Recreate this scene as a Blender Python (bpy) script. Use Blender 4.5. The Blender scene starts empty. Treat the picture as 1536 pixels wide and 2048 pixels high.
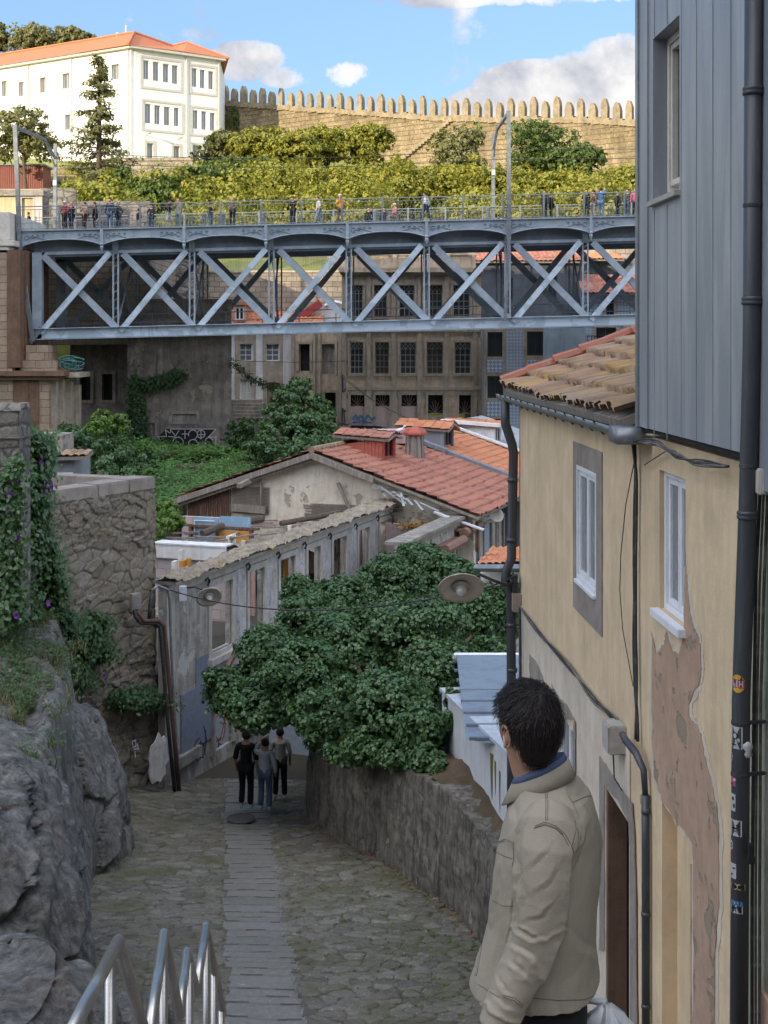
import bpy, bmesh, math, random
import numpy as np
from mathutils import Vector, Matrix
rnd = random.Random(7)
V = Vector
C = bpy.context.scene.collection
SC = bpy.context.scene
R = math.radians
F = 2730.67; HZ = 690.0          # focal length in px of the 1536x2048 photo, horizon row
def P(px, row, D): return V(((px-768)/F*D, D, (HZ-row)/F*D))

# ---------------------------------------------------------------- camera, sky, sun, exposure
cam = bpy.data.objects.new('camera', bpy.data.cameras.new('camera')); C.objects.link(cam)
cam.location = (0, 0, 0); cam.rotation_euler = (R(90), 0, 0)
cam.data.sensor_fit = 'VERTICAL'; cam.data.sensor_height = 36; cam.data.lens = 48
cam.data.shift_y = -334/2048
cam.data.clip_start = .1; cam.data.clip_end = 3000
SC.camera = cam
SC.render.resolution_x = 768; SC.render.resolution_y = 1024
SUN = V((-.62, -.785, 0)).normalized(); EL = R(13)
S = V((SUN.x*math.cos(EL), SUN.y*math.cos(EL), math.sin(EL)))
sl = bpy.data.lights.new('sun', 'SUN'); sl.energy = 3.4; sl.angle = R(.53); sl.color = (1, .85, .60)
so = bpy.data.objects.new('sun', sl); so.rotation_euler = S.to_track_quat('Z', 'Y').to_euler(); C.objects.link(so)
SC.view_settings.view_transform = 'Standard'; SC.view_settings.look = 'None'
SC.view_settings.exposure = 1.0; SC.view_settings.gamma = 1

def nd(t, typ, ins=None, **props):
    n = t.nodes.new(typ)
    for k, v in props.items(): setattr(n, k, v)
    for k, v in (ins or {}).items():
        if isinstance(v, bpy.types.NodeSocket): t.links.new(v, n.inputs[k])
        else: n.inputs[k].default_value = v
    return n
def c4(c): return (c[0], c[1], c[2], 1)
def M2(t, op, a, b=0., clamp=False):
    return nd(t, 'ShaderNodeMath', {0: a, 1: b}, operation=op, use_clamp=clamp).outputs[0]
def NZ(t, vec, sc, det=4, ro=.6, dist=0., out=0):
    return nd(t, 'ShaderNodeTexNoise', {'Vector': vec, 'Scale': sc, 'Detail': det, 'Roughness': ro, 'Distortion': dist}).outputs[out]
def VO(t, vec, sc, feature='F1', out='Distance', rand=1.):
    return nd(t, 'ShaderNodeTexVoronoi', {'Vector': vec, 'Scale': sc, 'Randomness': rand}, feature=feature).outputs[out]
def RP(t, fac, stops, mode='LINEAR'):
    n = nd(t, 'ShaderNodeValToRGB', {'Fac': fac}); r = n.color_ramp; r.interpolation = mode
    while len(r.elements) < len(stops): r.elements.new(.5)
    for e, (p, c) in zip(r.elements, stops):
        e.position = p; e.color = c4(c) if hasattr(c, '__len__') else (c, c, c, 1)
    return n.outputs[0]
def MX(t, fac, a, b, blend='MIX'):
    n = nd(t, 'ShaderNodeMix', data_type='RGBA', blend_type=blend)
    for k, v in ((0, fac), (6, a), (7, b)):
        if isinstance(v, bpy.types.NodeSocket): t.links.new(v, n.inputs[k])
        else: n.inputs[k].default_value = v if k == 0 else c4(v)
    return n.outputs[2]
def MP(t, vec, scale=(1, 1, 1), loc=(0, 0, 0), rot=(0, 0, 0)):
    return nd(t, 'ShaderNodeMapping', {'Vector': vec, 'Scale': scale, 'Location': loc, 'Rotation': rot}).outputs[0]
def mat(name):
    m = bpy.data.materials.new(name); m.use_nodes = True; t = m.node_tree; t.nodes.clear()
    tc = nd(t, 'ShaderNodeTexCoord'); return m, t, tc.outputs['Object'], tc.outputs['UV']
def fin(t, col, rough=.85, bump=None, bd=.02, bs=1., metal=0., spec=.3, normal=None, **ex):
    ins = {'Base Color': col if isinstance(col, bpy.types.NodeSocket) else c4(col), 'Roughness': rough, 'Metallic': metal, 'Specular IOR Level': spec}
    ins.update(ex)
    if bump is not None: ins['Normal'] = nd(t, 'ShaderNodeBump', {'Height': bump, 'Distance': bd, 'Strength': bs}).outputs[0]
    b = nd(t, 'ShaderNodeBsdfPrincipled', ins)
    o = nd(t, 'ShaderNodeOutputMaterial', {'Surface': b.outputs[0]}); return b

# sky: Nishita plus cumulus in fixed directions
w = bpy.data.worlds.new('World'); SC.world = w; w.use_nodes = True
t = w.node_tree; t.nodes.clear()
sky = nd(t, 'ShaderNodeTexSky', sky_type='NISHITA', sun_disc=False, sun_elevation=EL, sun_rotation=math.atan2(SUN.x, SUN.y), altitude=0, air_density=1.0, dust_density=.3, ozone_density=2.2)
g = nd(t, 'ShaderNodeTexCoord').outputs['Generated']
sx = nd(t, 'ShaderNodeSeparateXYZ', {0: g})
yy = M2(t, 'MAXIMUM', sx.outputs[1], .02)
un = M2(t, 'DIVIDE', sx.outputs[0], yy); vn_ = M2(t, 'DIVIDE', sx.outputs[2], yy)
wob = NZ(t, g, 9., 9, .62); wob2 = NZ(t, g, 26., 9, .65)
tot = None
for (px, row, rx, ry, amp) in ((1000, 214, 90, 38, .9), (1090, 180, 115, 50, 1.0), (1225, 190, 140, 85, 1.0), (1235, 105, 70, 40, .72), (500, 122, 75, 36, .62), (570, 150, 60, 24, .5), (690, 146, 45, 28, .55), (850, 0, 130, 16, .55), (1080, -6, 200, 18, .5), (120, 30, 330, 46, .20), (330, 70, 200, 30, .18)):
    du = M2(t, 'DIVIDE', M2(t, 'SUBTRACT', un, (px-768)/F), rx/F)
    dv = M2(t, 'DIVIDE', M2(t, 'SUBTRACT', vn_, (HZ-row)/F), ry/F)
    d2 = M2(t, 'ADD', M2(t, 'MULTIPLY', du, du), M2(t, 'MULTIPLY', dv, dv))
    e = M2(t, 'MULTIPLY', M2(t, 'SUBTRACT', 1., M2(t, 'MULTIPLY', d2, .5), True), amp*1.25)
    tot = e if tot is None else M2(t, 'MAXIMUM', tot, e)
front = M2(t, 'GREATER_THAN', sx.outputs[1], .02)
tot = M2(t, 'MULTIPLY', tot, front)
far = M2(t, 'MULTIPLY', M2(t, 'SUBTRACT', NZ(t, MP(t, g, (1, 1, 2.4)), 2.3, 6, .6), .40, True), 5.)      # clouds added mostly out of view, as fill light for the shade
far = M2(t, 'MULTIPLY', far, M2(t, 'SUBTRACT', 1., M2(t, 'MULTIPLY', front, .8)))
nz = M2(t, 'ADD', M2(t, 'MULTIPLY', M2(t, 'SUBTRACT', wob, .5), 2.6), M2(t, 'MULTIPLY', M2(t, 'SUBTRACT', wob2, .5), 1.6))
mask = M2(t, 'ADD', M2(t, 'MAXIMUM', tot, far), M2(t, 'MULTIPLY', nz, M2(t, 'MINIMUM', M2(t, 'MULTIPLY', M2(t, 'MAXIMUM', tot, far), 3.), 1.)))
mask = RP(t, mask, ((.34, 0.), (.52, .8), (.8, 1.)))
ccol = RP(t, NZ(t, MP(t, g, (1, 1, 1), (0, 0, .035)), 14., 8, .6), ((.40, (.52, .54, .63)), (.60, (1., .98, .96))))
sb = nd(t, 'ShaderNodeBackground', {'Color': MX(t, .36, sky.outputs[0], (3.9, 6.6, 11.2)), 'Strength': .074})
cs = M2(t, 'ADD', .53, M2(t, 'MULTIPLY', M2(t, 'SUBTRACT', 1., front), 1.05))  # unseen clouds behind the viewer made brighter to lift the shaded parts
cs = M2(t, 'ADD', cs, M2(t, 'MULTIPLY', M2(t, 'SUBTRACT', sx.outputs[2], .35, True), 3.3))  # overhead clouds boosted for the same fill light
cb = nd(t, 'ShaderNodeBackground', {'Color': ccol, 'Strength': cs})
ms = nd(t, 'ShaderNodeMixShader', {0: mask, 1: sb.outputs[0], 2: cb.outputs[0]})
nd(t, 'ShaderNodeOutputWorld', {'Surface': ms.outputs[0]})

# ---------------------------------------------------------------- numpy noise
def _h(i, j, k, s):
    n = (i*374761393 + j*668265263 + k*1274126177 + s*974634777) & 0xffffffff
    n = ((n ^ (n >> 13))*1274126177) & 0xffffffff
    n = ((n ^ (n >> 15))*2246822519) & 0xffffffff
    return ((n ^ (n >> 16)) & 0xffff)/65535.
def vn(x, y, z=0., s=0):
    x, y, z = np.broadcast_arrays(np.asarray(x, float), y, z)
    xi, yi, zi = [np.floor(a).astype(np.int64) for a in (x, y, z)]
    fx, fy, fz = x-xi, y-yi, z-zi
    fx, fy, fz = [a*a*(3-2*a) for a in (fx, fy, fz)]
    r = 0
    for i in (0, 1):
        for j in (0, 1):
            for k in (0, 1):
                r = r + _h(xi+i, yi+j, zi+k, s)*(fx if i else 1-fx)*(fy if j else 1-fy)*(fz if k else 1-fz)
    return r
def fbm(x, y, z=0., o=4, s=0, g=.5):
    r = 0; a = 1; q = 0
    for i in range(o):
        r = r + a*vn(np.asarray(x)*2**i, np.asarray(y)*2**i, np.asarray(z)*2**i, s+i*17); q += a; a *= g
    return r/q-.5
def cells(u, v, s=0, jit=.8, stagger=.5):
    """jittered stone cells: edge distance (F2-F1), random id, centre"""
    u = np.asarray(u, float); v = np.asarray(v, float)
    vi = np.floor(v).astype(np.int64); f1 = np.full(u.shape, 9.); f2 = np.full(u.shape, 9.); idr = np.zeros(u.shape); id2 = np.zeros(u.shape)
    for dj in (-1, 0, 1):
        j = vi+dj; off = (j % 2)*stagger; ui = np.floor(u-off).astype(np.int64)
        for di in (-1, 0, 1):
            i = ui+di
            cx = i+off+.5+(_h(i, j, 0, s)-.5)*jit; cy = j+.5+(_h(i, j, 1, s)-.5)*jit*.8
            d = np.maximum(np.abs(u-cx)**1., 0)**2+np.abs(v-cy)**2
            d = np.sqrt(d)+(_h(i, j, 2, s)-.5)*.22
            c = d < f1
            f2 = np.where(c, f1, np.minimum(f2, d)); 
            idr = np.where(c, _h(i, j, 3, s), idr); id2 = np.where(c, _h(i, j, 4, s), id2); f1 = np.where(c, d, f1)
    return f2-f1, idr, id2

# ---------------------------------------------------------------- scene tree
WL = {}
def empty(name, loc, label, cat, group=None, rz=0.):
    o = bpy.data.objects.new(name, None); C.objects.link(o); o.location = loc; o.rotation_euler.z = rz; o.empty_display_size = .2
    o['label'] = label; o['category'] = cat
    if group: o['group'] = group
    WL[o.name] = V(loc); return o
def tag(o, label, cat, group=None, kind=None):
    o['label'] = label; o['category'] = cat
    if group: o['group'] = group
    if kind: o['kind'] = kind
    return o
def struct(o):
    o['kind'] = 'structure'; return o
def link(name, me, m, parent=None, local=False, smooth=False):
    o = bpy.data.objects.new(name, me); C.objects.link(o)
    if m is not None and not me.materials: me.materials.append(m)
    if parent is not None:
        o.parent = parent; base = WL[parent.name]
        if not local: me.transform(Matrix.Translation(-base))
        WL[o.name] = base.copy()
    else:
        WL[o.name] = V((0, 0, 0))
    if smooth: me.polygons.foreach_set('use_smooth', np.ones(len(me.polygons), bool))
    return o
def rebase(o):
    """put a single-mesh thing's origin at its base"""
    me = o.data; n = len(me.vertices); a = np.empty(n*3); me.vertices.foreach_get('co', a); a = a.reshape(-1, 3)
    c = V(((a[:, 0].min()+a[:, 0].max())/2, (a[:, 1].min()+a[:, 1].max())/2, a[:, 2].min()))
    me.transform(Matrix.Translation(-c)); o.location = c; WL[o.name] = c; return o
def uvs(me):
    uv = me.uv_layers.new(name='UVMap'); n = len(me.loops)
    if n == 0: return
    vi = np.empty(n, np.int32); me.loops.foreach_get('vertex_index', vi)
    co = np.empty(len(me.vertices)*3); me.vertices.foreach_get('co', co); co = co.reshape(-1, 3)
    nf = len(me.polygons); no = np.empty(nf*3); me.polygons.foreach_get('normal', no); no = no.reshape(-1, 3)
    lt = np.empty(nf, np.int32); me.polygons.foreach_get('loop_total', lt)
    N = np.repeat(no, lt, axis=0); Pn = co[vi]
    fl = np.abs(N[:, 2]) > .75
    h = np.hypot(N[:, 0], N[:, 1])+1e-9; tx = -N[:, 1]/h; ty = N[:, 0]/h
    sg = np.where(np.abs(tx) > np.abs(ty), np.sign(tx), np.sign(ty)); tx *= sg; ty *= sg
    U = np.where(fl, Pn[:, 0], Pn[:, 0]*tx+Pn[:, 1]*ty); W = np.where(fl, Pn[:, 1], Pn[:, 2])
    uv.data.foreach_set('uv', np.stack([U, W], 1).astype(np.float32).ravel())

class MB:
    def __init__(s): s.v = []; s.f = []
    def add(s, vs, fs):
        b = len(s.v); s.v += [tuple(p) for p in vs]; s.f += [tuple(i+b for i in f) for f in fs]; return s
    def quad(s, a, b, c, d): return s.add((a, b, c, d), ((0, 1, 2, 3),))
    def obox(s, o, a, b, c):
        o, a, b, c = V(o), V(a), V(b), V(c)
        return s.add([o, o+a, o+a+b, o+b, o+c, o+a+c, o+a+b+c, o+b+c], [(3, 2, 1, 0), (4, 5, 6, 7), (0, 1, 5, 4), (1, 2, 6, 5), (2, 3, 7, 6), (3, 0, 4, 7)])
    def box(s, c, sz, rz=0.):
        c = V(c); a = V((math.cos(rz), math.sin(rz), 0))*sz[0]; b = V((-math.sin(rz), math.cos(rz), 0))*sz[1]; d = V((0, 0, sz[2]))
        return s.obox(c-a/2-b/2-d/2, a, b, d)
    def bar(s, a, b, w, h, up=(0, 0, 1)):
        a, b = V(a), V(b); d = (b-a).normalized(); up = V(up)
        x = d.cross(up)
        if x.length < 1e-4: x = d.cross(V((1, 0, 0)))
        x.normalize(); y = x.cross(d)
        return s.obox(a-x*w/2-y*h/2, x*w, y*h, b-a)
    def tube(s, pts, r, n=8, caps=True):
        pts = [V(p) for p in pts]; m = len(pts); rs = r if hasattr(r, '__len__') else [r]*m
        rings = []; px = None
        for i, p in enumerate(pts):
            d = (pts[min(i+1, m-1)]-pts[max(i-1, 0)]).normalized()
            if px is None:
                px = d.cross(V((0, 0, 1)))
                if px.length < .05: px = d.cross(V((1, 0, 0)))
            else: px = px-d*px.dot(d)
            px = px.normalized(); py = d.cross(px)
            rings.append([p+(px*math.cos(2*math.pi*k/n)+py*math.sin(2*math.pi*k/n))*rs[i] for k in range(n)])
        return s.loft(rings, caps)
    def loft(s, rings, caps=True, close=True):
        n = len(rings[0]); vs = [p for r in rings for p in r]; fs = []
        for i in range(len(rings)-1):
            for k in range(n if close else n-1):
                k2 = (k+1) % n; fs.append((i*n+k, i*n+k2, (i+1)*n+k2, (i+1)*n+k))
        if caps and close: fs += [tuple(range(n-1, -1, -1)), tuple(range((len(rings)-1)*n, len(rings)*n))]
        return s.add(vs, fs)
    def prism(s, poly, vec):
        poly = [V(p) for p in poly]; vec = V(vec); n = len(poly)
        fs = [tuple(range(n)), tuple(range(2*n-1, n-1, -1))]+[(i, (i+1) % n, n+(i+1) % n, n+i) for i in range(n)]
        return s.add(poly+[p+vec for p in poly], fs)
    def lathe(s, prof, c, n=16, axis=None):
        c = V(c); q = V((0, 0, 1)).rotation_difference(V(axis)) if axis else None
        rings = []
        for r, z in prof:
            rings.append([c+((q @ V((math.cos(2*math.pi*k/n)*r, math.sin(2*math.pi*k/n)*r, z))) if q else V((math.cos(2*math.pi*k/n)*r, math.sin(2*math.pi*k/n)*r, z))) for k in range(n)])
        return s.loft(rings)
    def ball(s, c, r, n=10, m=7):
        r = r if hasattr(r, '__len__') else (r, r, r); c = V(c)
        return s.loft([[c+V((r[0]*math.sin(math.pi*(i+.02)/(m+.04))*math.cos(2*math.pi*k/n), r[1]*math.sin(math.pi*(i+.02)/(m+.04))*math.sin(2*math.pi*k/n), -r[2]*math.cos(math.pi*(i+.02)/(m+.04)))) for k in range(n)] for i in range(m+1)])
    def build(s, name, m, parent=None, smooth=False, bevel=0., raw=False):
        me = bpy.data.meshes.new(name); me.from_pydata(s.v, [], s.f)
        if not raw:
            bm = bmesh.new(); bm.from_mesh(me)
            if bevel: bmesh.ops.bevel(bm, geom=bm.edges[:], offset=bevel, segments=2, affect='EDGES', clamp_overlap=True)
            bmesh.ops.recalc_face_normals(bm, faces=bm.faces[:]); bm.to_mesh(me); bm.free()
        me.update(); uvs(me)
        return link(name, me, m, parent, smooth=smooth)

def npmesh(name, co, faces, m, parent=None, smooth=True, attrs=None, flipok=True):
    """co (n,3), faces (k,4) or (k,3)"""
    me = bpy.data.meshes.new(name); n = len(co); k, q = faces.shape
    me.vertices.add(n); me.vertices.foreach_set('co', np.asarray(co, np.float32).ravel())
    me.loops.add(k*q); me.loops.foreach_set('vertex_index', faces.astype(np.int32).ravel())
    me.polygons.add(k); me.polygons.foreach_set('loop_start', np.arange(0, k*q, q, dtype=np.int32))
    me.update(calc_edges=True)
    for an, av in (attrs or {}).items():
        a = me.attributes.new(an, 'FLOAT', 'POINT'); a.data.foreach_set('value', np.asarray(av, np.float32).ravel())
    uvs(me)
    return link(name, me, m, parent, smooth=smooth)
def gridfaces(nu, nv):
    i = np.arange(nu-1)[:, None]*nv+np.arange(nv-1)[None, :]
    i = i.ravel(); return np.stack([i, i+nv, i+nv+1, i+1], 1)
def jl(o): return o

class Fr:
    """a vertical facade plane: A left foot, B right foot (seen from the camera); u along it, d out towards the camera"""
    def __init__(s, A, B):
        s.A = V((A[0], A[1], 0)); d = V((B[0]-A[0], B[1]-A[1], 0)); s.L = d.length; s.U = d.normalized()
        s.N = V((s.U.y, -s.U.x, 0))
    def pt(s, u, z, d=0.): return s.A+s.U*u+s.N*d+V((0, 0, z))
    def hit(s, px, row):
        r = V(((px-768)/F, 1, (HZ-row)/F)); k = s.A.dot(s.N)/r.dot(s.N); p = r*k
        return (p-s.A).dot(s.U), p.z
    def hp(s, px, row, d=0.):
        u, z = s.hit(px, row); return s.pt(u, z, d)
    def rect(s, x0, x1, r0, r1):
        """pixel box at left edge -> (u0,u1,z0,z1)"""
        u0, zt = s.hit(x0, r0); _, zb = s.hit(x0, r1); u1, _ = s.hit(x1, r0); return (u0, u1, zb, zt)
    def box(s, mb, u0, u1, z0, z1, d0, d1):
        return mb.obox(s.pt(u0, z0, d0), s.U*(u1-u0), s.N*(d1-d0), V((0, 0, z1-z0)))
    def wall(s, mb, u0, u1, z0, z1, holes, th=.35):
        us = sorted({u0, u1, *[h[0] for h in holes], *[h[1] for h in holes]}); zs = sorted({z0, z1, *[h[2] for h in holes], *[h[3] for h in holes]})
        us = [a for a in us if u0 <= a <= u1]; zs = [a for a in zs if z0 <= a <= z1]
        inh = lambda a, b: any(h[0] < a < h[1] and h[2] < b < h[3] for h in holes)
        for i in range(len(us)-1):
            for j in range(len(zs)-1):
                a, b, c, d = us[i], us[i+1], zs[j], zs[j+1]
                if not inh((a+b)/2, (c+d)/2):
                    for dd in (0, -th): mb.quad(s.pt(a, c, dd), s.pt(b, c, dd), s.pt(b, d, dd), s.pt(a, d, dd))
        for h in holes:
            for (a, c, b, d) in ((h[0], h[2], h[1], h[2]), (h[1], h[2], h[1], h[3]), (h[1], h[3], h[0], h[3]), (h[0], h[3], h[0], h[2])):
                mb.quad(s.pt(a, c), s.pt(b, d), s.pt(b, d, -th), s.pt(a, c, -th))
        for (a, c, b, d) in ((u0, z0, u1, z0), (u1, z0, u1, z1), (u1, z1, u0, z1), (u0, z1, u0, z0)):
            mb.quad(s.pt(a, c), s.pt(b, d), s.pt(b, d, -th), s.pt(a, c, -th))
        return mb
def ring(fr, mb, h, w, d0, d1, bot=True):
    """a frame of width w just inside hole h"""
    u0, u1, z0, z1 = h
    fr.box(mb, u0, u0+w, z0, z1, d0, d1); fr.box(mb, u1-w, u1, z0, z1, d0, d1)
    fr.box(mb, u0+w, u1-w, z1-w, z1, d0, d1)
    if bot: fr.box(mb, u0+w, u1-w, z0, z0+w, d0, d1)
def surround(fr, mb, h, w, d1, bot=True):
    u0, u1, z0, z1 = h
    fr.box(mb, u0-w, u0, z0-(w if bot else 0), z1+w, -.05, d1); fr.box(mb, u1, u1+w, z0-(w if bot else 0), z1+w, -.05, d1)
    fr.box(mb, u0, u1, z1, z1+w, -.05, d1)
    if bot: fr.box(mb, u0, u1, z0-w, z0, -.05, d1)
def window(fr, parent, h, mf, mg, cols=2, rows=3, dep=.14, fw=.06, bar=.03, curtain=None, lattice=False, name='window'):
    a = MB(); ring(fr, a, h, fw, -dep-.05, -dep); u0, u1, z0, z1 = h
    a.build(name, mf, parent); o = C.objects[a_last()]
    b = MB()
    for i in range(1, cols):
        u = u0+fw+(u1-u0-2*fw)*i/cols; fr.box(b, u-bar/2, u+bar/2, z0+fw, z1-fw, -dep-.045, -dep-.008)
    for j in range(1, rows):
        z = z0+fw+(z1-z0-2*fw)*j/rows; fr.box(b, u0+fw, u1-fw, z-bar/2, z+bar/2, -dep-.043, -dep-.012)
    if lattice:
        zz0 = z1-fw-(z1-z0)*.2; n = 3; w = (u1-u0-2*fw)/n
        for i in range(n):
            uu = u0+fw+i*w
            for (a0, b0) in ((zz0, z1-fw), (z1-fw, zz0)): b.bar(fr.pt(uu, a0, -dep-.03), fr.pt(uu+w, b0, -dep-.03), .03, .03, fr.N)
    if b.v: b.build('glazing_bars', mf, o)
    g = MB(); fr.box(g, u0+fw*.5, u1-fw*.5, z0+fw*.5, z1-fw*.5, -dep-.04, -dep-.028); g.build('pane', mg, o)
    if curtain:
        c = MB(); fr.box(c, u0+fw, u1-fw, z0+fw, z0+(z1-z0)*rnd.uniform(.55, .9), -dep-.12, -dep-.10); c.build('curtain', curtain, o)
    return o
def a_last(): return C.objects[-1].name
# ---------------------------------------------------------------- materials
def plaster(name, c1, c2, dirt=(.08, .07, .06), da=.5, bare=None, bt=.62, streak=.5, bump=.6, sc=1., rough=.9):
    m, t, ob, uv = mat(name)
    c = MX(t, RP(t, NZ(t, ob, .9*sc, 5, .6), ((.35, 0.), (.65, 1.))), c1, c2)
    st = RP(t, NZ(t, MP(t, ob, (3.2*sc, 3.2*sc, .35*sc)), 1.6, 5, .7, .4), ((.46, 0.), (.72, 1.)))
    c = MX(t, M2(t, 'MULTIPLY', st, streak), c, dirt)
    c = MX(t, M2(t, 'MULTIPLY', RP(t, NZ(t, ob, 2.6*sc, 9, .72), ((.45, 0.), (.68, 1.))), da), c, dirt)
    h = NZ(t, ob, 40*sc, 6, .7)
    if bare:
        k = RP(t, NZ(t, ob, 1.1*sc, 8, .6, .3), ((bt, 0.), (bt+.02, 1.)))
        c = MX(t, k, c, MX(t, NZ(t, ob, 14*sc, 5), bare, tuple(x*.6 for x in bare)))
        h = M2(t, 'SUBTRACT', M2(t, 'MULTIPLY', h, .5), M2(t, 'MULTIPLY', k, 1.2))
    c = MX(t, M2(t, 'MULTIPLY', NZ(t, ob, 60*sc, 3), .25), c, MX(t, .5, c, (0, 0, 0)))
    fin(t, c, rough, h, .012/sc, bump); return m
def masonry(name, c1, c2, mortar, bw=.5, bh=.28, dirt=(.05, .045, .035), da=.5, rubble=False, sc=1., ms=.02):
    m, t, ob, uv = mat(name)
    dv = nd(t, 'ShaderNodeVectorMath', {0: uv, 1: nd(t, 'ShaderNodeVectorMath', {0: NZ(t, uv, 3.5*sc, 4, .6, 0, 1), 1: (.5, .5, .5)}, operation='SUBTRACT').outputs[0]}, operation='ADD')
    dv2 = nd(t, 'ShaderNodeMix', {0: .12 if not rubble else .3}, data_type='VECTOR'); t.links.new(uv, dv2.inputs[4]); t.links.new(dv.outputs[0], dv2.inputs[5]); q = dv2.outputs[1]
    if rubble:
        q = MP(t, q, (1/bw, 1/bh, 1)); e = VO(t, q, 1., 'DISTANCE_TO_EDGE'); idc = VO(t, q, 1., 'F1', 'Color')
        k = nd(t, 'ShaderNodeSeparateColor', {0: idc}).outputs[0]; mo = RP(t, e, ((.02, 1.), (.075, 0.)))
        c = MX(t, k, c1, c2); h = M2(t, 'MINIMUM', M2(t, 'MULTIPLY', e, 3.), .45)
    else:
        b = nd(t, 'ShaderNodeTexBrick', {'Vector': q, 'Color1': c4(c1), 'Color2': c4(c2), 'Mortar': c4(mortar), 'Scale': 1., 'Mortar Size': ms, 'Mortar Smooth': .4, 'Bias': 0., 'Brick Width': bw, 'Row Height': bh})
        c = b.outputs[0]; mo = b.outputs[1]; h = M2(t, 'MULTIPLY', M2(t, 'SUBTRACT', 1., mo), .5)
    c = MX(t, mo, c, mortar)
    c = MX(t, M2(t, 'MULTIPLY', NZ(t, ob, 22*sc, 5, .75), .8), c, MX(t, .6, c, dirt))
    c = MX(t, M2(t, 'MULTIPLY', RP(t, NZ(t, MP(t, ob, (1, 1, .5)), 1.3*sc, 8, .7), ((.42, 0.), (.66, 1.))), da), c, dirt)
    h = M2(t, 'ADD', h, M2(t, 'MULTIPLY', NZ(t, ob, 18*sc, 6, .7), .5))
    fin(t, c, .92, h, .05/sc, .9); return m
def tile(name, stops, moss=(.16, .13, .05), mt=.55, ma=.6):
    m, t, ob, uv = mat(name)
    a = nd(t, 'ShaderNodeAttribute', attribute_name='rid').outputs['Fac']
    c = RP(t, a, stops)
    c = MX(t, M2(t, 'MULTIPLY', NZ(t, ob, 9, 6, .75), .55), c, MX(t, .75, c, (.03, .02, .015)))
    c = MX(t, M2(t, 'MULTIPLY', RP(t, NZ(t, ob, 1.4, 9, .7), ((mt, 0.), (mt+.12, 1.))), ma), c, moss)
    c = MX(t, M2(t, 'MULTIPLY', RP(t, NZ(t, ob, 7., 7, .7), ((.6, 0.), (.68, 1.))), .5), c, (.28, .25, .2))
    fin(t, c, .9, NZ(t, ob, 45, 5, .7), .01, .7); return m
def paint(name, c1, c2=None, rough=.5, sc=3., metal=0., spec=.4, bump=.15, thr=(.5, .6), amt=1., streak=False):
    m, t, ob, uv = mat(name)
    v = MP(t, ob, (2.5, 2.5, .3)) if streak else ob
    c = MX(t, M2(t, 'MULTIPLY', RP(t, NZ(t, v, sc, 7, .65, .5), ((thr[0], 0.), (thr[1], 1.))), amt), c1, c2 or tuple(x*.8 for x in c1))
    c = MX(t, M2(t, 'MULTIPLY', NZ(t, ob, 30, 4, .7), .35), c, MX(t, .6, c, (.02, .02, .02)))
    fin(t, c, rough, NZ(t, ob, 30, 4, .6), .004, bump, metal, spec); return m
def leafm(name, c1, c2, c3=None, tr=.35, rough=.5, spec=.35):
    m, t, ob, uv = mat(name)
    a = nd(t, 'ShaderNodeAttribute', attribute_name='rid').outputs['Fac']
    c = MX(t, a, c1, c2)
    c = MX(t, RP(t, NZ(t, ob, .8, 4, .6), ((.42, 0.), (.6, 1.))), c, MX(t, a, c3 or c2, c2))
    b = nd(t, 'ShaderNodeBsdfPrincipled', {'Base Color': c, 'Roughness': rough, 'Specular IOR Level': spec})
    tl = nd(t, 'ShaderNodeBsdfTranslucent', {'Color': MX(t, .35, c, (.25, .3, .02))})
    mx = nd(t, 'ShaderNodeMixShader', {0: tr, 1: b.outputs[0], 2: tl.outputs[0]})
    nd(t, 'ShaderNodeOutputMaterial', {'Surface': mx.outputs[0]}); return m
def glass(name, c=(.02, .025, .03), rough=.12):
    m, t, ob, uv = mat(name)
    fin(t, MX(t, NZ(t, ob, 2., 4), c, tuple(x*2.2 for x in c)), rough, NZ(t, ob, 3., 3), .01, .15, 0., .8); return m
def clear_glass(name):
    m, t, ob, uv = mat(name)
    a = nd(t, 'ShaderNodeBsdfTransparent', {'Color': (.6, .64, .66, 1)}); g = nd(t, 'ShaderNodeBsdfGlossy', {'Color': (.8, .85, .9, 1), 'Roughness': .08})
    fz = nd(t, 'ShaderNodeFresnel', {'IOR': 1.5}).outputs[0]
    nd(t, 'ShaderNodeOutputMaterial', {'Surface': nd(t, 'ShaderNodeMixShader', {0: M2(t, 'ADD', fz, .07), 1: a.outputs[0], 2: g.outputs[0]}).outputs[0]}); return m
def stonem(name, cols, gap, moss=None, ma=.5, sc=1., rough=.9, spec=.3):
    """for stone-field meshes: attributes rid (per-stone) and edge (0 in the joint)"""
    m, t, ob, uv = mat(name)
    a = nd(t, 'ShaderNodeAttribute', attribute_name='rid').outputs['Fac']; e = nd(t, 'ShaderNodeAttribute', attribute_name='edge').outputs['Fac']
    n = len(cols); c = RP(t, a, [(i/(n-1), x) for i, x in enumerate(cols)])
    c = MX(t, M2(t, 'MULTIPLY', RP(t, NZ(t, ob, 11*sc, 7, .75), ((.35, 0.), (.7, 1.))), .7), c, MX(t, .7, c, (.03, .028, .025)))
    c = MX(t, M2(t, 'MULTIPLY', RP(t, NZ(t, ob, 16*sc, 6, .7, 1.), ((.58, 0.), (.66, 1.))), .5), c, (.42, .39, .34))
    if moss: c = MX(t, M2(t, 'MULTIPLY', RP(t, NZ(t, ob, .9*sc, 8, .7), ((.46, 0.), (.62, 1.))), ma), c, moss)
    c = MX(t, RP(t, e, ((.02, 1.), (.13, 0.))), c, gap)
    fin(t, c, rough, NZ(t, ob, 38*sc, 7, .75), .02, .8, 0., spec); return m

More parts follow.
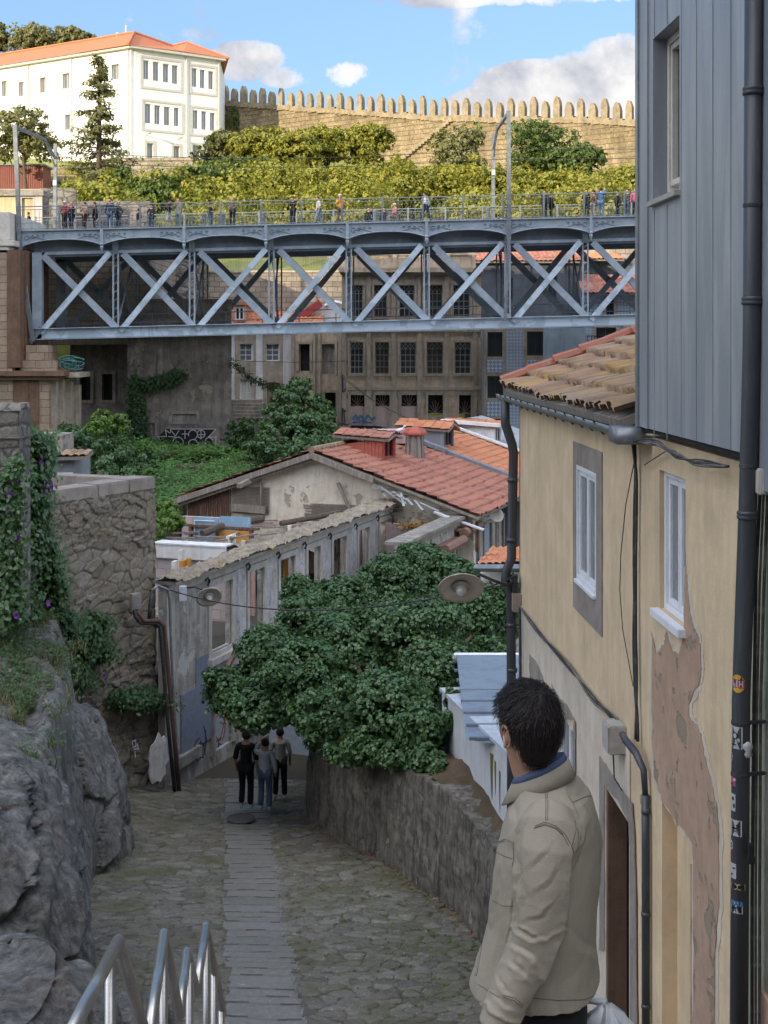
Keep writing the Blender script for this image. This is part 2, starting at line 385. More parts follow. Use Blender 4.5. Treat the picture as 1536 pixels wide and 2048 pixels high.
G = {}
G['zincwall'] = paint('zinc_cladding', (.25, .268, .30), (.36, .372, .395), .45, 1.6, .1, .5, .2, (.42, .66), 1., True)
G['yellow'] = plaster('cream_yellow_plaster', (.70, .54, .355), (.60, .46, .30), (.34, .26, .17), .38, streak=.36, bump=.35)
G['yellow2'] = plaster('pale_cream_plaster', (.64, .56, .46), (.55, .48, .39), (.28, .23, .18), .42, streak=.34, bump=.35)
G['peel'] = plaster('bare_render', (.46, .31, .22), (.39, .265, .185), (.25, .18, .13), .5, (.34, .27, .2), .58, .4, 1.6, 3.)
G['granite'] = plaster('dressed_granite', (.34, .295, .26), (.27, .235, .21), (.1, .08, .07), .45, streak=.35, bump=1.)
G['pipe'] = paint('dark_pipe', (.045, .05, .06), (.085, .09, .10), .45, 6., .1, .5, .2, (.5, .62), .5, True)
G['gutter'] = paint('zinc_gutter', (.22, .24, .26), (.30, .32, .34), .4, 5., .4, .5, .2)
G['white'] = paint('white_paint', (.74, .76, .80), (.66, .68, .72), .35, 4., 0, .4, .1)
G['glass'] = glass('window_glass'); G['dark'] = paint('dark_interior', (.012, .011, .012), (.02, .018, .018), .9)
G['glassg'] = glass('grey_glass', (.09, .10, .11), .15)
G['cglass'] = clear_glass('clear_glass')
G['curtain'] = paint('curtain', (.62, .60, .56), (.42, .40, .38), .9, 6, streak=True)
G['cable'] = paint('black_cable', (.03, .03, .032), (.07, .065, .06), .6, 8)
G['cableg'] = paint('grey_cable', (.12, .11, .10), (.22, .21, .19), .7, 8)
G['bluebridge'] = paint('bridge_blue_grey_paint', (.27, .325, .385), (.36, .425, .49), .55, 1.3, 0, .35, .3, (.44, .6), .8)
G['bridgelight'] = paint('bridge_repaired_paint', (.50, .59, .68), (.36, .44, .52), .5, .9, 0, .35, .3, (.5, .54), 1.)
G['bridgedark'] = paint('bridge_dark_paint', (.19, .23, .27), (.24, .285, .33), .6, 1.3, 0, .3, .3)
G['rail'] = paint('bridge_railing_paint', (.17, .20, .23), (.22, .25, .28), .5, 2)
G['mast'] = paint('galvanised_mast', (.16, .18, .20), (.24, .26, .28), .5, 3, .2)
G['piers'] = masonry('pier_granite', (.46, .37, .28), (.36, .29, .22), (.2, .16, .12), .9, .42, (.11, .06, .035), .35)
G['pierb'] = plaster('rust_stained_stone', (.20, .12, .08), (.15, .09, .06), (.07, .045, .03), .6, streak=.6, bump=.8)
G['castle'] = masonry('castle_granite', (.43, .335, .21), (.29, .225, .14), (.17, .125, .075), 1.15, .52, (.11, .085, .045), .8, sc=.45, ms=.035)
G['castle2'] = masonry('castle_rubble', (.46, .37, .26), (.33, .26, .18), (.2, .15, .1), .8, .5, (.14, .11, .06), .55, True, sc=.45)
G['merlon'] = plaster('merlon_granite', (.37, .295, .195), (.27, .215, .14), (.12, .10, .06), .7, streak=.4, bump=1.2, sc=.7)
G['whitewall'] = plaster('white_render', (.84, .83, .81), (.80, .79, .77), (.5, .42, .33), .12, streak=.12, bump=.2, sc=.3)
G['frame_grey'] = paint('grey_window_frame', (.45, .43, .40), (.38, .36, .33), .6)
G['sill'] = paint('pale_stone_trim', (.62, .58, .52), (.54, .50, .45), .8)
G['retain'] = masonry('retaining_wall_stone', (.46, .39, .31), (.34, .29, .23), (.18, .15, .12), .7, .36, (.08, .07, .055), .5, sc=.6)
G['rubble_d'] = masonry('rubble_wall_stone', (.34, .31, .27), (.21, .185, .165), (.12, .11, .10), .6, .4, (.05, .045, .04), .6, True, sc=.6)
G['stain'] = plaster('blackened_render', (.30, .265, .235), (.19, .17, .15), (.06, .055, .05), .75, (.38, .32, .26), .60, .7, 1., .6)
G['stain2'] = plaster('blotched_grey_render', (.36, .33, .29), (.24, .215, .19), (.08, .07, .06), .7, (.42, .37, .30), .6, .6, 1., .7)
G['beige'] = plaster('weathered_granite_facade', (.66, .54, .41), (.52, .42, .32), (.17, .135, .10), .5, (.62, .48, .32), .62, .5, 1., .7)
G['stone_t'] = plaster('stone_trim', (.50, .43, .355), (.40, .345, .28), (.16, .135, .11), .5, streak=.5, bump=.9)
G['brownf'] = paint('weathered_brown_timber', (.27, .21, .165), (.42, .36, .30), .8, 5, streak=True)
G['pinkp'] = plaster('faded_pink_board', (.56, .42, .41), (.50, .38, .36), (.3, .22, .2), .4)
G['pinkb'] = masonry('pink_block', (.52, .44, .43), (.46, .38, .38), (.38, .34, .33), .6, .28, (.35, .30, .28), .25)
G['wwhite'] = plaster('whitewash', (.82, .81, .81), (.74, .73, .73), (.3, .27, .22), .3, streak=.3)
G['gable'] = plaster('peeling_cream_gable', (.78, .72, .62), (.70, .62, .51), (.3, .24, .18), .38, (.50, .42, .33), .58, .35, 1.2, 1.1)
G['ruin'] = plaster('ruined_granite_plaster', (.48, .445, .40), (.36, .33, .295), (.10, .09, .08), .6, (.60, .585, .56), .58, .6, 1.2, 1.3)
G['ruinb'] = plaster('peeled_blue_plaster', (.60, .59, .60), (.42, .39, .35), (.14, .12, .10), .55, (.36, .40, .47), .6, .5, 1.2, 1.6)
G['palegr'] = plaster('pale_granite_frame', (.56, .525, .48), (.46, .43, .39), (.16, .14, .12), .4, streak=.35, bump=1.)
G['moss'] = plaster('lichened_coping', (.36, .30, .23), (.25, .21, .165), (.10, .08, .065), .8, (.44, .33, .15), .60, .1, 2., 2.2)
G['wood'] = paint('old_brown_board', (.14, .075, .05), (.24, .15, .11), .85, 6, bump=.8, streak=True)
G['woodg'] = paint('grey_lath', (.22, .19, .16), (.34, .30, .26), .85, 6, bump=.8, streak=True)
G['bluep'] = paint('faded_blue_panel', (.25, .40, .55), (.35, .49, .60), .6, 2.5)
G['orangep'] = paint('ochre_panel', (.62, .30, .06), (.52, .24, .05), .6, 3)
G['redbrown'] = paint('red_sheet', (.27, .09, .07), (.20, .07, .06), .7, 3, streak=True)
G['redpipe'] = paint('red_beam', (.38, .05, .05), (.3, .05, .05), .6)
G['slate'] = paint('slate_cladding', (.19, .215, .245), (.25, .275, .305), .6, 3, streak=True)
G['silver'] = paint('silver_roof_sheet', (.50, .52, .56), (.40, .42, .46), .45, 4, .3)
G['tile_o'] = tile('orange_clay_tile', ((0, (.54, .20, .10)), (.5, (.60, .26, .14)), (1, (.44, .16, .09))), mt=.62, ma=.35)
G['tile_r'] = tile('red_clay_tile', ((0, (.38, .155, .11)), (.45, (.46, .205, .15)), (.8, (.31, .135, .10)), (1, (.46, .29, .22))), mt=.56, ma=.5)
G['tile_m'] = tile('mossy_clay_tile', ((0, (.34, .235, .16)), (.3, (.25, .18, .125)), (.6, (.38, .225, .15)), (.8, (.34, .28, .22)), (1, (.24, .17, .12))), (.40, .26, .08), .50, .6)
G['far_tile'] = tile('sunlit_roof_tile', ((0, (.54, .20, .10)), (1, (.46, .16, .08))), mt=.75, ma=.2)
G['red_hang'] = paint('red_slate_hanging', (.48, .13, .09), (.38, .11, .08), .8, 4)
G['leaf_far'] = leafm('sunlit_leaf', (.16, .19, .028), (.34, .32, .045), (.24, .22, .04), .34)
G['leaf_fd'] = leafm('dark_shrub_leaf', (.06, .11, .025), (.12, .17, .04), (.09, .12, .03), .3)
G['leaf_fo'] = leafm('olive_leaf', (.15, .16, .06), (.24, .23, .09), (.19, .18, .08), .3)
G['leaf_pine'] = leafm('conifer_needle', (.13, .14, .045), (.20, .20, .07), (.15, .14, .06), .25)
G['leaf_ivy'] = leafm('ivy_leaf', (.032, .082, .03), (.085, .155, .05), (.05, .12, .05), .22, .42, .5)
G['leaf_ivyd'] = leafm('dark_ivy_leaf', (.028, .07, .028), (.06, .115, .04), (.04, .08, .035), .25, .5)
G['leaf_bright'] = leafm('fresh_leaf', (.09, .19, .04), (.17, .28, .06), (.12, .20, .05), .35)
G['leaf_field'] = leafm('creeper_leaf', (.055, .135, .035), (.10, .21, .055), (.07, .15, .04), .3)
G['grass'] = leafm('dry_grass_blade', (.09, .105, .04), (.24, .195, .10), (.08, .12, .04), .3, .7)
G['petal'] = leafm('purple_petal', (.30, .07, .42), (.42, .14, .55), (.36, .1, .5), .4, .6)
G['bark'] = plaster('bark', (.15, .12, .09), (.10, .08, .06), (.04, .03, .025), .5, streak=.5, bump=1.5, sc=3)
G['lawn'] = plaster('hill_grass', (.26, .27, .06), (.19, .22, .05), (.16, .14, .06), .4, streak=0, bump=1.5, sc=1.)
G['earth'] = plaster('dark_earth', (.085, .07, .05), (.06, .055, .035), (.05, .07, .025), .6, streak=0, bump=2., sc=2)
G['soil'] = plaster('brown_moss_soil', (.115, .075, .045), (.07, .05, .032), (.06, .06, .025), .6, streak=0, bump=2.5, sc=4)
G['cobble'] = stonem('schist_cobble', ((.135, .12, .10), (.175, .16, .136), (.11, .10, .085), (.215, .20, .172), (.15, .135, .115)), (.06, .052, .038), (.085, .085, .04), .7)
G['slab'] = stonem('worn_granite_slab', ((.165, .156, .143), (.215, .205, .19), (.19, .18, .165)), (.12, .111, .095), (.15, .14, .10), .4, rough=.55, spec=.5)
G['bigwall'] = stonem('rubble_granite', ((.22, .185, .15), (.28, .245, .20), (.18, .155, .13), (.30, .235, .185), (.24, .22, .19)), (.12, .10, .08), (.13, .12, .07), .5)
G['lanewall'] = plaster('black_streaked_wall', (.21, .19, .16), (.14, .125, .105), (.022, .02, .018), .8, (.27, .235, .19), .62, 1., 2., 1.6)
G['rock'] = None
m, t, ob, uv = mat('schist_rock')
q = MP(t, ob, (2.2, 2.2, .45), rot=(0, .35, .25))
c = RP(t, NZ(t, q, 2.2, 9, .68, .6), ((.30, (.055, .052, .048)), (.42, (.16, .155, .145)), (.55, (.27, .26, .245)), (.70, (.46, .445, .42))))
c = MX(t, M2(t, 'MULTIPLY', RP(t, NZ(t, ob, .9, 6, .6), ((.56, 0.), (.68, 1.))), .5), c, (.19, .12, .09))
c = MX(t, M2(t, 'MULTIPLY', RP(t, NZ(t, ob, 6, 9, .75), ((.5, 0.), (.62, 1.))), .65), c, (.05, .048, .045))
fin(t, c, .75, M2(t, 'ADD', NZ(t, q, 7, 10, .75, .8), NZ(t, ob, 30, 8, .75)), .10, 1., 0., .4); G['rock'] = m
def tilemosaic(name, base, blue, sc):
    m, t, ob, uv = mat(name)
    k = MP(t, uv, (sc, sc, 1))
    fr_ = nd(t, 'ShaderNodeVectorMath', {0: nd(t, 'ShaderNodeVectorMath', {0: k}, operation='FRACTION').outputs[0], 1: (.5, .5, 0)}, operation='SUBTRACT').outputs[0]
    x = nd(t, 'ShaderNodeSeparateXYZ', {0: fr_}); ax = M2(t, 'ABSOLUTE', x.outputs[0]); ay = M2(t, 'ABSOLUTE', x.outputs[1])
    d = M2(t, 'ADD', ax, ay); s1 = RP(t, M2(t, 'ABSOLUTE', M2(t, 'SUBTRACT', d, .42)), ((.06, 1.), (.10, 0.)))
    r2 = M2(t, 'SQRT', M2(t, 'ADD', M2(t, 'MULTIPLY', ax, ax), M2(t, 'MULTIPLY', ay, ay))); s2 = RP(t, M2(t, 'ABSOLUTE', M2(t, 'SUBTRACT', r2, .18)), ((.06, 1.), (.09, 0.)))
    c = MX(t, M2(t, 'MAXIMUM', s1, s2), base, blue)
    c = MX(t, M2(t, 'MULTIPLY', NZ(t, ob, 3, 5), .4), c, (.2, .2, .22))
    fin(t, c, .35, spec=.5); return m
G['azul'] = tilemosaic('blue_pattern_tile', (.60, .66, .74), (.09, .18, .42), 4.2)
G['azul2'] = tilemosaic('pale_blue_pattern_tile', (.48, .54, .62), (.22, .30, .46), 5.)
G['bluegrey'] = plaster('blue_grey_render', (.46, .57, .68), (.38, .49, .60), (.2, .24, .3), .3, sc=.5)
G['darkgrey'] = plaster('dark_grey_cladding', (.13, .145, .17), (.10, .11, .125), (.03, .03, .035), .4, sc=.5)
G['creamw'] = plaster('pale_yellow_render', (.58, .50, .31), (.52, .45, .28), (.3, .25, .16), .2, sc=.6)
def flat(name, c, rough=.8, sc=8., metal=0., spec=.3): return paint(name, c, tuple(x*.78 for x in c), rough, sc, metal, spec, .2, (.4, .65))
G['ink'] = flat('black_spray_paint', (.012, .012, .016)); G['inkw'] = flat('white_spray_paint', (.50, .50, .50)); G['inkb'] = flat('blue_spray_paint', (.05, .17, .36)); G['inko'] = flat('orange_spray_paint', (.33, .11, .05)); G['inkg'] = flat('dark_grey_spray_paint', (.05, .055, .08))
G['grime'] = flat('grime', (.09, .075, .06))
# ---------------------------------------------------------------- generators
def roof(name, parent, o, e, s, m, per=.24, course=.4, amp=.045, seed=0, rough=.02, k=6, under=True, sag=.0, step=None):
    """clay tile field: o = lower left corner, e along the eave, s up the slope"""
    o, e, s = V(o), V(e), V(s); Le, Ls = e.length, s.length; n = e.cross(s).normalized()
    if n.z < 0: n = -n
    nu = max(int(Le/per*k), 4); nc = max(int(round(Ls/course)), 1); vv = np.concatenate([[i+.0, i+.35, i+.93, i+.985] for i in range(nc)])/nc; vv[-1] = 1
    u = np.linspace(0, 1, nu+1); U, W = np.meshgrid(u, vv, indexing='ij')
    ci = np.minimum(np.floor(W*nc+1e-6), nc-1).astype(np.int64); fr = W*nc-ci
    shift = (_h(ci, 0, 0, seed+5)-.5)*per*.35
    ti = np.floor((U*Le+shift)/per).astype(np.int64); ph = (U*Le+shift)/per-ti
    h = amp*(np.abs(np.cos(ph*math.pi))**.8)*1.6+(1-fr)*(step or amp*.9)+(_h(ti, ci, 1, seed)-.5)*rough
    h += rough*1.3*fbm(U*Le*1.2, W*Ls*1.2, 0, 3, seed)*2-sag*4*U*(1-U)
    wob = (_h(ti, ci, 2, seed)-.5)*rough*2
    sv = W+(np.where((fr < .05), wob, 0))/Ls
    co = np.array(o)[None, None]+U[..., None]*np.array(e)+sv[..., None]*np.array(s)+h[..., None]*np.array(n)
    rid = _h(ti, ci, 3, seed)*.75+.25*(fbm(U*Le*.5, W*Ls*.5, 1, 3, seed+2)+.5)
    r = npmesh(name, co.reshape(-1, 3), gridfaces(*U.shape), m, parent, True, {'rid': rid})
    if under:
        b = MB(); b.obox(o-n*.10, e, s, n*.085); b.build('roof_underside', G['woodg'], r)
    return r

def leafmesh(name, blobs, n, size, m, parent=None, seed=1, out=.9, sub=.28, nsub=26, flat=.5, up=.25, aspect=.62, keep=None, inner=.12):
    r = np.random.default_rng(seed); bl = [(np.array(c, float), np.array(q if hasattr(q, '__len__') else (q, q, q), float)) for c, q in blobs]
    wts = np.array([(q[0]*q[1]*q[2])**(2/3) for c, q in bl]); wts /= wts.sum()
    pos = []; nor = []; rid = []
    for (c, q), wt in zip(bl, wts):
        k = int(n*wt); ns = max(int(nsub), 4)
        d = r.normal(size=(ns, 3)); d /= np.linalg.norm(d, axis=1)[:, None]
        rad = r.uniform(.72, 1.02, ns)[:, None]; sc = c+d*q*rad; sr = sub*q.mean()*r.uniform(.6, 1.35, ns); sid = r.uniform(0, 1, ns)
        ix = r.integers(0, ns, k); dd = r.normal(size=(k, 3)); dd /= np.linalg.norm(dd, axis=1)[:, None]
        dd[:, 2] = np.abs(dd[:, 2])*r.choice([1, 1, -1], k)
        p = sc[ix]+dd*(sr[ix]*r.uniform(.55, 1.1, k))[:, None]*np.array([1, 1, flat+.3])
        ins = r.random(k) < inner; p[ins] = c+(p[ins]-c)*r.uniform(.3, .85, ins.sum())[:, None]
        pos.append(p); nor.append(dd*.6+d[ix]*.5); rid.append(np.clip(sid[ix]*.5+r.uniform(0, .5, k), 0, 1))
    pos = np.concatenate(pos); nor = np.concatenate(nor); rid = np.concatenate(rid)
    if keep is not None:
        kk = keep(pos); pos, nor, rid = pos[kk], nor[kk], rid[kk]
    return leaves(name, pos, nor, rid, size, m, parent, r, up, aspect)
def leaves(name, pos, nor, rid, size, m, parent, r, up=.25, aspect=.62, droop=.25):
    k = len(pos); nor = nor+r.normal(size=(k, 3))*.38+np.array([0, 0, up]); nor /= np.linalg.norm(nor, axis=1)[:, None]
    a = r.normal(size=(k, 3))+np.array([0, 0, -droop*2]); a -= nor*(a*nor).sum(1)[:, None]; a /= np.linalg.norm(a, axis=1)[:, None]; b = np.cross(nor, a)
    L = (size*r.uniform(.65, 1.3, k))[:, None]; W = L*aspect
    base = pos-a*L*.5; tip = pos+a*L*.5-nor*L*.12; l = pos-a*L*.1+b*W*.5+nor*L*.10; rr = pos-a*L*.1-b*W*.5+nor*L*.10
    co = np.stack([base, l, tip, rr], 1).reshape(-1, 3); f = np.arange(k*4).reshape(-1, 4)
    f = np.concatenate([f[:, [0, 1, 2]], f[:, [0, 2, 3]]])
    return npmesh(name, co, f, m, parent, False, {'rid': np.repeat(rid, 4)})
def tree(name, base, top, blobs, n, size, m, label, cat='tree', group=None, tr=.22, seed=1, limbs=6, **kw):
    root = empty(name, base, label, cat, group); q = random.Random(seed)
    b = MB(); base = V(base); top = V(top)
    pts = [base-V((0, 0, .3))]+[base.lerp(top, f)+V((q.uniform(-1, 1), q.uniform(-1, 1), 0))*tr*1.2*(0 < f < 1) for f in (.25, .5, .75, 1)]
    b.tube(pts, [tr*1.25, tr, tr*.8, tr*.6, tr*.3], 8)
    for i in range(limbs):
        c, rr = blobs[i % len(blobs)]; c = V(c); s_ = base.lerp(top, q.uniform(.3, .85)); mid = s_.lerp(c, .5)+V((0, 0, -.1))*(c-s_).length
        b.tube([s_, mid, c+V((q.uniform(-.3, .3), q.uniform(-.3, .3), q.uniform(0, .4)))*(rr if not hasattr(rr, '__len__') else rr[0])], [tr*.45, tr*.3, tr*.1], 6)
    b.build('trunk', G['bark'], root, True)
    leafmesh('crown', blobs, n, size, m, root, seed, **{'nsub': 44, 'sub': .22, **kw})
    return root

# ---------------------------------------------------------------- terrain
b = MB(); b.quad((-900, -300, -17), (900, -300, -17), (900, 1500, -17), (-900, 1500, -17)); struct(b.build('ground', G['earth'], raw=True))
# the hillside up to the castle wall
ys = np.concatenate([[93.6], np.linspace(94, 200, 90), [260, 400]]); xs = np.linspace(-170, 170, 120)
X, Y = np.meshgrid(xs, ys, indexing='ij')
Zh = np.where(Y < 93.8, -17, 5.0+np.clip(Y-96, -2, 54)*.275+np.clip(Y-150, 0, 60)*.2+fbm(X*.08, Y*.08, 0, 4, 3)*1.6*np.clip((Y-96)/10, 0, 1)+fbm(X*.7, Y*.7, 0, 3, 5)*.3)
struct(npmesh('hillside', np.stack([X, Y, Zh], -1).reshape(-1, 3), gridfaces(*X.shape), G['lawn']))
# unseen hill added behind the viewer, its ridge shaped to shade the valley
X, Y = np.meshgrid(np.linspace(-420, 140, 90), np.linspace(-240, -100, 40), indexing='ij')
Zb = -16+np.clip((-100-Y)*2.4, 0, 140)
Zb = np.minimum(Zb, 9+.294*(74+140)+13*np.clip((-222-X)/12, 0, 1)+fbm(X*.06, Y*.06, 0, 3, 11)*6)
struct(npmesh('shade_hill_behind', np.stack([X, Y, Zb], -1).reshape(-1, 3), gridfaces(*X.shape), G['earth']))

# ---------------------------------------------------------------- castle wall
Lc = P(437, 0, 170); Rc = P(1290, 0, 135); Rc2 = V((Lc.x+(Rc.x-Lc.x)*1.35, Lc.y+(Rc.y-Lc.y)*1.35, 0))
fr = Fr(Lc, Rc2)
cw = empty('castle_wall', fr.pt(0, 14), 'long sunlit medieval stone wall with pointed merlons above the trees', 'castle wall')
def ztop(px):  # wall top row
    rows = [(437, 203), (560, 212), (700, 221), (860, 232), (1000, 236), (1130, 236), (1290, 243), (1600, 262)]
    for (a, ra), (b_, rb) in zip(rows, rows[1:]):
        if px <= b_: return ra+(rb-ra)*(px-a)/(b_-a)
    return 262
pxs = [437+i*9 for i in range(118)]
top = []
for i, px in enumerate(pxs):
    u, z = fr.hit(px, ztop(px)+rnd.uniform(-1.2, 1.2)); top.append((u, z))
top = [q for q in top if q[0] < fr.L]
ns = 14; nu = len(top); us = np.array([q[0] for q in top]); zs = np.array([q[1] for q in top])
Uq = np.repeat(us, 1)
uu = np.linspace(0, us[-1], 360); zt = np.interp(uu, us, zs); tt = np.linspace(0, 1, 60)
UU, TT = np.meshgrid(uu, tt, indexing='ij'); ZZ = 12+(zt[:, None]-12)*TT
bulge = fbm(UU*.5, ZZ*.5, 0, 4, 21)*.5+fbm(UU*2.2, ZZ*2.8, 0, 3, 22)*.3
A0 = np.array(fr.A); co = A0+UU[..., None]*np.array(fr.U)+bulge[..., None]*np.array(fr.N)+ZZ[..., None]*np.array([0, 0, 1.])
half = 200
npmesh('wall_face', co.reshape(-1, 3), gridfaces(*UU.shape), G['castle'], cw)
b = MB()
for i in range(nu-1):
    b.obox(fr.pt(top[i][0], top[i][1]-.55, -1.8), fr.U*(top[i+1][0]-top[i][0]), fr.N*2.0, V((0, 0, .55+rnd.uniform(-.05, .16))))
fr.box(b, 0, us[-1], 11, 18, -1.8, -.6)
b.build('wall_walk', G['merlon'], cw)
mpx = []; x = 449.; i = 0
while x < 1300:
    mpx.append(x); x += 18.3+(x-449)/826*6.6
for i, px in enumerate(mpx):
    u, z = fr.hit(px, ztop(px)); sc_ = 1.0
    w_ = .74*(1+.0*i)*rnd.uniform(.9, 1.08); h = (2.15 if i % 2 == 0 else 1.75)*rnd.uniform(.93, 1.05)
    if i == 0: w_ = .8
    prof = [(-.5, -.3), (-.48, h*rnd.uniform(.56, .68)), (-.36, h*.81), (-.10, h*.98), (.02, h), (.12, h*.97), (.38, h*.80), (.5, h*rnd.uniform(.55, .66)), (.5, -.3)]
    b = MB(); b.prism([fr.pt(u+a*w_+rnd.uniform(-.02, .02), z+q, .10) for a, q in prof], -fr.N*rnd.uniform(.45, .6)); b.build('merlon', G['merlon'], cw, bevel=.03)
# stair steps running down the wall face
b = MB()
for i in range(20):
    px = 905-i*6.1; row = 236+i*4.9
    if px < 790: break
    u, z = fr.hit(px, row); fr.box(b, u-.32, u+.12, z-.45, z, 0, .35)
b.build('wall_stairs', G['merlon'], cw)

# ---------------------------------------------------------------- white building with red roof
root = empty('white_building', P(262, 322, 150), 'large white building with orange tiled roof and grouped windows on the hill', 'building')
Lf = Fr(P(-260, 0, 174), P(262, 0, 150)); Rf = Fr(P(262, 0, 150), P(440, 0, 156.5))
zE = Rf.hit(262, 93)[1]; zB = Rf.hit(262, 340)[1]-3
def up_rows(fr_, px, row): return fr_.hit(px, row)
lw = [(4, 14, 163, 193), (38, 48, 165, 193), (81, 92, 156, 186), (126, 139, 148, 178), (224, 238, 130, 160), (131, 144, 230, 260), (-60, -50, 178, 205), (-110, -100, 190, 215)]
hl = [Lf.rect(a, c, r0, r1) for a, c, r0, r1 in lw]
rw = [(287, 298, 120, 158), (306, 318, 123, 161), (326, 338, 127, 164), (344, 356, 130, 167), (384, 394, 136, 173), (400, 410, 139, 176), (417, 427, 142, 178),
      (290, 302, 207, 246), (309, 321, 210, 248), (328, 340, 213, 250), (348, 358, 215, 252), (386, 396, 220, 257), (403, 413, 222, 259), (420, 430, 225, 261),
      (294, 306, 286, 322), (347, 359, 292, 326), (385, 400, 290, 330)]
hr = [Rf.rect(a, c, r0, r1) for a, c, r0, r1 in rw]
b = MB(); Lf.wall(b, 0, Lf.L, zB, zE, hl, .4); Rf.wall(b, .4, Rf.L, zB, zE, hr, .4)
b2 = Fr(P(440, 0, 156.5), P(452, 0, 172)); Fr.wall(b2, b, 0, b2.L, zB, zE, [], .3)
wb = b.build('wall', G['whitewall'], root)
for h in hl+hr:
    f_ = Lf if h in hl else Rf
    window(f_, root, h, G['frame_grey'], G['glassg'], 2, 1, .22, .07, .1)
b = MB()
for (a, c, r0, r1) in ((284, 361, 115, 172), (382, 430, 131, 183), (287, 363, 202, 257), (384, 432, 215, 267)):
    surround(Rf, b, Rf.rect(a, c, r0, r1), .25, .07)
for h in hr[-3:]: surround(Rf, b, h, .3, .06)
for h in hl: surround(Lf, b, h, .16, .05)
b.build('window_surround', G['sill'], root)
b = MB()
for f_, px in ((Lf, 58), (Lf, 144), (Lf, 258), (Rf, 372), (Rf, 436)):
    u, _ = f_.hit(px, 200); b.tube([f_.pt(u, zE-.2, .12), f_.pt(u, zB, .12)], .07, 6)
b.build('rain_pipe', G['sill'], root)
b = MB(); Lf.box(b, -.2, Lf.L+.3, zE-.25, zE+.02, -.3, .55); Rf.box(b, -.3, Rf.L+.5, zE-.24, zE+.03, -.3, .55); b.build('eaves', G['sill'], root)
# hip roof
c0 = Lf.pt(-1, zE, .6); c1 = Rf.pt(.3, zE, .6)+(-Rf.U)*.9; c2 = Rf.pt(Rf.L+.8, zE, .6); r1_ = V((-25.4, 155.2, zE+1.9)); r0_ = V((c0.x+1.5, c0.y+6, zE+2.4)); c3 = V((-19.9, c2.y+12, zE))
m1 = P(352, 93, 156); m2 = P(372, 85, 158.5)
b = MB(); rp = P(268, 66, 154.5); r0_ = rp+(c0-c1)*1.0+V((0, 0, 0)); r0_.z = rp.z
b.quad(c0, c1, rp, r0_); vm = P(345, 93, 157.5); rp2 = P(374, 86, 157.5); cm = Rf.pt(Rf.L*.55, zE+.1, .62)
b.add([c1, cm, vm, rp], [(0, 1, 2, 3)]); b.add([cm, c2, rp2, vm], [(0, 1, 2, 3)]); b.add([c2, c3, rp2], [(0, 1, 2)]); b.add([rp, vm, rp2, c3+V((0, 0, 0)), r0_+V((4, 12, -2))], [(0, 1, 2, 3, 4)])
def slopeR(nm, o, e, s, per=.5): return roof(nm, root, o, e, s, G['far_tile'], per, .9, .07, 3, .03, 4, False)
rf = b.build('roof', G['far_tile'], root)
b = MB()
for pp, qq in ((c1, rp), (rp, vm), (vm, rp2), (rp2, c2), (rp, r0_)): b.tube([pp+V((0, 0, .08)), qq+V((0, 0, .08))], .16, 6)
b.build('ridge_tiles', G['far_tile'], rf)
b = MB(); b.lathe([(.18, 0), (.22, .1), (.22, .55), (.3, .6), (.05, .75)], P(235, 78, 156), 8); b.lathe([(.1, 0), (.1, .9), (.02, 1.)], P(252, 68, 156), 6); b.build('roof_vent', G['sill'], rf)
b = MB()
for px, row in ((292, 270), (355, 279)):
    u, z = Rf.hit(px, row); b.tube([Rf.pt(u, z, 0), Rf.pt(u, z+.1, .7)], .05, 6); b.lathe([(.05, -.1), (.22, -.05), (.2, .1), (.03, .15)], Rf.pt(u, z+.1, .8), 8)
b.build('wall_lamp', G['frame_grey'], root)
# terrace wall under it
f_ = Fr(P(225, 0, 140), P(385, 0, 139)); b = MB(); f_.box(b, 0, f_.L, 12, f_.hit(262, 322)[1], -.6, 0); f_.box(b, -.1, f_.L+.1, f_.hit(262, 322)[1], f_.hit(262, 322)[1]+.25, -.7, .1)
tag(rebase(b.build('terrace_wall', G['retain'])), 'grey block terrace wall directly under the white building', 'wall')
f_ = Fr(P(84, 0, 133), P(236, 0, 133)); b = MB(); hh = [f_.rect(a, c, r0, r1) for a, c, r0, r1 in ((92, 122, 362, 380), (141, 158, 365, 381), (183, 198, 362, 384))]
f_.wall(b, 0, f_.L, 10, f_.hit(0, 334)[1], hh, .5); lw_ = b.build('lower_terrace_wall', G['castle'], None)
rt = empty('lower_terrace_wall', f_.pt(f_.L/2, 10), 'sunlit stone terrace wall with small green shutters behind conifer', 'wall'); me = lw_.data; bpy.data.objects.remove(lw_); o = link('wall', me, None, rt)
for h in hh:
    b = MB(); f_.box(b, h[0]+.05, h[1]-.05, h[2]+.05, h[3]-.05, -.25, -.15); b.build('shutter', flat('green_shutter', (.10, .13, .07)), rt)
root = empty('red_shed', P(40, 370, 128), 'dark red sheet metal shed behind left trees', 'shed')
f_ = Fr(P(-60, 0, 128), P(86, 0, 128)); b = MB(); f_.box(b, 0, f_.L, 10, f_.hit(0, 331)[1], -3, 0); b.build('wall', G['redbrown'], root)
b = MB(); f_.box(b, -.2, f_.L+.2, f_.hit(0, 331)[1], f_.hit(0, 329)[1]+.05, -3.2, .25); b.build('roof', G['bridgedark'], root)
b = MB()
for i in range(34): f_.box(b, i*.2, i*.2+.07, 10, f_.hit(0, 332)[1], .002, .04)
b.build('sheet_ribs', G['redbrown'], root)

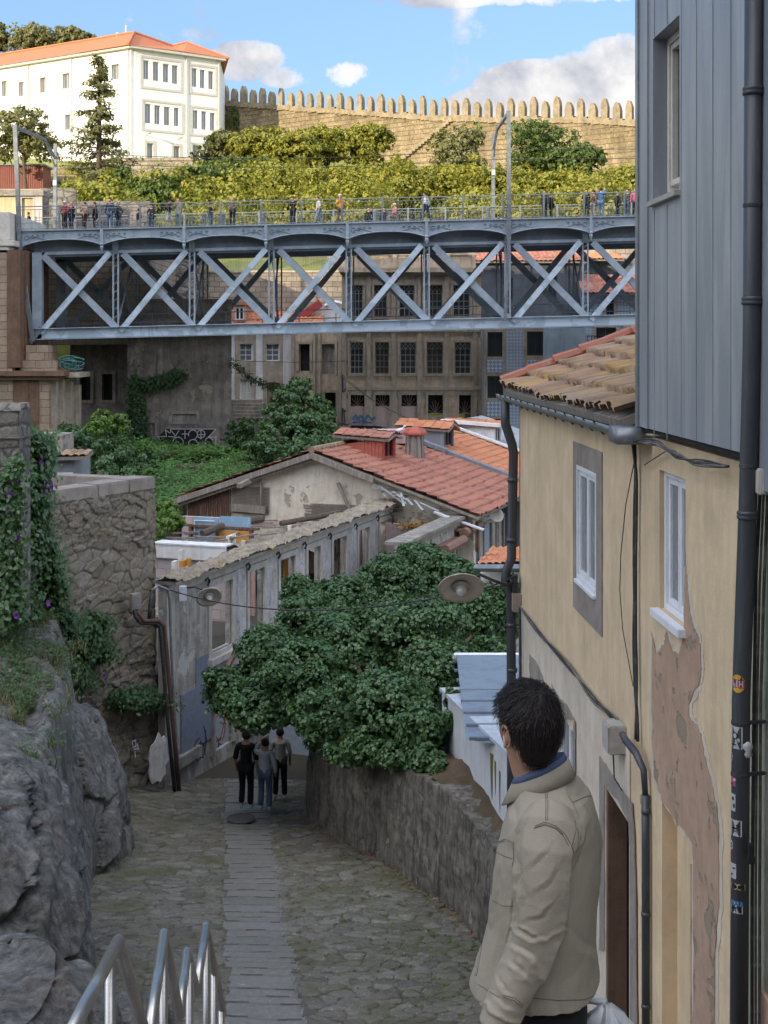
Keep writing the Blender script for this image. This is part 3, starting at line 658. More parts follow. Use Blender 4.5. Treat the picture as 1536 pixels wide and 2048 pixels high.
# ---------------------------------------------------------------- trees on the hill (px, row top, row bottom, half width px, D, material)
def hill_tree(px, rt, rb, hw, D, m, lab, seed, n=2600, size=.42, name='tree', group=None, nb=9, cat='tree'):
    c = P(px, (rt+rb)/2, D); zt_ = P(px, rt, D).z; zb_ = P(px, rb, D).z; w_ = hw/F*D; q = random.Random(seed)
    bl = []
    for i in range(nb):
        a = 2*math.pi*i/nb+q.uniform(-.4, .4); k = q.uniform(.25, .72); zz = zb_+(zt_-zb_)*q.uniform(.3, .8)
        r_ = w_*q.uniform(.40, .56)
        bl.append(((c.x+math.cos(a)*w_*k, c.y+math.sin(a)*w_*k*.7, min(zz, zt_-r_*.7)), (r_, r_, r_*.75)))
    r_ = w_*.56; bl.append(((c.x, c.y, zt_-r_*.8), (r_, r_, r_*.8)))
    gz = 5.0+max(min(D, 150)-96, -2)*.275
    gz = min(gz, zb_)
    return tree(name, (c.x, c.y, gz), (c.x, c.y, zt_-(zt_-zb_)*.35), bl, n, size, m, lab, cat, group, .18, seed, 6)
HT = [(445, 262, 345, 52, 128, 'leaf_fo', 'olive green bushy tree left of the sunlit thicket, below the wall'), (520, 256, 350, 66, 127, 'leaf_far', 'yellow green tree in front of the left half of the castle wall'),
 (590, 262, 350, 60, 124, 'leaf_far', 'small round yellow green tree at the middle of the thicket'), (650, 250, 345, 68, 128, 'leaf_far', 'wide yellow green tree touching the castle wall face'), (725, 246, 345, 62, 128, 'leaf_far', 'tall yellow green tree with rounded top beside wall stairs'),
 (480, 318, 430, 80, 118, 'leaf_fd', 'dark green tree behind the bridge near the two left strollers'), (560, 322, 440, 76, 116, 'leaf_far', 'yellow tree behind the bridge left of white shirted walker'), (650, 330, 445, 82, 114, 'leaf_far', 'yellow green tree behind person in orange jacket'),
 (740, 322, 445, 76, 116, 'leaf_far', 'yellow green tree behind seated person in pink'), (825, 334, 445, 80, 114, 'leaf_far', 'bright yellow green tree behind walker with white shirt'), (800, 318, 360, 34, 124, 'leaf_far', 'small tree under the foot of the wall stairs'),
 (915, 252, 370, 72, 124, 'leaf_fo', 'olive grey loose tree left of the catenary mast'), (1080, 242, 370, 84, 126, 'leaf_fd', 'green spreading tree right of the catenary mast'), (1150, 290, 370, 62, 124, 'leaf_fd', 'low branch green shrub at foot of the castle wall'),
 (910, 332, 440, 82, 114, 'leaf_far', 'yellow thicket tree just left of the catenary mast'), (1000, 336, 440, 78, 113, 'leaf_far', 'yellow thicket tree behind the catenary mast'), (1085, 338, 440, 78, 113, 'leaf_far', 'yellow thicket tree behind the couple in black'),
 (1170, 335, 440, 80, 113, 'leaf_far', 'yellow thicket tree behind group taking photos'), (1260, 335, 440, 76, 112, 'leaf_far', 'yellow thicket tree beside the grey building edge'), (1330, 330, 440, 60, 112, 'leaf_far', 'yellow thicket tree hidden mostly by the grey building'),
 (390, 332, 430, 52, 112, 'leaf_fd', 'dark green shaded tree below the grey terrace wall'), (310, 350, 445, 60, 110, 'leaf_fd', 'dark green shaded tree behind the left railing'), (245, 335, 440, 45, 112, 'leaf_fd', 'dark green shrub at foot of the conifer'), (190, 375, 450, 30, 100, 'leaf_bright', 'fresh green sapling beside the rubble wall')]
for i, (px, rt, rb, hw, D, m_, lab) in enumerate(HT):
    hill_tree(px, rt, rb, hw, D, G[m_], lab, 100+i, 6400 if hw > 45 else 3600, .34, 'tree', 'trees on the slope behind the bridge')
# undergrowth filling the slope
r_ = np.random.default_rng(5); bl = []
for i in range(110):
    px = r_.uniform(170, 1420); D = r_.uniform(99, 122); row = r_.uniform(395, 462) if D < 110 else r_.uniform(350, 420)
    c = P(px, row, D); bl.append(((c.x, c.y, c.z), (2.6, 2.2, 1.7)))
o = leafmesh('undergrowth', bl, 60000, .34, G['leaf_far'], None, 8, nsub=14, sub=.34); tag(o, 'yellow green undergrowth covering the slope behind the bridge', 'undergrowth', None, 'stuff')
hill_tree(50, 215, 335, 78, 124, G['leaf_fo'], 'rounded olive tree in front of white building, far left', 140, 5200, .36)
for i, (px, rt, rb, hw, lab) in enumerate(((60, 50, 120, 55, 'green tree top rising behind the orange roof, leftmost broadleaf'), (112, 52, 110, 45, 'green tree top behind the middle of the orange roof'), (165, 62, 115, 32, 'small green tree top behind the roof beside the corner ridge'), (-5, 42, 130, 28, 'dark conifer top at the upper left corner'))):
    hill_tree(px, rt, rb, hw, 185, G['leaf_pine' if i == 3 else 'leaf_fo'], lab, 150+i, 3600, .5, group='trees behind the orange roof')
# conifer
base = P(197, 400, 118); top_ = P(196, 112, 118); root = empty('conifer', base, 'tall ragged conifer in front of the white building', 'tree')
b = MB(); b.tube([base-V((0, 0, 1)), base.lerp(top_, .5)+V((.1, 0, 0)), top_], [.3, .2, .04], 8)
pos, nor, rid = [], [], []; q = random.Random(4)
for i in range(130):
    f = q.random()**.85; f = .16+.84*f; z0 = base.lerp(top_, f); a = q.uniform(0, 6.28); L = (1-f)**.72*3.3*q.uniform(.45, 1.3)+.3
    d = V((math.cos(a), math.sin(a), q.uniform(-.18, .22))).normalized(); e = z0+d*L; b.tube([z0, z0.lerp(e, .5)+V((0, 0, .08)), e], [.05, .035, .01], 5)
    for j in range(int(42*L/2+10)):
        tt_ = q.uniform(.2, 1.03); p = z0.lerp(e, tt_)+V((q.gauss(0, .16), q.gauss(0, .16), q.gauss(-.10, .13))); pos.append(p); nor.append(d+V((0, 0, .6))); rid.append(q.random())
b.build('trunk', G['bark'], root, True)
leaves('crown', np.array(pos), np.array(nor), np.array(rid), .34, G['leaf_pine'], root, np.random.default_rng(2), .3, .5)
# ivy on the castle wall, ragged plants
for px, row, rx, ry, D, n, lab, mm in ((965, 262, 26, 22, 147, 1500, 'bright green ivy patch below the merlons left of the mast', 'leaf_bright'), (1050, 262, 18, 20, 143.5, 900, 'bright green ivy patch below the merlons right of the mast', 'leaf_bright'), (465, 235, 14, 24, 168, 700, 'dark shrub growing from the wall at its left end', 'leaf_fd')):
    c = P(px, row, D); o = leafmesh('wall_ivy', [((c.x, c.y, c.z), (rx/F*D, .4, ry/F*D)), ((c.x+.6, c.y, c.z-.5), (rx/F*D*.6, .5, ry/F*D*.7))], n, .3, G[mm], None, int(px)); tag(rebase(o), lab, 'ivy')
# ---------------------------------------------------------------- the iron bridge (front truss at y=75, rear at y=81)
DB = 75.
def gr(px): return -.024*(px-20)                       # the deck climbs slightly to the right
def Q(px, row, D=DB, ref=None):
    """row given for px=20; the grade is added"""
    p = P(px, row, DB); p.z += (.024*(px-20))/F*DB; p.y = D; return p
root = empty('iron_bridge', Q(540, 690), 'blue grey iron truss bridge deck crossing the valley with scalloped fascia', 'bridge')
nodes = [40+i*162.5 for i in range(10)]; XE = 1640
nodes = [45, 206, 370, 533, 695, 853, 1015, 1180, 1342, 1505]
b = MB()
a_, c_ = Q(22, 463, 76.5), Q(XE, 463, 76.5)
# deck slab
b.obox(Q(22, 468, 74.9), c_-a_, V((0, 6.2, 0)), V((0, 0, .14))); b.build('deck', G['bridgedark'], root)
# fascia with shallow arches: one panel per bay
for i, (x0, x1) in enumerate(zip(nodes, nodes[1:])):
    b = MB(); n = 18; pts = []
    for j in range(n+1):
        f = j/n; px = x0+(x1-x0)*f; e = 1-abs(2*f-1)**2.6; pts.append(Q(px, 495-13*e, 74.72))
    poly = [Q(x0, 463, 74.72), Q(x1, 463, 74.72)]+pts[::-1]; b.prism(poly, (0, .09, 0))
    o = b.build('fascia_panel', G['bluebridge'], root)
    b = MB(); b.tube([p-V((0, .03, 0)) for p in pts], .035, 6); b.obox(Q(x0, 464.5, 74.6), Q(x1, 464.5, 74.6)-Q(x0, 464.5, 74.6), V((0, .12, 0)), V((0, 0, .07)))
    b.build('fascia_moulding', G['bluebridge'], o)
    b = MB()
    for sx, xx in ((1, x0+12), (-1, x1-12)):             # cast scroll ornament
        for k, (dx, rr) in enumerate(((0, .12), (12, .09), (22, .06), (33, .05))):
            cc = Q(xx+sx*dx, 477-k*1.2, 74.69); b.tube([cc+V((math.cos(a)*rr, 0, math.sin(a)*rr)) for a in np.linspace(0, 5.4, 9)], .018, 4)
        b.tube([Q(xx+sx*d, 479-3*math.sin(d/9.), 74.69) for d in range(0, 58, 5)], .018, 4)
    b.build('scroll_ornament', G['bridgedark'], o)
for px in nodes[1:]:
    b = MB(); b.lathe([(.05, .22), (.11, .16), (.05, .08), (.10, 0), (.07, -.1), (.01, -.26)], Q(px, 500, 74.6), 8); b.obox(Q(px-3, 500, 74.58), V((.16, 0, 0)), V((0, .14, 0)), V((0, 0, 1.0)))
    b.build('bracket_finial', G['bluebridge'], root)
# girder under the deck + top chords
def chord(nm, r0, r1, y, th, m, x0=62, x1=XE):
    b = MB(); a = Q(x0, r1, y); c = Q(x1, r1, y); b.obox(a, c-a, V((0, th, 0)), V((0, 0, (r1-r0)/F*DB))); return b.build(nm, m, root)
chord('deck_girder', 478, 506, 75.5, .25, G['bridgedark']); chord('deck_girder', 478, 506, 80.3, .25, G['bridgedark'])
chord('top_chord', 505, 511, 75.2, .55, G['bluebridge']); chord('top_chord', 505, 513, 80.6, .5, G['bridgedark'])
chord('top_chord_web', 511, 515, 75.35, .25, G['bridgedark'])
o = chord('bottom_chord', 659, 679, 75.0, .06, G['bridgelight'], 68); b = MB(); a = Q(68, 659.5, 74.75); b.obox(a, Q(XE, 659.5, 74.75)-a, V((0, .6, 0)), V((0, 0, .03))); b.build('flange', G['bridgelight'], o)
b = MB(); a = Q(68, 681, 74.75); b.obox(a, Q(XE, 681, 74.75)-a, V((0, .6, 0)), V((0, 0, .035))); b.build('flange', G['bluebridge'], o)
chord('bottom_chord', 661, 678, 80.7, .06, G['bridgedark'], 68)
tops = [85, 245, 398, 557, 712, 868, 1030, 1186, 1345, 1505]
def lbar(nm, A, B, w, m):
    b = MB(); A, B = V(A), V(B); b.bar(A, B, .06, w, (0, 1, 0)) ; d = (B-A).normalized(); s_ = d.cross(V((0, 1, 0)))
    b = MB(); b.bar(A, B, w, .045, (0, 1, 0)); b.bar(A+s_*(w/2-.02)+V((0, .07, 0)), B+s_*(w/2-.02)+V((0, .07, 0)), .04, .16, (0, 1, 0)); b.bar(A-s_*(w/2-.02)+V((0, .07, 0)), B-s_*(w/2-.02)+V((0, .07, 0)), .04, .16, (0, 1, 0))
    return b.build(nm, m, root)
for i in range(len(tops)-1):
    x0, x1 = tops[i], tops[i+1]
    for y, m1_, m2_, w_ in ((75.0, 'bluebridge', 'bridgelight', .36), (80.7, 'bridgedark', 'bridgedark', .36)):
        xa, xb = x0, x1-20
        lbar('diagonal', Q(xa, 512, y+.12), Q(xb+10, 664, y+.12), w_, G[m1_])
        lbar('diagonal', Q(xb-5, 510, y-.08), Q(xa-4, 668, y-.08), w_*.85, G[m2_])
    px = x1-15
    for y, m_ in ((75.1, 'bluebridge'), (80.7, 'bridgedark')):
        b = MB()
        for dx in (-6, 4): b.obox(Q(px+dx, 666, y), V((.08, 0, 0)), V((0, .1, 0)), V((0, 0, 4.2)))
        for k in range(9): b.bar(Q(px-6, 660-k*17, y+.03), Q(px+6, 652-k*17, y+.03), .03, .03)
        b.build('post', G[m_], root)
    b = MB(); b.bar(Q(px, 508, 75.4), Q(px, 664, 80.6), .09, .09); b.bar(Q(px, 664, 75.4), Q(px, 508, 80.6), .09, .09); b.bar(Q(px, 512, 75.4), Q(px, 512, 80.6), .2, .2); b.bar(Q(px, 668, 75.4), Q(px, 668, 80.6), .2, .2)
    b.build('cross_brace', G['bridgedark'], root)
    b = MB(); b.tube([Q(px-2, 500, 75.35), Q(px-9, 486, 75.1), Q(px-22, 478, 74.9)], .07, 6); b.bar(Q(px, 512, 75.2), Q(px, 482, 74.95), .3, .14); b.build('gusset', G['bridgedark'], root)
# heavy end post and the walkway inside the truss
b = MB(); b.obox(Q(64, 681, 75.0), V((.52, 0, 0)), V((0, .5, 0)), V((0, 0, 4.75))); b.obox(Q(64, 681, 80.6), V((.52, 0, 0)), V((0, .5, 0)), V((0, 0, 4.75))); b.obox(Q(82, 512, 75.2), V((.3, 0, -.35)), V((0, .3, 0)), V((0, 0, .3))); b.build('end_post', G['bluebridge'], root)
b = MB(); b.bar(Q(60, 686, 74.95), Q(84, 656, 74.85), .3, .1, (0, 1, 0)); b.build('end_gusset', G['bridgedark'], root)
b = MB()
for r_2 in (630, 648): b.tube([Q(90, r_2, 79.6), Q(XE, r_2, 79.6)], .03, 5)
for k in range(20): b.tube([Q(120+k*78, 668, 79.6), Q(120+k*78, 630, 79.6)], .03, 5)
b.obox(Q(90, 668, 78.7), Q(XE, 668, 78.7)-Q(90, 668, 78.7), V((0, 1.0, 0)), V((0, 0, .06)))
b.build('inspection_walkway', G['bridgedark'], root)
# parapet railing: front and rear
k = 0
def railing(y, x0, x1, hgt, step):
    n = int((x1-x0)/step); sc = DB/y
    for i in range(n):
        a = x0+i*step; A = Q(a, 463, y); B = Q(a+step, 463, y); b = MB(); U = B-A
        A.x *= 1; h = hgt
        b.obox(A+V((-.05, -.05, 0)), V((.1, 0, 0)), V((0, .1, 0)), V((0, 0, h+.06)))
        for z, r in ((h, .03), (h-.17, .018), (.1, .02), (.42, .015)): b.tube([A+V((0, 0, z)), B+V((0, 0, z))], r, 6)
        m_ = 10
        for j in range(1, m_): p = A+U*(j/m_); b.tube([p+V((0, 0, .1)), p+V((0, 0, h-.17))], .008, 4)
        for j in range(0, m_, 2):
            p = A+U*((j+1)/m_)+V((0, 0, .26)); b.tube([p+V((math.cos(t_)*.11, 0, math.sin(t_)*.11)) for t_ in np.linspace(0, 6.28, 9)], .008, 4)
        b.build('railing_panel', G['rail'], root)
railing(74.8, 40, XE, 1.32, 80.5); railing(81., 15, XE, 1.32, 80.5)
# electricity mast pairs
def portal(base_px, rb, top_px, rt, px2, rb2, rt2, lab, D2=81.2):
    rt_ = empty('catenary_mast', P(base_px, rb, 74.6), lab, 'mast', 'catenary masts on the bridge')
    b = MB(); A = P(base_px, rb, 74.6); T = P(top_px, rt, 74.6); b.obox(A-V((.11, .1, 0)), V((.22, 0, 0)), V((0, .2, 0)), T-A); b.build('mast', G['mast'], rt_)
    b = MB(); A2 = P(px2, rb2, D2); T2 = P(px2+1, rt2, D2); b.obox(A2-V((.1, .1, 0)), V((.2, 0, 0)), V((0, .2, 0)), T2-A2); b.build('rear_mast', G['mast'], rt_)
    b = MB(); e = T-V((0, 0, .1)); f_ = T2-V((0, 0, 0)); e2 = e+(f_-e)*.72; b.bar(e, e2, .16, .16); b.bar(e2, f_-V((0, 0, .9)), .13, .13); b.build('cross_arm', G['mast'], rt_)
    b = MB(); b.bar(e-V((0, 0, .7)), e+(f_-e)*.12, .07, .07); b.bar(f_-V((0, 0, 1.4)), e2, .07, .07); b.build('brace', G['mast'], rt_)
    b = MB(); b.box(A2.lerp(T2, .55)+V((0, -.13, 0)), (.2, .12, .3)); b.build('junction_box', G['white'], rt_)
    return rt_
m1_ = portal(40, 500, 30, 250, 110, 462, 288, 'left catenary mast pair with leaning lower strut beside the stone pier')
b = MB(); b.bar(P(40, 500, 74.5), P(66, 682, 74.5), .22, .2); b.build('lower_strut', G['mast'], m1_)
m2_ = portal(1018, 475, 1017, 222, 986, 440, 268, 'right catenary mast pair rising in front of the castle wall')
b = MB(); b.bar(P(1018, 475, 74.5), P(1010, 642, 74.5), .2, .18); b.build('lower_strut', G['mast'], m2_)
for j, (D, ra, rb_, rc) in enumerate(((77.5, 305, 322, 268), (78.5, 318, 336, 290))):
    b = MB(); pts = []
    for i in range(41):
        f = i/40; px = 112+(1660-112)*f; row = ra+6*j+(-10 if px > 986 else 0)*0+14*math.sin(math.pi*min(1, (px-112)/874))*(px < 986)-.006*(px-112); pts.append(P(px, row, D))
    b.tube(pts, .016, 4); tag(rebase(b.build('overhead_wire', G['cable'])), ('upper' if j == 0 else 'lower')+' thin overhead tram wire strung between the two mast pairs', 'wire')

# ---------------------------------------------------------------- stone pier and abutment at left
root = empty('bridge_pier', P(60, 860, 74), 'tall tan granite bridge pier with rust brown stains at left edge', 'pier')
def PX(b, x0, x1, r0, r1, D, dep): a = P(x0, r1, D); c = P(x1, r0, D); return b.obox(a, V((c.x-a.x, 0, 0)), V((0, dep, 0)), V((0, 0, c.z-a.z)))
b = MB(); PX(b, -140, 24, 500, 743, 73.5, 6); b.build('upper_shaft', G['piers'], root)
b = MB(); PX(b, 24, 52, 500, 745, 74.3, 5); b.build('recess', G['pierb'], root)
b = MB(); PX(b, 14, 40, 500, 735, 73.45, 1); b.build('stained_strip', G['pierb'], root)
b = MB(); PX(b, 52, 96, 690, 722, 74.2, 2); PX(b, 40, 112, 720, 742, 74., 2.2); b.build('bearing_block', G['piers'], root)
b = MB(); PX(b, -140, 128, 742, 752, 73.0, 2.6); PX(b, -140, 118, 752, 760, 73.2, 2.4); b.build('cornice', G['pierb'], root)
b = MB(); PX(b, -140, 98, 760, 1010, 73.5, 2.4); b.build('lower_shaft', G['piers'], root)
b = MB(); PX(b, 26, 78, 760, 1005, 73.45, .3); PX(b, 44, 56, 748, 1005, 73.4, .3); b.build('rust_streak', G['pierb'], root)
b = MB()
for i, (x0, x1) in enumerate(((98, 112), (114, 126), (130, 142), (146, 158))):
    PX(b, x0, x1, 752+i*6, 1000, 74+i*.7, .6)
PX(b, 96, 160, 745, 755, 74.2, 2.6); b.build('pilaster', G['stone_t'], root)
b = MB(); q = random.Random(3)
for k in range(7): c = P(140+q.uniform(-10, 10), 722+q.uniform(-6, 6), 74.5); b.tube([c+V((math.cos(a)*(.38+k*.03), q.uniform(-.1, .1), math.sin(a)*.18-a*.03)) for a in np.linspace(0, 7, 14)], .04, 5)
tag(rebase(b.build('rope_coil', flat('green_rope', (.06, .18, .17)))), 'coil of green rope lying on top of the pier cornice', 'rope')
root = empty('bridge_abutment', P(5, 500, 74), 'pale stone parapet block where the bridge deck starts', 'abutment')
b = MB(); PX(b, -140, 20, 424, 480, 73.6, 8); b.build('parapet', G['sill'], root, bevel=.04)
b = MB(); PX(b, -140, 28, 480, 492, 73.4, 8); PX(b, -140, 18, 492, 506, 73.5, 8); b.build('moulding', G['sill'], root, bevel=.03)
# street end of the bridge
b = MB(); PX(b, -300, 300, 466, 690, 82., 10); struct(b.build('street', G['retain']))
root = empty('yellow_kiosk', P(40, 465, 84), 'pale yellow flat roofed building behind the left end of the railing', 'kiosk')
f_ = Fr(P(-80, 0, 84), P(82, 0, 84)); hk = [f_.rect(44, 66, 396, 450)]
b = MB(); f_.wall(b, 0, f_.L, f_.hit(0, 466)[1], f_.hit(0, 378)[1], hk, .3); b.build('wall', G['creamw'], root)
b = MB(); f_.box(b, -.3, f_.L+.2, f_.hit(0, 392)[1], f_.hit(0, 380)[1], .003, .25); b.build('roof_edge', G['stain2'], root)
b = MB(); surround(f_, b, hk[0], .12, .06, False); f_.box(b, f_.L-.35, f_.L+.1, f_.hit(0, 466)[1], f_.hit(0, 392)[1], .004, .1); b.build('trim', G['frame_grey'], root)
b = MB(); f_.box(b, hk[0][0], hk[0][1], hk[0][2], hk[0][3], -.2, -.12); b.build('door', G['creamw'], root)
f_ = Fr(P(80, 0, 84.5), P(172, 0, 88)); f2 = Fr(P(80, 0, 84.2), P(152, 0, 84.6))
b = MB(); f2.wall(b, 0, f2.L, f2.hit(0, 466)[1], f2.hit(100, 376)[1], [], 1.2)
o = b.build('rubble_wall', G['rubble_d']); tag(rebase(o), 'dark rubble stone wall beside the yellow kiosk', 'wall')
b = MB(); PX(b, 152, 300, 402, 466, 88, 1.2); tag(rebase(b.build('rubble_wall', G['rubble_d'])), 'low rubble stone wall behind the walkers with red scarf', 'wall')

# ---------------------------------------------------------------- retaining wall, lawn fence
RWz = lambda px, row, D: (HZ-row)/F*D
f_ = Fr(P(385, 0, 93), P(760, 0, 93)); root = empty('retaining_wall', P(560, 700, 93), 'coursed stone retaining wall under the sunlit grass bank', 'wall')
b = MB(); f_.box(b, 0, f_.L, -8, f_.hit(400, 545)[1], -.55, 0); b.build('wall', G['retain'], root)
b = MB(); f_.box(b, 0, f_.L, f_.hit(400, 545)[1], f_.hit(400, 541)[1], -.6, .1); b.build('coping', G['stone_t'], root)
b = MB()
for i in range(120):
    u = i*f_.L/120; z = f_.hit(400, 541)[1]; b.tube([f_.pt(u, z, -.3), f_.pt(u, z+1.0, -.3)], .014, 4)
b.tube([f_.pt(0, z+.95, -.3), f_.pt(f_.L, z+.95, -.3)], .02, 5)
tag(rebase(b.build('hill_fence', G['mast'])), 'thin wire fence along the grass bank behind the bridge truss', 'fence')
root = empty('rubble_retaining_wall', P(330, 700, 92), 'high rubble masonry wall seen through the left truss bays', 'wall')
f_ = Fr(P(200, 0, 92), P(412, 0, 92.5)); b = MB(); f_.box(b, 0, f_.L, -8, f_.hit(300, 505)[1], -1.2, 0); b.build('wall', G['rubble_d'], root)
b = MB(); f_.box(b, f_.hit(295, 0)[0], f_.hit(307, 0)[0], -2, f_.hit(300, 500)[1], 0, .25); b.build('buttress', G['stone_t'], root)
f_ = Fr(P(655, 0, 97), P(1500, 0, 97)); b = MB(); f_.box(b, 0, f_.L, -8, f_.hit(700, 470)[1], -.5, 0); 
tag(rebase(b.build('upper_retaining_wall', G['retain'])), 'dark stone wall high behind the derelict stone house', 'wall')

# ---------------------------------------------------------------- blackened wall with graffiti
root = empty('blackened_wall', P(350, 915, 80), 'blackened windowless side wall with large graffiti below the bridge', 'wall')
f_ = Fr(P(255, 0, 80), P(462, 0, 80)); FG = f_
b = MB(); hh = [f_.rect(289, 310, 846, 884), f_.rect(345, 392, 828, 842), f_.rect(440, 460, 878, 905)]; f_.wall(b, 0, f_.L, f_.hit(300, 935)[1], f_.hit(300, 600)[1], hh, .3)
o = b.build('wall', G['stain'], root)
b = MB(); 
for h in hh: f_.box(b, h[0], h[1], h[2], h[3], -.25, -.1)
b.build('blocked_opening', G['stain2'], root)
b = MB(); f_.box(b, 0, f_.L, f_.hit(300, 604)[1], f_.hit(300, 598)[1], -.3, .12); b.build('coping', G['stain'], root)
b = MB(); f_.box(b, f_.hit(316, 0)[0], f_.hit(327, 0)[0], f_.hit(300, 770)[1], f_.hit(300, 690)[1], .003, .14); surround(f_, b, hh[0], .14, .05); surround(f_, b, hh[1], .2, .05); b.build('stone_pilaster', G['stain2'], root)
f2 = Fr(P(140, 0, 84), P(258, 0, 83)); b = MB(); hh = [f2.rect(205, 226, 748, 800), f2.rect(160, 182, 748, 800)]; f2.wall(b, 0, f2.L, -8, f2.hit(200, 600)[1], hh, .4); b.build('set_back_wall', G['stain'], root)
for h in hh: b = MB(); f2.box(b, h[0], h[1], h[2], h[3], -.3, -.2); b.build('window', G['dark'], root); b = MB(); surround(f2, b, h, .2, .08); b.build('window_surround', G['stain2'], root)
def strokes(fr_, lines, m, w_=.06, parent=None, name='lettering', d=.006, th=.006):
    b = MB()
    for ln in lines:
        for i, (p, q) in enumerate(zip(ln, ln[1:])):
            A = fr_.hp(p[0], p[1], d+(i % 3)*.002); B = fr_.hp(q[0], q[1], d+(i % 3)*.002); e = (B-A)
            if e.length < 1e-5: continue
            e.normalize(); b.bar(A-e*w_*.3, B+e*w_*.3, w_, th, fr_.N)
    return b.build(name, m, parent)
def arc(cx, cy, rx, ry, a0, a1, n=10): return [(cx+rx*math.cos(R(a)), cy-ry*math.sin(R(a))) for a in np.linspace(a0, a1, n)]
b = MB(); b.prism([f_.hp(x, y, .004) for x, y in ((316, 873), (333, 858), (432, 858), (418, 873), (431, 893), (404, 884), (388, 900), (366, 903), (352, 900), (334, 907))], -f_.N*.003)
gp = b.build('graffiti_fill', G['ink'], root)
outl = [[(316, 873), (333, 873), (331, 860), (340, 866), (342, 858), (432, 858), (417, 874), (432, 874), (431, 893)], [(316, 873), (334, 907), (350, 874), (337, 873)], [(334, 907), (362, 903), (372, 899)], arc(356, 886, 11, 12, 0, 360, 14), arc(356, 892, 4, 7, 0, 180, 8), [(352, 892), (352, 899)], [(360, 892), (360, 899)],
        [(343, 862), (351, 872), (358, 861)], [(364, 868), (376, 868)], [(370, 861), (370, 877)], arc(386, 869, 9, 9, -60, 200, 12), arc(386, 888, 9, 9, 60, 250, 12), [(378, 898), (378, 889)], arc(402, 868, 8, 8, 0, 360, 12), [(402, 861), (402, 878)], [(396, 869), (409, 869)], arc(418, 884, 8, 9, 30, 200, 8), [(390, 878), (400, 892)]]
strokes(f_, outl, G['inkw'], .05, root, 'graffiti_outline')
# ivy on that wall
def ivywall(fr_, poly, n, size, m, lab, name='wall_ivy', dep=.25, seed=1, cat='ivy', parent=None):
    r = np.random.default_rng(seed); pos, nor = [], []
    for k in range(n):
        i = r.integers(0, len(poly)); (x, y, sx, sy) = poly[i]; px = x+r.normal()*sx*.5; row = y+r.normal()*sy*.5
        p = fr_.hp(px, row, abs(r.normal())*dep+.03); pos.append(p); nor.append(fr_.N+V((0, 0, .3)))
    o = leaves(name, np.array(pos), np.array(nor), r.uniform(0, 1, n), size, m, parent, r, .2, .7, .6)
    return tag(rebase(o), lab, cat)
ivywall(f_, [(272, 780, 14, 30), (275, 820, 16, 40), (280, 860, 18, 40), (300, 770, 24, 12), (330, 762, 24, 12), (355, 752, 16, 10)], 3600, .2, G['leaf_ivyd'], 'dark ivy hanging in a column on the blackened wall')

# ---------------------------------------------------------------- small white house
def bdoor(fr_, h, parent, m, name='door', d=-.2): b = MB(); fr_.box(b, h[0], h[1], h[2], h[3], d-.06, d); return b.build(name, m, parent)
root = empty('white_house', P(530, 800, 90), 'small white house with granite window frames and orange roof behind the truss', 'house')
f_ = Fr(P(459, 0, 90), P(582, 0, 90)); zr = lambda row: f_.hit(500, row)[1]
hw = [f_.rect(478, 504, 688, 722), f_.rect(531, 558, 688, 722), f_.rect(480, 507, 758, 800), f_.rect(533, 560, 765, 812)]
b = MB(); f_.wall(b, 0, f_.L, zr(850), zr(656), hw, .4); b.build('wall', G['wwhite'], root)
for i, h in enumerate(hw[:3]): window(f_, root, h, G['white'], G['glassg'] if i < 2 else G['curtain'], 2, 3, .1, .07, .05)
bdoor(f_, hw[3], root, G['brownf'])
for x0, x1 in ((470, 512), (526, 566)):
    b = MB(); u0, u1 = f_.hit(x0, 0)[0], f_.hit(x1, 0)[0]
    f_.wall(b, u0, u1, zr(815), zr(660), [h for h in hw if u0 < h[0] < u1], .0) if 0 else None
    hs = [h for h in hw if u0 < h[0] < u1]; hs.sort(key=lambda h: h[2])
    f_.box(b, u0, hs[0][0], zr(815), zr(662), .003, .06); f_.box(b, hs[0][1], u1, zr(815), zr(662), .003, .06)
    f_.box(b, hs[0][0], hs[0][1], hs[0][3], hs[1][2], .003, .05); f_.box(b, hs[0][0], hs[0][1], hs[1][3], zr(662), .003, .05); b.build('window_surround', G['stone_t'], root)
b = MB(); f_.box(b, -.1, f_.L+.1, zr(658), zr(652), -.3, .3); b.build('cornice', G['stone_t'], root)
rf = roof('roof', root, P(452, 653, 89.7), P(645, 653, 89.7)-P(452, 653, 89.7), V((0, 5.5, (653-598)/F*90)), G['tile_o'], .3, .42, .04, 11)
b = MB(); fd = Fr(P(467, 0, 90.3), P(492, 0, 90.3)); hd = [fd.rect(470, 488, 614, 640)]; fd.wall(b, 0, fd.L, fd.hit(0, 643)[1], fd.hit(0, 609)[1], hd, .25)
dm = b.build('dormer', G['stone_t'], rf); b = MB(); ring(fd, b, hd[0], .08, -.1, -.05); u0, u1, z0, z1 = hd[0]; fd.box(b, (u0+u1)/2-.04, (u0+u1)/2+.04, z0, z1, -.1, -.04); b.build('dormer_window', G['white'], dm) if 0 else b.build('dormer_frame', G['white'], root)
b = MB(); fd.box(b, u0, u1, z0, z1, -.2, -.15); b.build('dormer_pane', G['glass'], root)
b = MB(); fd.box(b, -.1, fd.L+.1, fd.hit(0, 610)[1], fd.hit(0, 606)[1], -2.5, .1); fd.box(b, 0, fd.L, fd.hit(0, 643)[1], fd.hit(0, 610)[1], -2.5, -.3); b.build('dormer_roof', G['tile_o'], root)
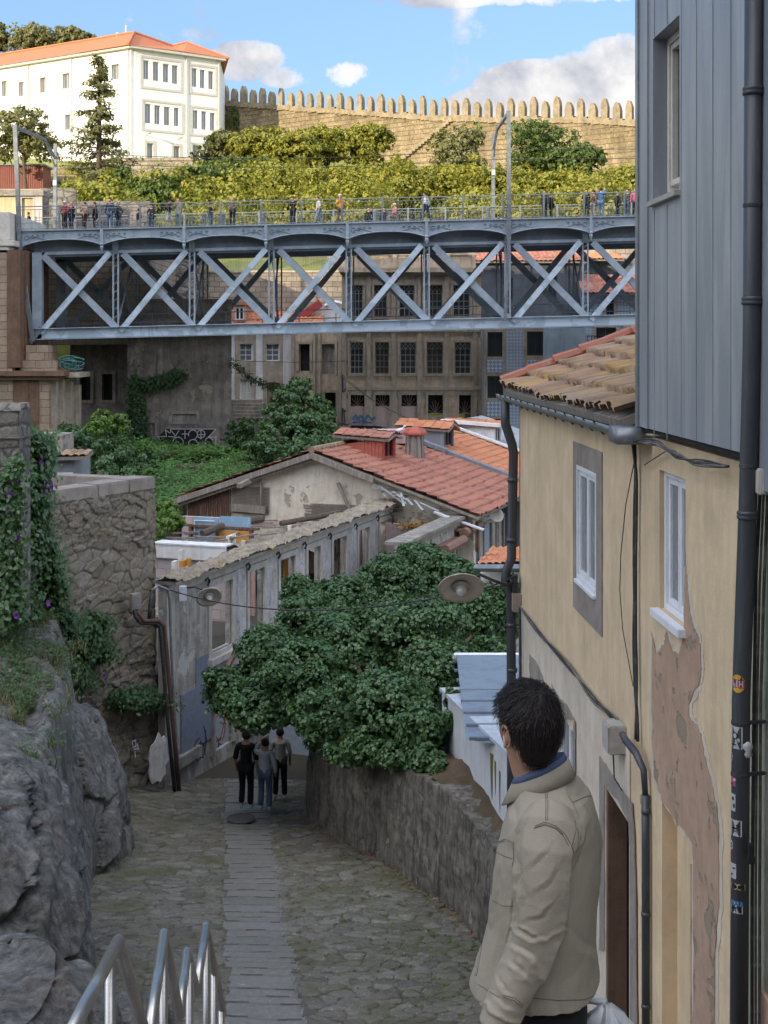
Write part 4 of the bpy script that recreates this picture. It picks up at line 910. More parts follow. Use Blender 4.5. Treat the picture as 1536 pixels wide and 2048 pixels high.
# white gable with a red barge board
root = empty('white_gabled_house', P(640, 655, 92), 'white gable wall with red barge board behind the truss', 'house')
f_ = Fr(P(572, 0, 92), P(692, 0, 92)); b = MB(); b.prism([f_.hp(x, y) for x, y in ((585, 656), (642, 612), (692, 612), (692, 656))], (0, 3, 0)); b.build('gable', G['wwhite'], root)
b = MB(); b.bar(f_.hp(572, 656, .3), f_.hp(642, 606, .3), .5, .3, (0, 1, 0)); b.build('barge_board', G['redpipe'], root)
b = MB(); b.tube([f_.hp(650+i*7, 612, .0)+V((0, 0, .25*math.sin(math.pi*i/6))) for i in range(7)], .14, 6); b.build('parapet_trim', G['wwhite'], root)

# ---------------------------------------------------------------- middle stone facade
root = empty('stone_facade_house', P(630, 800, 89), 'narrow brown stone facade with dark blocked doorway between white and derelict houses', 'house')
f_ = Fr(P(582, 0, 89), P(684, 0, 88)); hm = [f_.rect(598, 620, 688, 742), f_.rect(644, 670, 688, 748), f_.rect(650, 672, 785, 860)]
b = MB(); f_.wall(b, 0, f_.L, -7, f_.hit(600, 655)[1], hm, .4); b.build('wall', G['beige'], root)
bdoor(f_, hm[0], root, G['dark'], 'doorway', -.3); bdoor(f_, hm[1], root, G['stain2'], 'blocked_window', -.15); bdoor(f_, hm[2], root, G['dark'], 'doorway', -.3)
b = MB()
for h in hm: surround(f_, b, h, .17, .07, False)
for px in (584, 627, 637, 678): u = f_.hit(px, 0)[0]; f_.box(b, u, u+.18, -5, f_.hit(600, 660)[1], .004, .12)
b.build('stone_trim', G['stone_t'], root)
# stepped terrace under the white house
b = MB()
for i in range(7): PX(b, 462-i, 520+i*6, 800+i*7, 806+i*7+30, 88.5-i*.5, 3)
tag(rebase(b.build('stone_steps', G['stain2'])), 'stained stone steps below the white house', 'steps')

# ---------------------------------------------------------------- derelict granite house
root = empty('derelict_house', P(820, 860, 85), 'derelict granite house front with rows of broken lattice sash windows', 'house')
f_ = Fr(P(684, 0, 85), P(962, 0, 85)); FD = f_; zr = lambda row: f_.hit(800, row)[1]
up = [(702, 726), (748, 774), (798, 829), (855, 885), (906, 940)]; mid = [(700, 727), (750, 778), (800, 832), (853, 886), (909, 942)]; lo = [(701, 729), (751, 779), (803, 834), (856, 886), (918, 942)]
hu = [f_.rect(a, c, 570, 634) for a, c in up]; hm = [f_.rect(a, c, 684, 748) for a, c in mid]; hl = [f_.rect(a, c, 790, 858) for a, c in lo]
b = MB(); f_.wall(b, 0, f_.L, zr(900), zr(540), hu+hm+hl, .45); b.build('wall', G['beige'], root)
b = MB(); f_.box(b, .1, f_.L-.3, zr(540), zr(507), -.5, -.25)
f_.box(b, .05, f_.L-.25, zr(510), zr(505), -.55, -.15)
for px in (692, 733, 790, 842, 897, 948):
    u = f_.hit(px, 0)[0]; f_.box(b, u-.12, u+.12, zr(540), zr(504), -.25, -.12)
b.build('parapet', G['beige'], root)
b = MB(); f_.box(b, -.2, f_.L+.1, zr(545), zr(536), -.3, .45); f_.box(b, -.1, f_.L+.05, zr(550), zr(545), -.3, .2); b.build('cornice', G['beige'], root)
b = MB()
for px in (688, 737, 787, 839, 893, 950): u = f_.hit(px, 0)[0]; f_.box(b, u-.13, u+.13, zr(860), zr(552), .004, .11)
f_.box(b, 0, f_.L, zr(664), zr(657), .005, .14); f_.box(b, 0, f_.L, zr(780), zr(774), .005, .13); b.build('pilaster', G['stone_t'], root)
b = MB()
for h in hu+hm: surround(f_, b, h, .13, .09)
for h in hl: surround(f_, b, h, .13, .07, False)
b.build('window_surround', G['stone_t'], root)
for i, h in enumerate(hu+hm):
    window(f_, root, h, G['brownf'] if i % 5 in (1, 3) else G['frame_grey'], G['glass'], 3, 4 if i < 5 else 5, .16, .06, .035, G['curtain'] if i not in (3, 4, 9) else None, True)
for i, h in enumerate(hl):
    zm = h[2]+(h[3]-h[2])*(.66 if i < 3 else .45); 
    if i in (0, 1, 2): b = MB(); f_.box(b, h[0], h[1], h[2], zm, -.16, -.08); b.build('boarded_door', G['pinkp'], root)
    if i == 3: b = MB(); f_.box(b, h[0], h[1], h[2], zm-.2, -.16, -.08); b.build('boarded_door', G['stone_t'], root)
    if i == 4: b = MB(); f_.box(b, h[0], h[1], h[2], zm-.4, -.16, -.08); b.build('boarded_door', flat('salmon_board', (.42, .2, .15)), root)
    b = MB(); f_.box(b, h[0], h[1], zm, h[3], -.42, -.36); o = b.build('fanlight', G['dark'], root)
    b = MB(); c = f_.pt((h[0]+h[1])/2, zm, -.2)
    for a in range(15, 180, 25): b.tube([c, c+f_.U*math.cos(R(a))*.45+V((0, 0, math.sin(R(a))*.8))], .015, 4)
    b.tube([f_.pt(h[0], zm, -.2), f_.pt(h[1], zm, -.2)], .04, 5); b.build('iron_grille', G['brownf'], o)
gl = [arc(692, 835, 13, 14, 90, 300, 12), arc(680, 828, 12, 12, 20, 200, 10), arc(668, 832, 9, 11, 60, 260, 10), [(664, 822), (664, 848)], [(688, 822), (690, 850)], [(679, 838), (680, 850)], arc(686, 770, 6, 14, 60, 330, 10), [(684, 750), (686, 782)]]
strokes(f_, [[(max(x, 685), y) for x, y in l_] for l_ in gl], G['inkg'], .07, root, 'graffiti', .16)
strokes(f_, [[(704, 838), (712, 830), (716, 840), (722, 831), (728, 841), (736, 830), (744, 839), (750, 834)], [(706, 845), (730, 842), (742, 846)]], G['inkb'], .1, root, 'graffiti', .15)
b = MB(); b.prism([f_.hp(x, y, .16) for x, y in ((702, 850), (760, 852), (776, 856), (774, 868), (740, 872), (702, 868))], f_.N*.004); gb = b.build('graffiti_band', G['ink'], root)
strokes(f_, [arc(712+i*9, 860+(i % 2)*3, 3, 4, 0, 300, 7) for i in range(7)]+[[(750, 846), (756, 838), (762, 846), (768, 836)]], G['inkw'], .05, root, 'graffiti', .17)

# ---------------------------------------------------------------- tiled house
root = empty('blue_tiled_house', P(1030, 860, 84), 'house clad in blue patterned tiles with dark green windows', 'house')
f_ = Fr(P(964, 0, 84), P(1090, 0, 84)); zr = lambda row: f_.hit(1000, row)[1]
wn = [f_.rect(975, 1005, 664, 713), f_.rect(1054, 1087, 663, 711), f_.rect(975, 1006, 752, 796), f_.rect(1054, 1087, 752, 796), f_.rect(975, 1006, 838, 870)]
b = MB(); f_.wall(b, 0, f_.L, -7, zr(655), wn, .4); b.build('wall', G['sill'] if 0 else G['stone_t'], root)
b = MB(); f_.box(b, f_.hit(1012, 0)[0], f_.hit(1047, 0)[0], zr(742), zr(660), .01, .03); f_.box(b, f_.hit(1012, 0)[0], f_.hit(1047, 0)[0], zr(870), zr(752), .01, .03); b.build('tile_panel', G['azul2'], root)
for x0, x1, r0, r1 in ((974, 1006, 720, 744), (1054, 1086, 720, 744), (974, 1007, 803, 832), (1054, 1086, 803, 832)):
    b = MB(); h = f_.rect(x0, x1, r0, r1); f_.box(b, h[0], h[1], h[2], h[3], .01, .035); b.build('tile_panel', G['azul'], root)
mg = flat('dark_green_frame', (.03, .05, .045))
for h in wn: window(f_, root, h, mg, G['glass'], 2, 1, .12, .1, .09, G['curtain'])
b = MB(); b.tube([f_.hp(966, 660, .15), f_.hp(966, 900, .15)], .06, 6); b.build('drain_pipe', flat('blue_grey_pipe', (.20, .26, .33)), root)
# blue-grey block beside, dark block above
root = empty('blue_grey_house', P(1130, 760, 83), 'plain blue grey rendered house wall right of the tiled house', 'house')
b = MB(); PX(b, 1088, 1170, 655, 900, 83.6, 5); b.build('wall', G['bluegrey'], root)
b = MB(); PX(b, 1112, 1114, 700, 900, 83.5, .1); b.build('joint_strip', G['bluegrey'], root)
root = empty('dark_clad_house', P(1060, 655, 88), 'dark grey clad upper storey with red tiled roof behind truss', 'house')
f_ = Fr(P(930, 0, 88.5), P(1168, 0, 88.5)); b = MB(); hh = [f_.rect(1010, 1026, 556, 600), f_.rect(1096, 1114, 552, 600)]; f_.wall(b, 0, f_.L, -5, f_.hit(1000, 524)[1], hh, .4); b.build('wall', G['darkgrey'], root)
for h in hh: window(f_, root, h, G['darkgrey'], G['glass'], 2, 1)
rf = roof('roof', root, P(925, 523, 88), P(1175, 523, 88)-P(925, 523, 88), V((0, 5.6, 1.25)), G['tile_r'], .3, .42, .04, 12)
root = empty('red_roofed_house', P(1210, 560, 96), 'house with bright red hipped roof right of the dark clad house', 'house')
b = MB(); PX(b, 1165, 1330, 520, 700, 96, 5); b.build('wall', G['darkgrey'], root)
roof('roof', root, P(1172, 519, 95), P(1248, 519, 95)-P(1172, 519, 95), V((-.6, 5, 1.3)), G['tile_o'], .3, .42, .04, 13)
b = MB(); PX(b, 1236, 1340, 488, 560, 99, 4); b.build('rear_block', G['slate'], root)
root = empty('tiled_corner_house', P(1220, 720, 86), 'corner house with dark red roof and tiled front beside the mossy roof', 'house')
f_ = Fr(P(1170, 0, 86), P(1400, 0, 86)); hh = [f_.rect(1192, 1232, 655, 700), f_.rect(1212, 1228, 600, 636), f_.rect(1250, 1290, 655, 700)]
b = MB(); f_.wall(b, 0, f_.L, -5, f_.hit(1200, 588)[1], hh, .4); b.build('wall', G['azul2'], root)
b = MB(); 
for h in hh: surround(f_, b, h, .16, .06)
f_.box(b, 0, f_.L, f_.hit(0, 648)[1], f_.hit(0, 640)[1], .004, .1); b.build('stone_trim', G['stone_t'], root)
for h in hh: window(f_, root, h, G['darkgrey'], G['glass'], 2, 2)
roof('roof', root, P(1166, 587, 85.4), P(1400, 587, 85.4)-P(1166, 587, 85.4), V((0, 5, 1.4)), G['tile_r'], .3, .42, .04, 14)
b = MB()
for i in range(16): f_2 = f_; u = .1+i*.22; b.tube([f_.pt(u, f_.hit(0, 702)[1], .5), f_.pt(u, f_.hit(0, 672)[1], .5)], .02, 4)
b.tube([f_.pt(0, f_.hit(0, 672)[1], .5), f_.pt(3.6, f_.hit(0, 672)[1], .5)], .03, 5); f_.box(b, 0, 3.7, f_.hit(0, 708)[1], f_.hit(0, 702)[1], -.1, .6); b.build('balcony', G['ink'], root)
# wires from the blackened wall
def wire(pts, r, lab, name='wire', m='cable', sag=0.):
    b = MB(); b.tube(pts, r, 5); return tag(rebase(b.build(name, G[m])), lab, 'cable')
def sagw(A, B, sag, n=16): A, B = V(A), V(B); return [A.lerp(B, i/n)-V((0, 0, sag*4*(i/n)*(1-i/n))) for i in range(n+1)]
wire(sagw(P(462, 720, 80), P(690, 722, 84.5), .1), .018, 'thin cable across the white house front above its lower windows')
for i, (a_r, x2, r2) in enumerate(((700, 900, 862), (705, 930, 868))): wire(sagw(P(680, 745+i*6, 84), P(x2, r2, 62), .6), .014, ('upper' if i == 0 else 'lower')+' of two cables sloping down from derelict house to the tiled roofs')
# vine along wire
r_ = np.random.default_rng(4); pp = sagw(P(462, 725, 79.8), P(600, 775, 84), .6, 40); pos = np.array([p for p in pp for _ in range(16)])+r_.normal(size=(16*41, 3))*.14
b = MB(); b.tube(pp, .03, 5); root = empty('hanging_vine', pp[20], 'vine hanging on a cable across the white house front', 'vine'); b.build('stem', G['bark'], root); leaves('foliage', pos, r_.normal(size=pos.shape), r_.uniform(0, 1, len(pos)), .16, G['leaf_ivyd'], root, r_)
# ---------------------------------------------------------------- overgrown terrace behind the ruin
X, Y = np.meshgrid(np.linspace(-45, 12, 110), np.linspace(43, 92, 100), indexing='ij')
Z = -6.1-.012*(Y-50)+fbm(X*.25, Y*.25, 0, 4, 31)*1.2
vv_ = (X+2.53)*.947+(Y-50)*-.32; Z = np.where(vv_ > -5.6, -14, Z)
struct(npmesh('terrace_ground', np.stack([X, Y, Z], -1).reshape(-1, 3), gridfaces(*X.shape), G['earth']))
r_ = np.random.default_rng(12)
def field(n, fn, size, m, lab, seed, name='creeper', cat='creeper', kind='stuff', up=.8):
    r = np.random.default_rng(seed); p = fn(r, n); o = leaves(name, p, np.tile([0, -.2, 1.], (len(p), 1)), r.uniform(0, 1, len(p)), size, m, None, r, up, .75); return tag(o, lab, cat, None, kind)
def ff(r, n):
    y = 44+(r.random(n)**1.3)*38; x = r.uniform(-.34, -.01, n)*y; z = -5.95+fbm(x*.3, y*.3, 0, 4, 33)*2.0+.9*np.clip(fbm(x*.9, y*.9, 0, 3, 34), 0, 1)+r.normal(size=n)*.08; k = ((x+2.53)*.947+(y-50)*-.32 < -5.8) & (y > 45.5)
    return np.stack([x, y, z], 1)[k]
field(70000, ff, .17, G['leaf_field'], 'low green creeper carpet covering the terrace below graffiti wall', 3)
def bushat(pts, n, size, m, lab, seed=50, name='bush', cat='bush', **kw):
    bl = [(tuple(P(px, row, D)), tuple(np.array((rx, rx*.9, ry))/F*D)) for px, row, rx, ry, D in pts]
    kw.setdefault('sub', .34); o = leafmesh(name, bl, n, size, m, None, seed, **kw); return tag(rebase(o), lab, cat)
bushat([(190, 880, 38, 36, 60), (235, 855, 28, 22, 62), (165, 900, 34, 40, 58), (215, 915, 50, 40, 57), (275, 925, 40, 30, 60), (250, 965, 45, 32, 54), (140, 860, 30, 12, 60)], 16000, .15, G['leaf_ivy'], 'large green bush between the pier and graffiti wall')
bushat([(205, 838, 26, 16, 63), (228, 846, 26, 18, 63), (190, 852, 20, 12, 62)], 2600, .16, G['leaf_bright'], 'fresh green elder top growing from the large bush by the pier', 44) if 0 else None
o = leafmesh('elder_bush', [(tuple(P(205, 842, 59)), (.6, .5, .4)), (tuple(P(235, 848, 59)), (.55, .5, .4)), (tuple(P(190, 858, 58)), (.5, .4, .3))], 2600, .17, G['leaf_bright'], None, 44); tag(rebase(o), 'fresh light green elder rising above the large bush by the pier', 'bush')
tree('ivy_tree', P(590, 915, 72), P(600, 760, 72), [(tuple(P(px, row, D)), tuple(np.array((rx, rx, ry))/F*D)) for px, row, rx, ry, D in ((600, 775, 26, 24, 72), (575, 800, 34, 26, 71), (622, 815, 34, 28, 72), (555, 835, 42, 26, 70), (600, 850, 50, 30, 70), (645, 850, 34, 34, 71), (560, 870, 48, 28, 69), (625, 885, 46, 26, 69), (530, 895, 42, 26, 68), (595, 905, 50, 24, 67), (650, 830, 22, 30, 73))], 21000, .19, G['leaf_ivy'], 'large dark green tree covered in ivy left of the derelict house', 'tree', None, .2, 61)
bushat([(480, 855, 24, 20, 76), (470, 885, 22, 24, 76), (500, 870, 20, 30, 75)], 3800, .17, G['leaf_ivyd'], 'dark ivy mound between graffiti wall and the ivy covered tree')
bushat([(330, 1020, 28, 24, 46), (345, 1045, 24, 18, 45), (318, 1060, 14, 24, 44)], 2400, .14, G['leaf_bright'], 'bright green shrub beside blue panel shack and stone wall')
bushat([(395, 908, 34, 9, 77), (425, 905, 30, 9, 76), (350, 918, 30, 9, 76), (300, 918, 24, 12, 74)], 3000, .18, G['leaf_field'], 'low creeper heap growing up in front of the graffiti')

# ---------------------------------------------------------------- house frame of the ruined row
HO = V((-2.53, 50, 0)); HU = V((.32, .947, 0)).normalized(); HV = V((HU.y, -HU.x, 0))
def H(L, v, z): return HO+HU*L+HV*v+V((0, 0, z))
ZR = -3.94; SL = .338
def zr_(v): return ZR-SL*abs(v)
root = empty('gabled_house', H(4, 0, -9), 'half ruined gabled house with peeling cream end wall and red tiled roof', 'house')
b = MB(); b.prism([H(0, -5.2, -9), H(0, -5.2, zr_(5.2)), H(0, 0, ZR-.05), H(0, 6, zr_(6)), H(0, 6, -9)], HU*.3)
b.build('gable_wall', G['gable'], root)
b = MB(); fg = Fr(H(-.02, -5.2, 0), H(-.02, 6, 0))
for i in range(24): fg.box(b, .05+i*.075, .05+i*.075+.05, -8, zr_(5.2-i*.075)-.12, .0, .05+rnd.uniform(0, .03))
b.build('weathered_boards', G['wood'], root)
b = MB()
for i in range(19): z = -6.25+i*.052; fg.box(b, 1.9, 3.4, z, z+.028, .0, .03)
for i in range(12): z = -6.3+i*.052; fg.box(b, 4.9+rnd.uniform(-.2, .2), 8.3+rnd.uniform(-.5, .3), z-.1, z-.072, .0, .03)
b.build('exposed_laths', G['woodg'], root)
b = MB()
b.bar(H(-.15, .95, -5.0), H(-.15, 1.6, -6.3), .11, .11); b.bar(H(-.1, -2.1, -5.0), H(-.1, -2.1, -6.4), .12, .06, HV); b.bar(H(-.15, -3.3, -6.05), H(-.15, -1.9, -6.1), .1, .28)
b.bar(H(-.05, -2.4, -4.95), H(-1.0, -2.6, -5.15), .16, .16); b.build('broken_beam', G['woodg'], root)
e = H(9.1, 6.25, 0)-H(-.35, 6.25, 0)
rf = roof('roof', root, H(-.35, 6.3, zr_(6.3)+.05), e, HV*-6.3+V((0, 0, SL*6.3)), G['tile_r'], .235, .41, .06, 20, .03, 6, True, .06)
rf2 = roof('roof', root, H(-.35, -5.5, zr_(5.5)+.05), e, HV*5.5+V((0, 0, SL*5.5)), G['tile_r'], .235, .41, .045, 23, .03, 4)
b = MB()
for i in range(22): L0 = -.35+i*.42; b.tube([H(L0, 0, ZR+.12), H(L0+.44, 0, ZR+.15)], [.13, .10], 8)
b.build('ridge_tiles', G['tile_m'], rf)
b = MB(); b.bar(H(-.40, -5.5, zr_(5.5)-.08), H(-.40, 0, ZR-.08), .07, .2); b.bar(H(-.40, 0, ZR-.08), H(-.40, 2.4, zr_(2.4)-.08), .07, .2); b.bar(H(-.3, -5.4, zr_(5.5)-.22), H(-.3, 0, ZR-.22), .05, .12); b.build('barge_board', G['woodg'], root)
b = MB(); q = random.Random(8)
for i in range(26):
    v = q.uniform(2.2, 4.6); b.bar(H(-.5+q.uniform(-.2, .3), v, zr_(v)-.22+q.uniform(-.12, .05)), H(-.5+q.uniform(-.5, .6), v+q.uniform(.3, .8), zr_(v)-.35+q.uniform(-.25, .0)), .09, .025)
b.build('broken_laths', flat('bleached_lath', (.36, .36, .36)), root)
b = MB()
for i in range(14): b.obox(H(.2, 4.6+i*.11, -7.3), HV*.095, HU*.03, V((0, 0, zr_(4.6)+.0-i*.037+7.0)))
b.build('plank_screen', G['wood'], root)
b = MB(); b.bar(H(-.7, 4.75, -5.85), H(-.5, 6.5, -6.42), .26, .05); b.build('loose_white_plank', G['white'], root)
fr5 = Fr(H(-8.6, 5.6, 0), H(22, 5.6, 0)); FE = fr5
def dormer(nm, L, v, h, w_, run, mc, mr, mf, par, gab=.18):
    z0 = zr_(v); zt_ = z0+h; vb = v-run
    b = MB()
    for LL in (L, L+w_): b.prism([H(LL, v, z0-.1), H(LL, v, zt_), H(LL, vb, zr_(max(vb, 0))+.05), H(LL, vb, zr_(max(vb, 0))-.1)], HU*.06)
    o = b.build(nm, mc, par)
    b = MB(); fd = Fr(H(L+.06, v, 0), H(L+w_, v, 0)); hd = (.18, fd.L-.18, z0+.12, zt_-.05); fd.wall(b, 0, fd.L, z0-.1, zt_, [hd], .1); ring(fd, b, hd, .05, -.08, -.02); fd.box(b, fd.L/2-.03, fd.L/2+.03, hd[2], hd[3], -.08, -.03); b.build('window_frame', mf, o)
    b = MB(); fd.box(b, hd[0], hd[1], hd[2], hd[3], -.2, -.12); b.build('pane', G['dark'], o)
    roof('dormer_roof', o, H(L-.15, v+.28, zt_-.02), HU*(w_/2+.15)+V((0, 0, gab)), -HV*(run+.3)+V((0, 0, max(.12, zr_(max(vb, 0))+.15-zt_))), mr, .22, .4, .035, int(L*9), .02, 5)
    roof('dormer_roof', o, H(L+w_/2, v+.28, zt_-.02+gab), HU*(w_/2+.15)-V((0, 0, gab)), -HV*(run+.3)+V((0, 0, max(.12, zr_(max(vb, 0))+.15-zt_))), mr, .22, .4, .035, int(L*9)+1, .02, 5)
    return o
d1 = dormer('dormer', 2.9, 1.65, .92, 1.5, 2.0, G['red_hang'], G['tile_r'], flat('red_window_frame', (.40, .07, .06)), root)
b = MB()
for i in range(12):
    v0 = -.1+i*.145; 
    for k in range(4):
        z0 = zr_(v0)+k*.24+.02; zt_ = min(z0+.235, zr_(0)+.05+(v0+.35)/2.0*(zr_(1.65)+.92-ZR-.05)); 
        if zt_ > z0+.03: b.obox(H(2.87-.012*(k % 2), v0, z0), HV*.13, HU*.02, V((0, 0, zt_-z0)))
b.build('hung_tiles', G['red_hang'], d1)
# chimney, second roof, flashing, silver roof
cb_ = H(6.3, 1.85, zr_(1.85)-.2); rc = empty('chimney', cb_, 'old crumbling chimney with red cap on the tiled roof', 'chimney')
b = MB(); b.lathe([(.40, 0), (.36, .5), (.33, 1.05), (.33, 1.12)], cb_, 7); b.build('stack', G['ruin'], rc)
b = MB()
for i in range(11): a = i*.571; b.bar(cb_+V((math.cos(a)*.41, math.sin(a)*.41, 0)), cb_+V((math.cos(a)*.35, math.sin(a)*.35, 1.1)), .09, .03)
b.build('timber_lining', G['woodg'], rc)
b = MB(); b.lathe([(.5, 1.12), (.52, 1.22), (.38, 1.4), (.1, 1.44)], cb_, 6); b.build('cap', G['red_hang'], rc, bevel=.02)
r2 = empty('orange_roofed_house', H(12, 0, -9), 'house with bright orange tiled roof and grey dormer behind the gabled house', 'house')
b = MB(); b.prism([H(9.3, -5, -9), H(9.3, -5, zr_(5)), H(9.3, 0, ZR), H(9.3, 6, zr_(6)), H(9.3, 6, -9)], HU*6.6); b.build('wall', G['slate'], r2)
rr2 = roof('roof', r2, H(9.35, 6.3, zr_(6.3)+.12), HU*6.6, -HV*6.3+V((0, 0, SL*6.3)), G['tile_o'], .24, .41, .045, 31, .02, 6)
b = MB(); b.bar(H(9.2, 1.0, zr_(1.0)+.22), H(9.2, 6.3, zr_(6.3)+.22), .42, .14); b.bar(H(8.95, .6, zr_(.6)+.28), H(9.2, 2.4, zr_(2.4)+.26), .6, .16); b.build('grey_flashing', G['slate'], r2)
dormer('dormer', 9.9, 2.05, 1.0, 1.5, 2.2, G['slate'], G['tile_o'], G['darkgrey'], r2, .28)
b = MB(); b.box(H(7.3, .4, ZR+.15), (2.2, 1.2, .55), .33); b.build('pink_parapet', G['pinkp'], root)
r3 = empty('silver_roofed_house', H(18, 0, -9), 'house with silver sheet roof and whitewashed dormer, farthest of the row', 'house')
b = MB(); b.prism([H(16.2, -5, -9), H(16.2, -5, zr_(5)), H(16.2, 0, ZR), H(16.2, 6, zr_(6)), H(16.2, 6, -9)], HU*8); b.build('wall', G['wwhite'], r3)
roof('roof', r3, H(16.1, 6.3, zr_(6.3)+.15), HU*8, -HV*6.3+V((0, 0, SL*6.3)), G['silver'], .36, .8, .03, 41, .02, 5)
o = dormer('dormer', 16.6, 2.6, .95, 1.5, 2.6, G['wwhite'], G['tile_o'], G['white'], r3, .2)
b = MB(); b.bar(H(16.55, 2.9, zr_(2.6)+1.0), H(16.5, 0, ZR+.3), .35, .16); b.bar(H(16.2, 5, zr_(5)+.3), H(16.2, 0, ZR+.3), .3, .1); b.build('white_kerb', G['wwhite'], r3)
b = MB(); c = P(800, 862, 55); b.loft([[c+V((dx, 0, dz))+V((0, math.cos(a), math.sin(a)))*r for a in np.linspace(0, 5.6, 8)] for dx, dz, r in ((-.22, -.02, .01), (-.12, .02, .06), (0, .03, .09), (.1, .07, .07), (.14, .15, .045), (.18, .19, .045), (.24, .19, .012))])
b.tube([c+V((0, 0, -.02)), c+V((0, 0, -.15))], .012, 4); tag(rebase(b.build('seagull', G['white'], None, True)), 'white seagull standing on the red dormer roof ridge', 'bird')

# ---------------------------------------------------------------- ruined roofless facade along the lane
FR = Fr(P(330, 0, 32.8), V((P(330, 0, 32.8).x, 32.8, 0))+HU*18.2); ZT = -5.74
root = empty('ruined_facade', FR.pt(8, -10.9), 'roofless ruined facade with a row of empty tall windows and mossy coping', 'ruin')
fu = lambda px: FR.hit(px, 1200)[0]
ops = [(421, 463), (497, 526), (559, 588), (614, 639), (665, 691), (716, 737), (759, 780)]
hr_ = [(fu(a), fu(c), -7.95, -6.22) for a, c in ops]
lowd = [(fu(428), fu(463), -10.55, -8.75), (fu(478), fu(500), -10.7, -8.7), (fu(523), fu(548), -10.8, -8.7), (fu(562), fu(590), -10.9, -8.8)]
b = MB(); FR.wall(b, 0, FR.L, -13.2, ZT, hr_+lowd, .18); b.build('wall', G['ruin'], root)
b = MB()
for h in hr_:
    surround(FR, b, h, .17, .05)
    FR.box(b, h[0]-.22, h[1]+.22, h[2]-.28, h[2]-.12, -.04, .16)
b.build('window_surround', G['palegr'], root)
b = MB(); FR.box(b, .05, FR.L, -6.0, ZT+.02, .006, .09); FR.box(b, .05, FR.L, ZT-.02, ZT+.07, -.3, .22)
FR.box(b, .02, .42, -8.6, -6.0, .008, .05); b.build('entablature', G['palegr'], root)
b = MB()
for i, (a, c) in enumerate(zip([330]+[o_[1] for o_ in ops], [o_[0] for o_ in ops]+[798])):
    if i == 0: continue
    u0, u1 = fu(a)+.17, fu(c)-.17
    if u1-u0 > .2: FR.box(b, u0+.04, u1-.04, -8.1, -6.03, .004, .03)
b.build('plaster_panel', G['ruinb'], root)
b = MB(); FR.box(b, fu(391), fu(417), -8.9, -7.9, .004, .02); FR.box(b, fu(360), fu(420), -10.1, -8.6, .004, .05); b.build('plaster_panel', flat('blue_grey_plaster', (.20, .225, .28), .9), root)
b = MB(); FR.box(b, fu(345), fu(392), -10.32, -10.05, .0, .16); FR.box(b, fu(420), fu(424), -10.6, -8.6, .006, .1); b.build('stone_band', G['stain2'], root)
for i, h in enumerate(lowd):
    b = MB(); FR.box(b, h[0], h[1], h[2], h[3], -.17, -.09); b.build('blocked_door', flat('pale_grey_door', (.40, .43, .46), .8) if i != 3 else flat('pale_blue_door', (.42, .48, .56), .8), root)
b = MB()
for h in lowd: surround(FR, b, h, .16, .06, False)
b.build('door_surround', G['palegr'], root)
# joist stubs and scroll brackets
b = MB()
for px in (405, 487, 548, 601, 652, 704, 748, 790): u = fu(px); b.tube([FR.pt(u-.06, -5.98, .1), FR.pt(u+.04, -5.92, .14), FR.pt(u+.08, -6.02, .16), FR.pt(u+.05, -6.12, .12)], .03, 5)
b.build('iron_hooks', G['cable'], root)
# mossy coping: remains of the eaves
nu_, nv_ = 260, 26; U, W = np.meshgrid(np.linspace(-.15, FR.L+.05, nu_), np.linspace(0, 1, nv_), indexing='ij')
dpt = .42-W*(.62+.35*U/FR.L)+.06*fbm(U*2.5, W*0, 0, 3, 3)*2*(W < .1); zz = ZT+.09+np.sin(W*2.4)*.07+fbm(U*2.2, W*4, 0, 5, 52)*.20+fbm(U*9, W*9, 0, 3, 53)*.10+.03*np.abs(np.sin(U*13))
co = np.array(FR.A)+U[..., None]*np.array(FR.U)+dpt[..., None]*np.array(FR.N)+zz[..., None]*np.array([0, 0, 1.])
cp = npmesh('coping', co.reshape(-1, 3), gridfaces(nu_, nv_), G['moss'], root)
b = MB(); FR.box(b, -.1, FR.L, ZT+.0, ZT+.075, -.2, .36); b.build('coping_slab', G['granite'], root)
# graffiti on doors and wall
strokes(FR, [arc(446, 1500, 5, 12, 60, 400, 10), arc(454, 1520, 7, 26, 0, 180, 10), [(440, 1530), (443, 1480), (446, 1530)], [(448, 1545), (452, 1500), (458, 1548), (461, 1510)], [(434, 1545), (440, 1520), (437, 1548)], [(462, 1520), (468, 1545)], [(468, 1518), (462, 1546)]], G['inkg'], .035, root, 'graffiti', -.09)
strokes(FR, [arc(444, 1455, 9, 26, 80, 300, 10), [(432, 1490), (448, 1475), (455, 1440), (446, 1425)], arc(446, 1450, 10, 34, -60, 70, 8)], G['inko'], .05, root, 'graffiti', -.09)
strokes(FR, [arc(398, 1500, 7, 15, 0, 360, 12), [(398, 1480), (396, 1520)], arc(396, 1500, 12, 24, 90, 250, 8), [(404, 1452), (410, 1480), (402, 1515)], [(408, 1460), (406, 1510)]], G['inkg'], .035, root, 'graffiti', .055)
strokes(FR, [arc(506, 1450, 12, 8, 0, 300, 8), [(495, 1462), (512, 1440), (530, 1456)], arc(524, 1446, 8, 8, 90, 330, 8)], flat('purple_spray_paint', (.22, .12, .26)), .05, root, 'graffiti', .02)
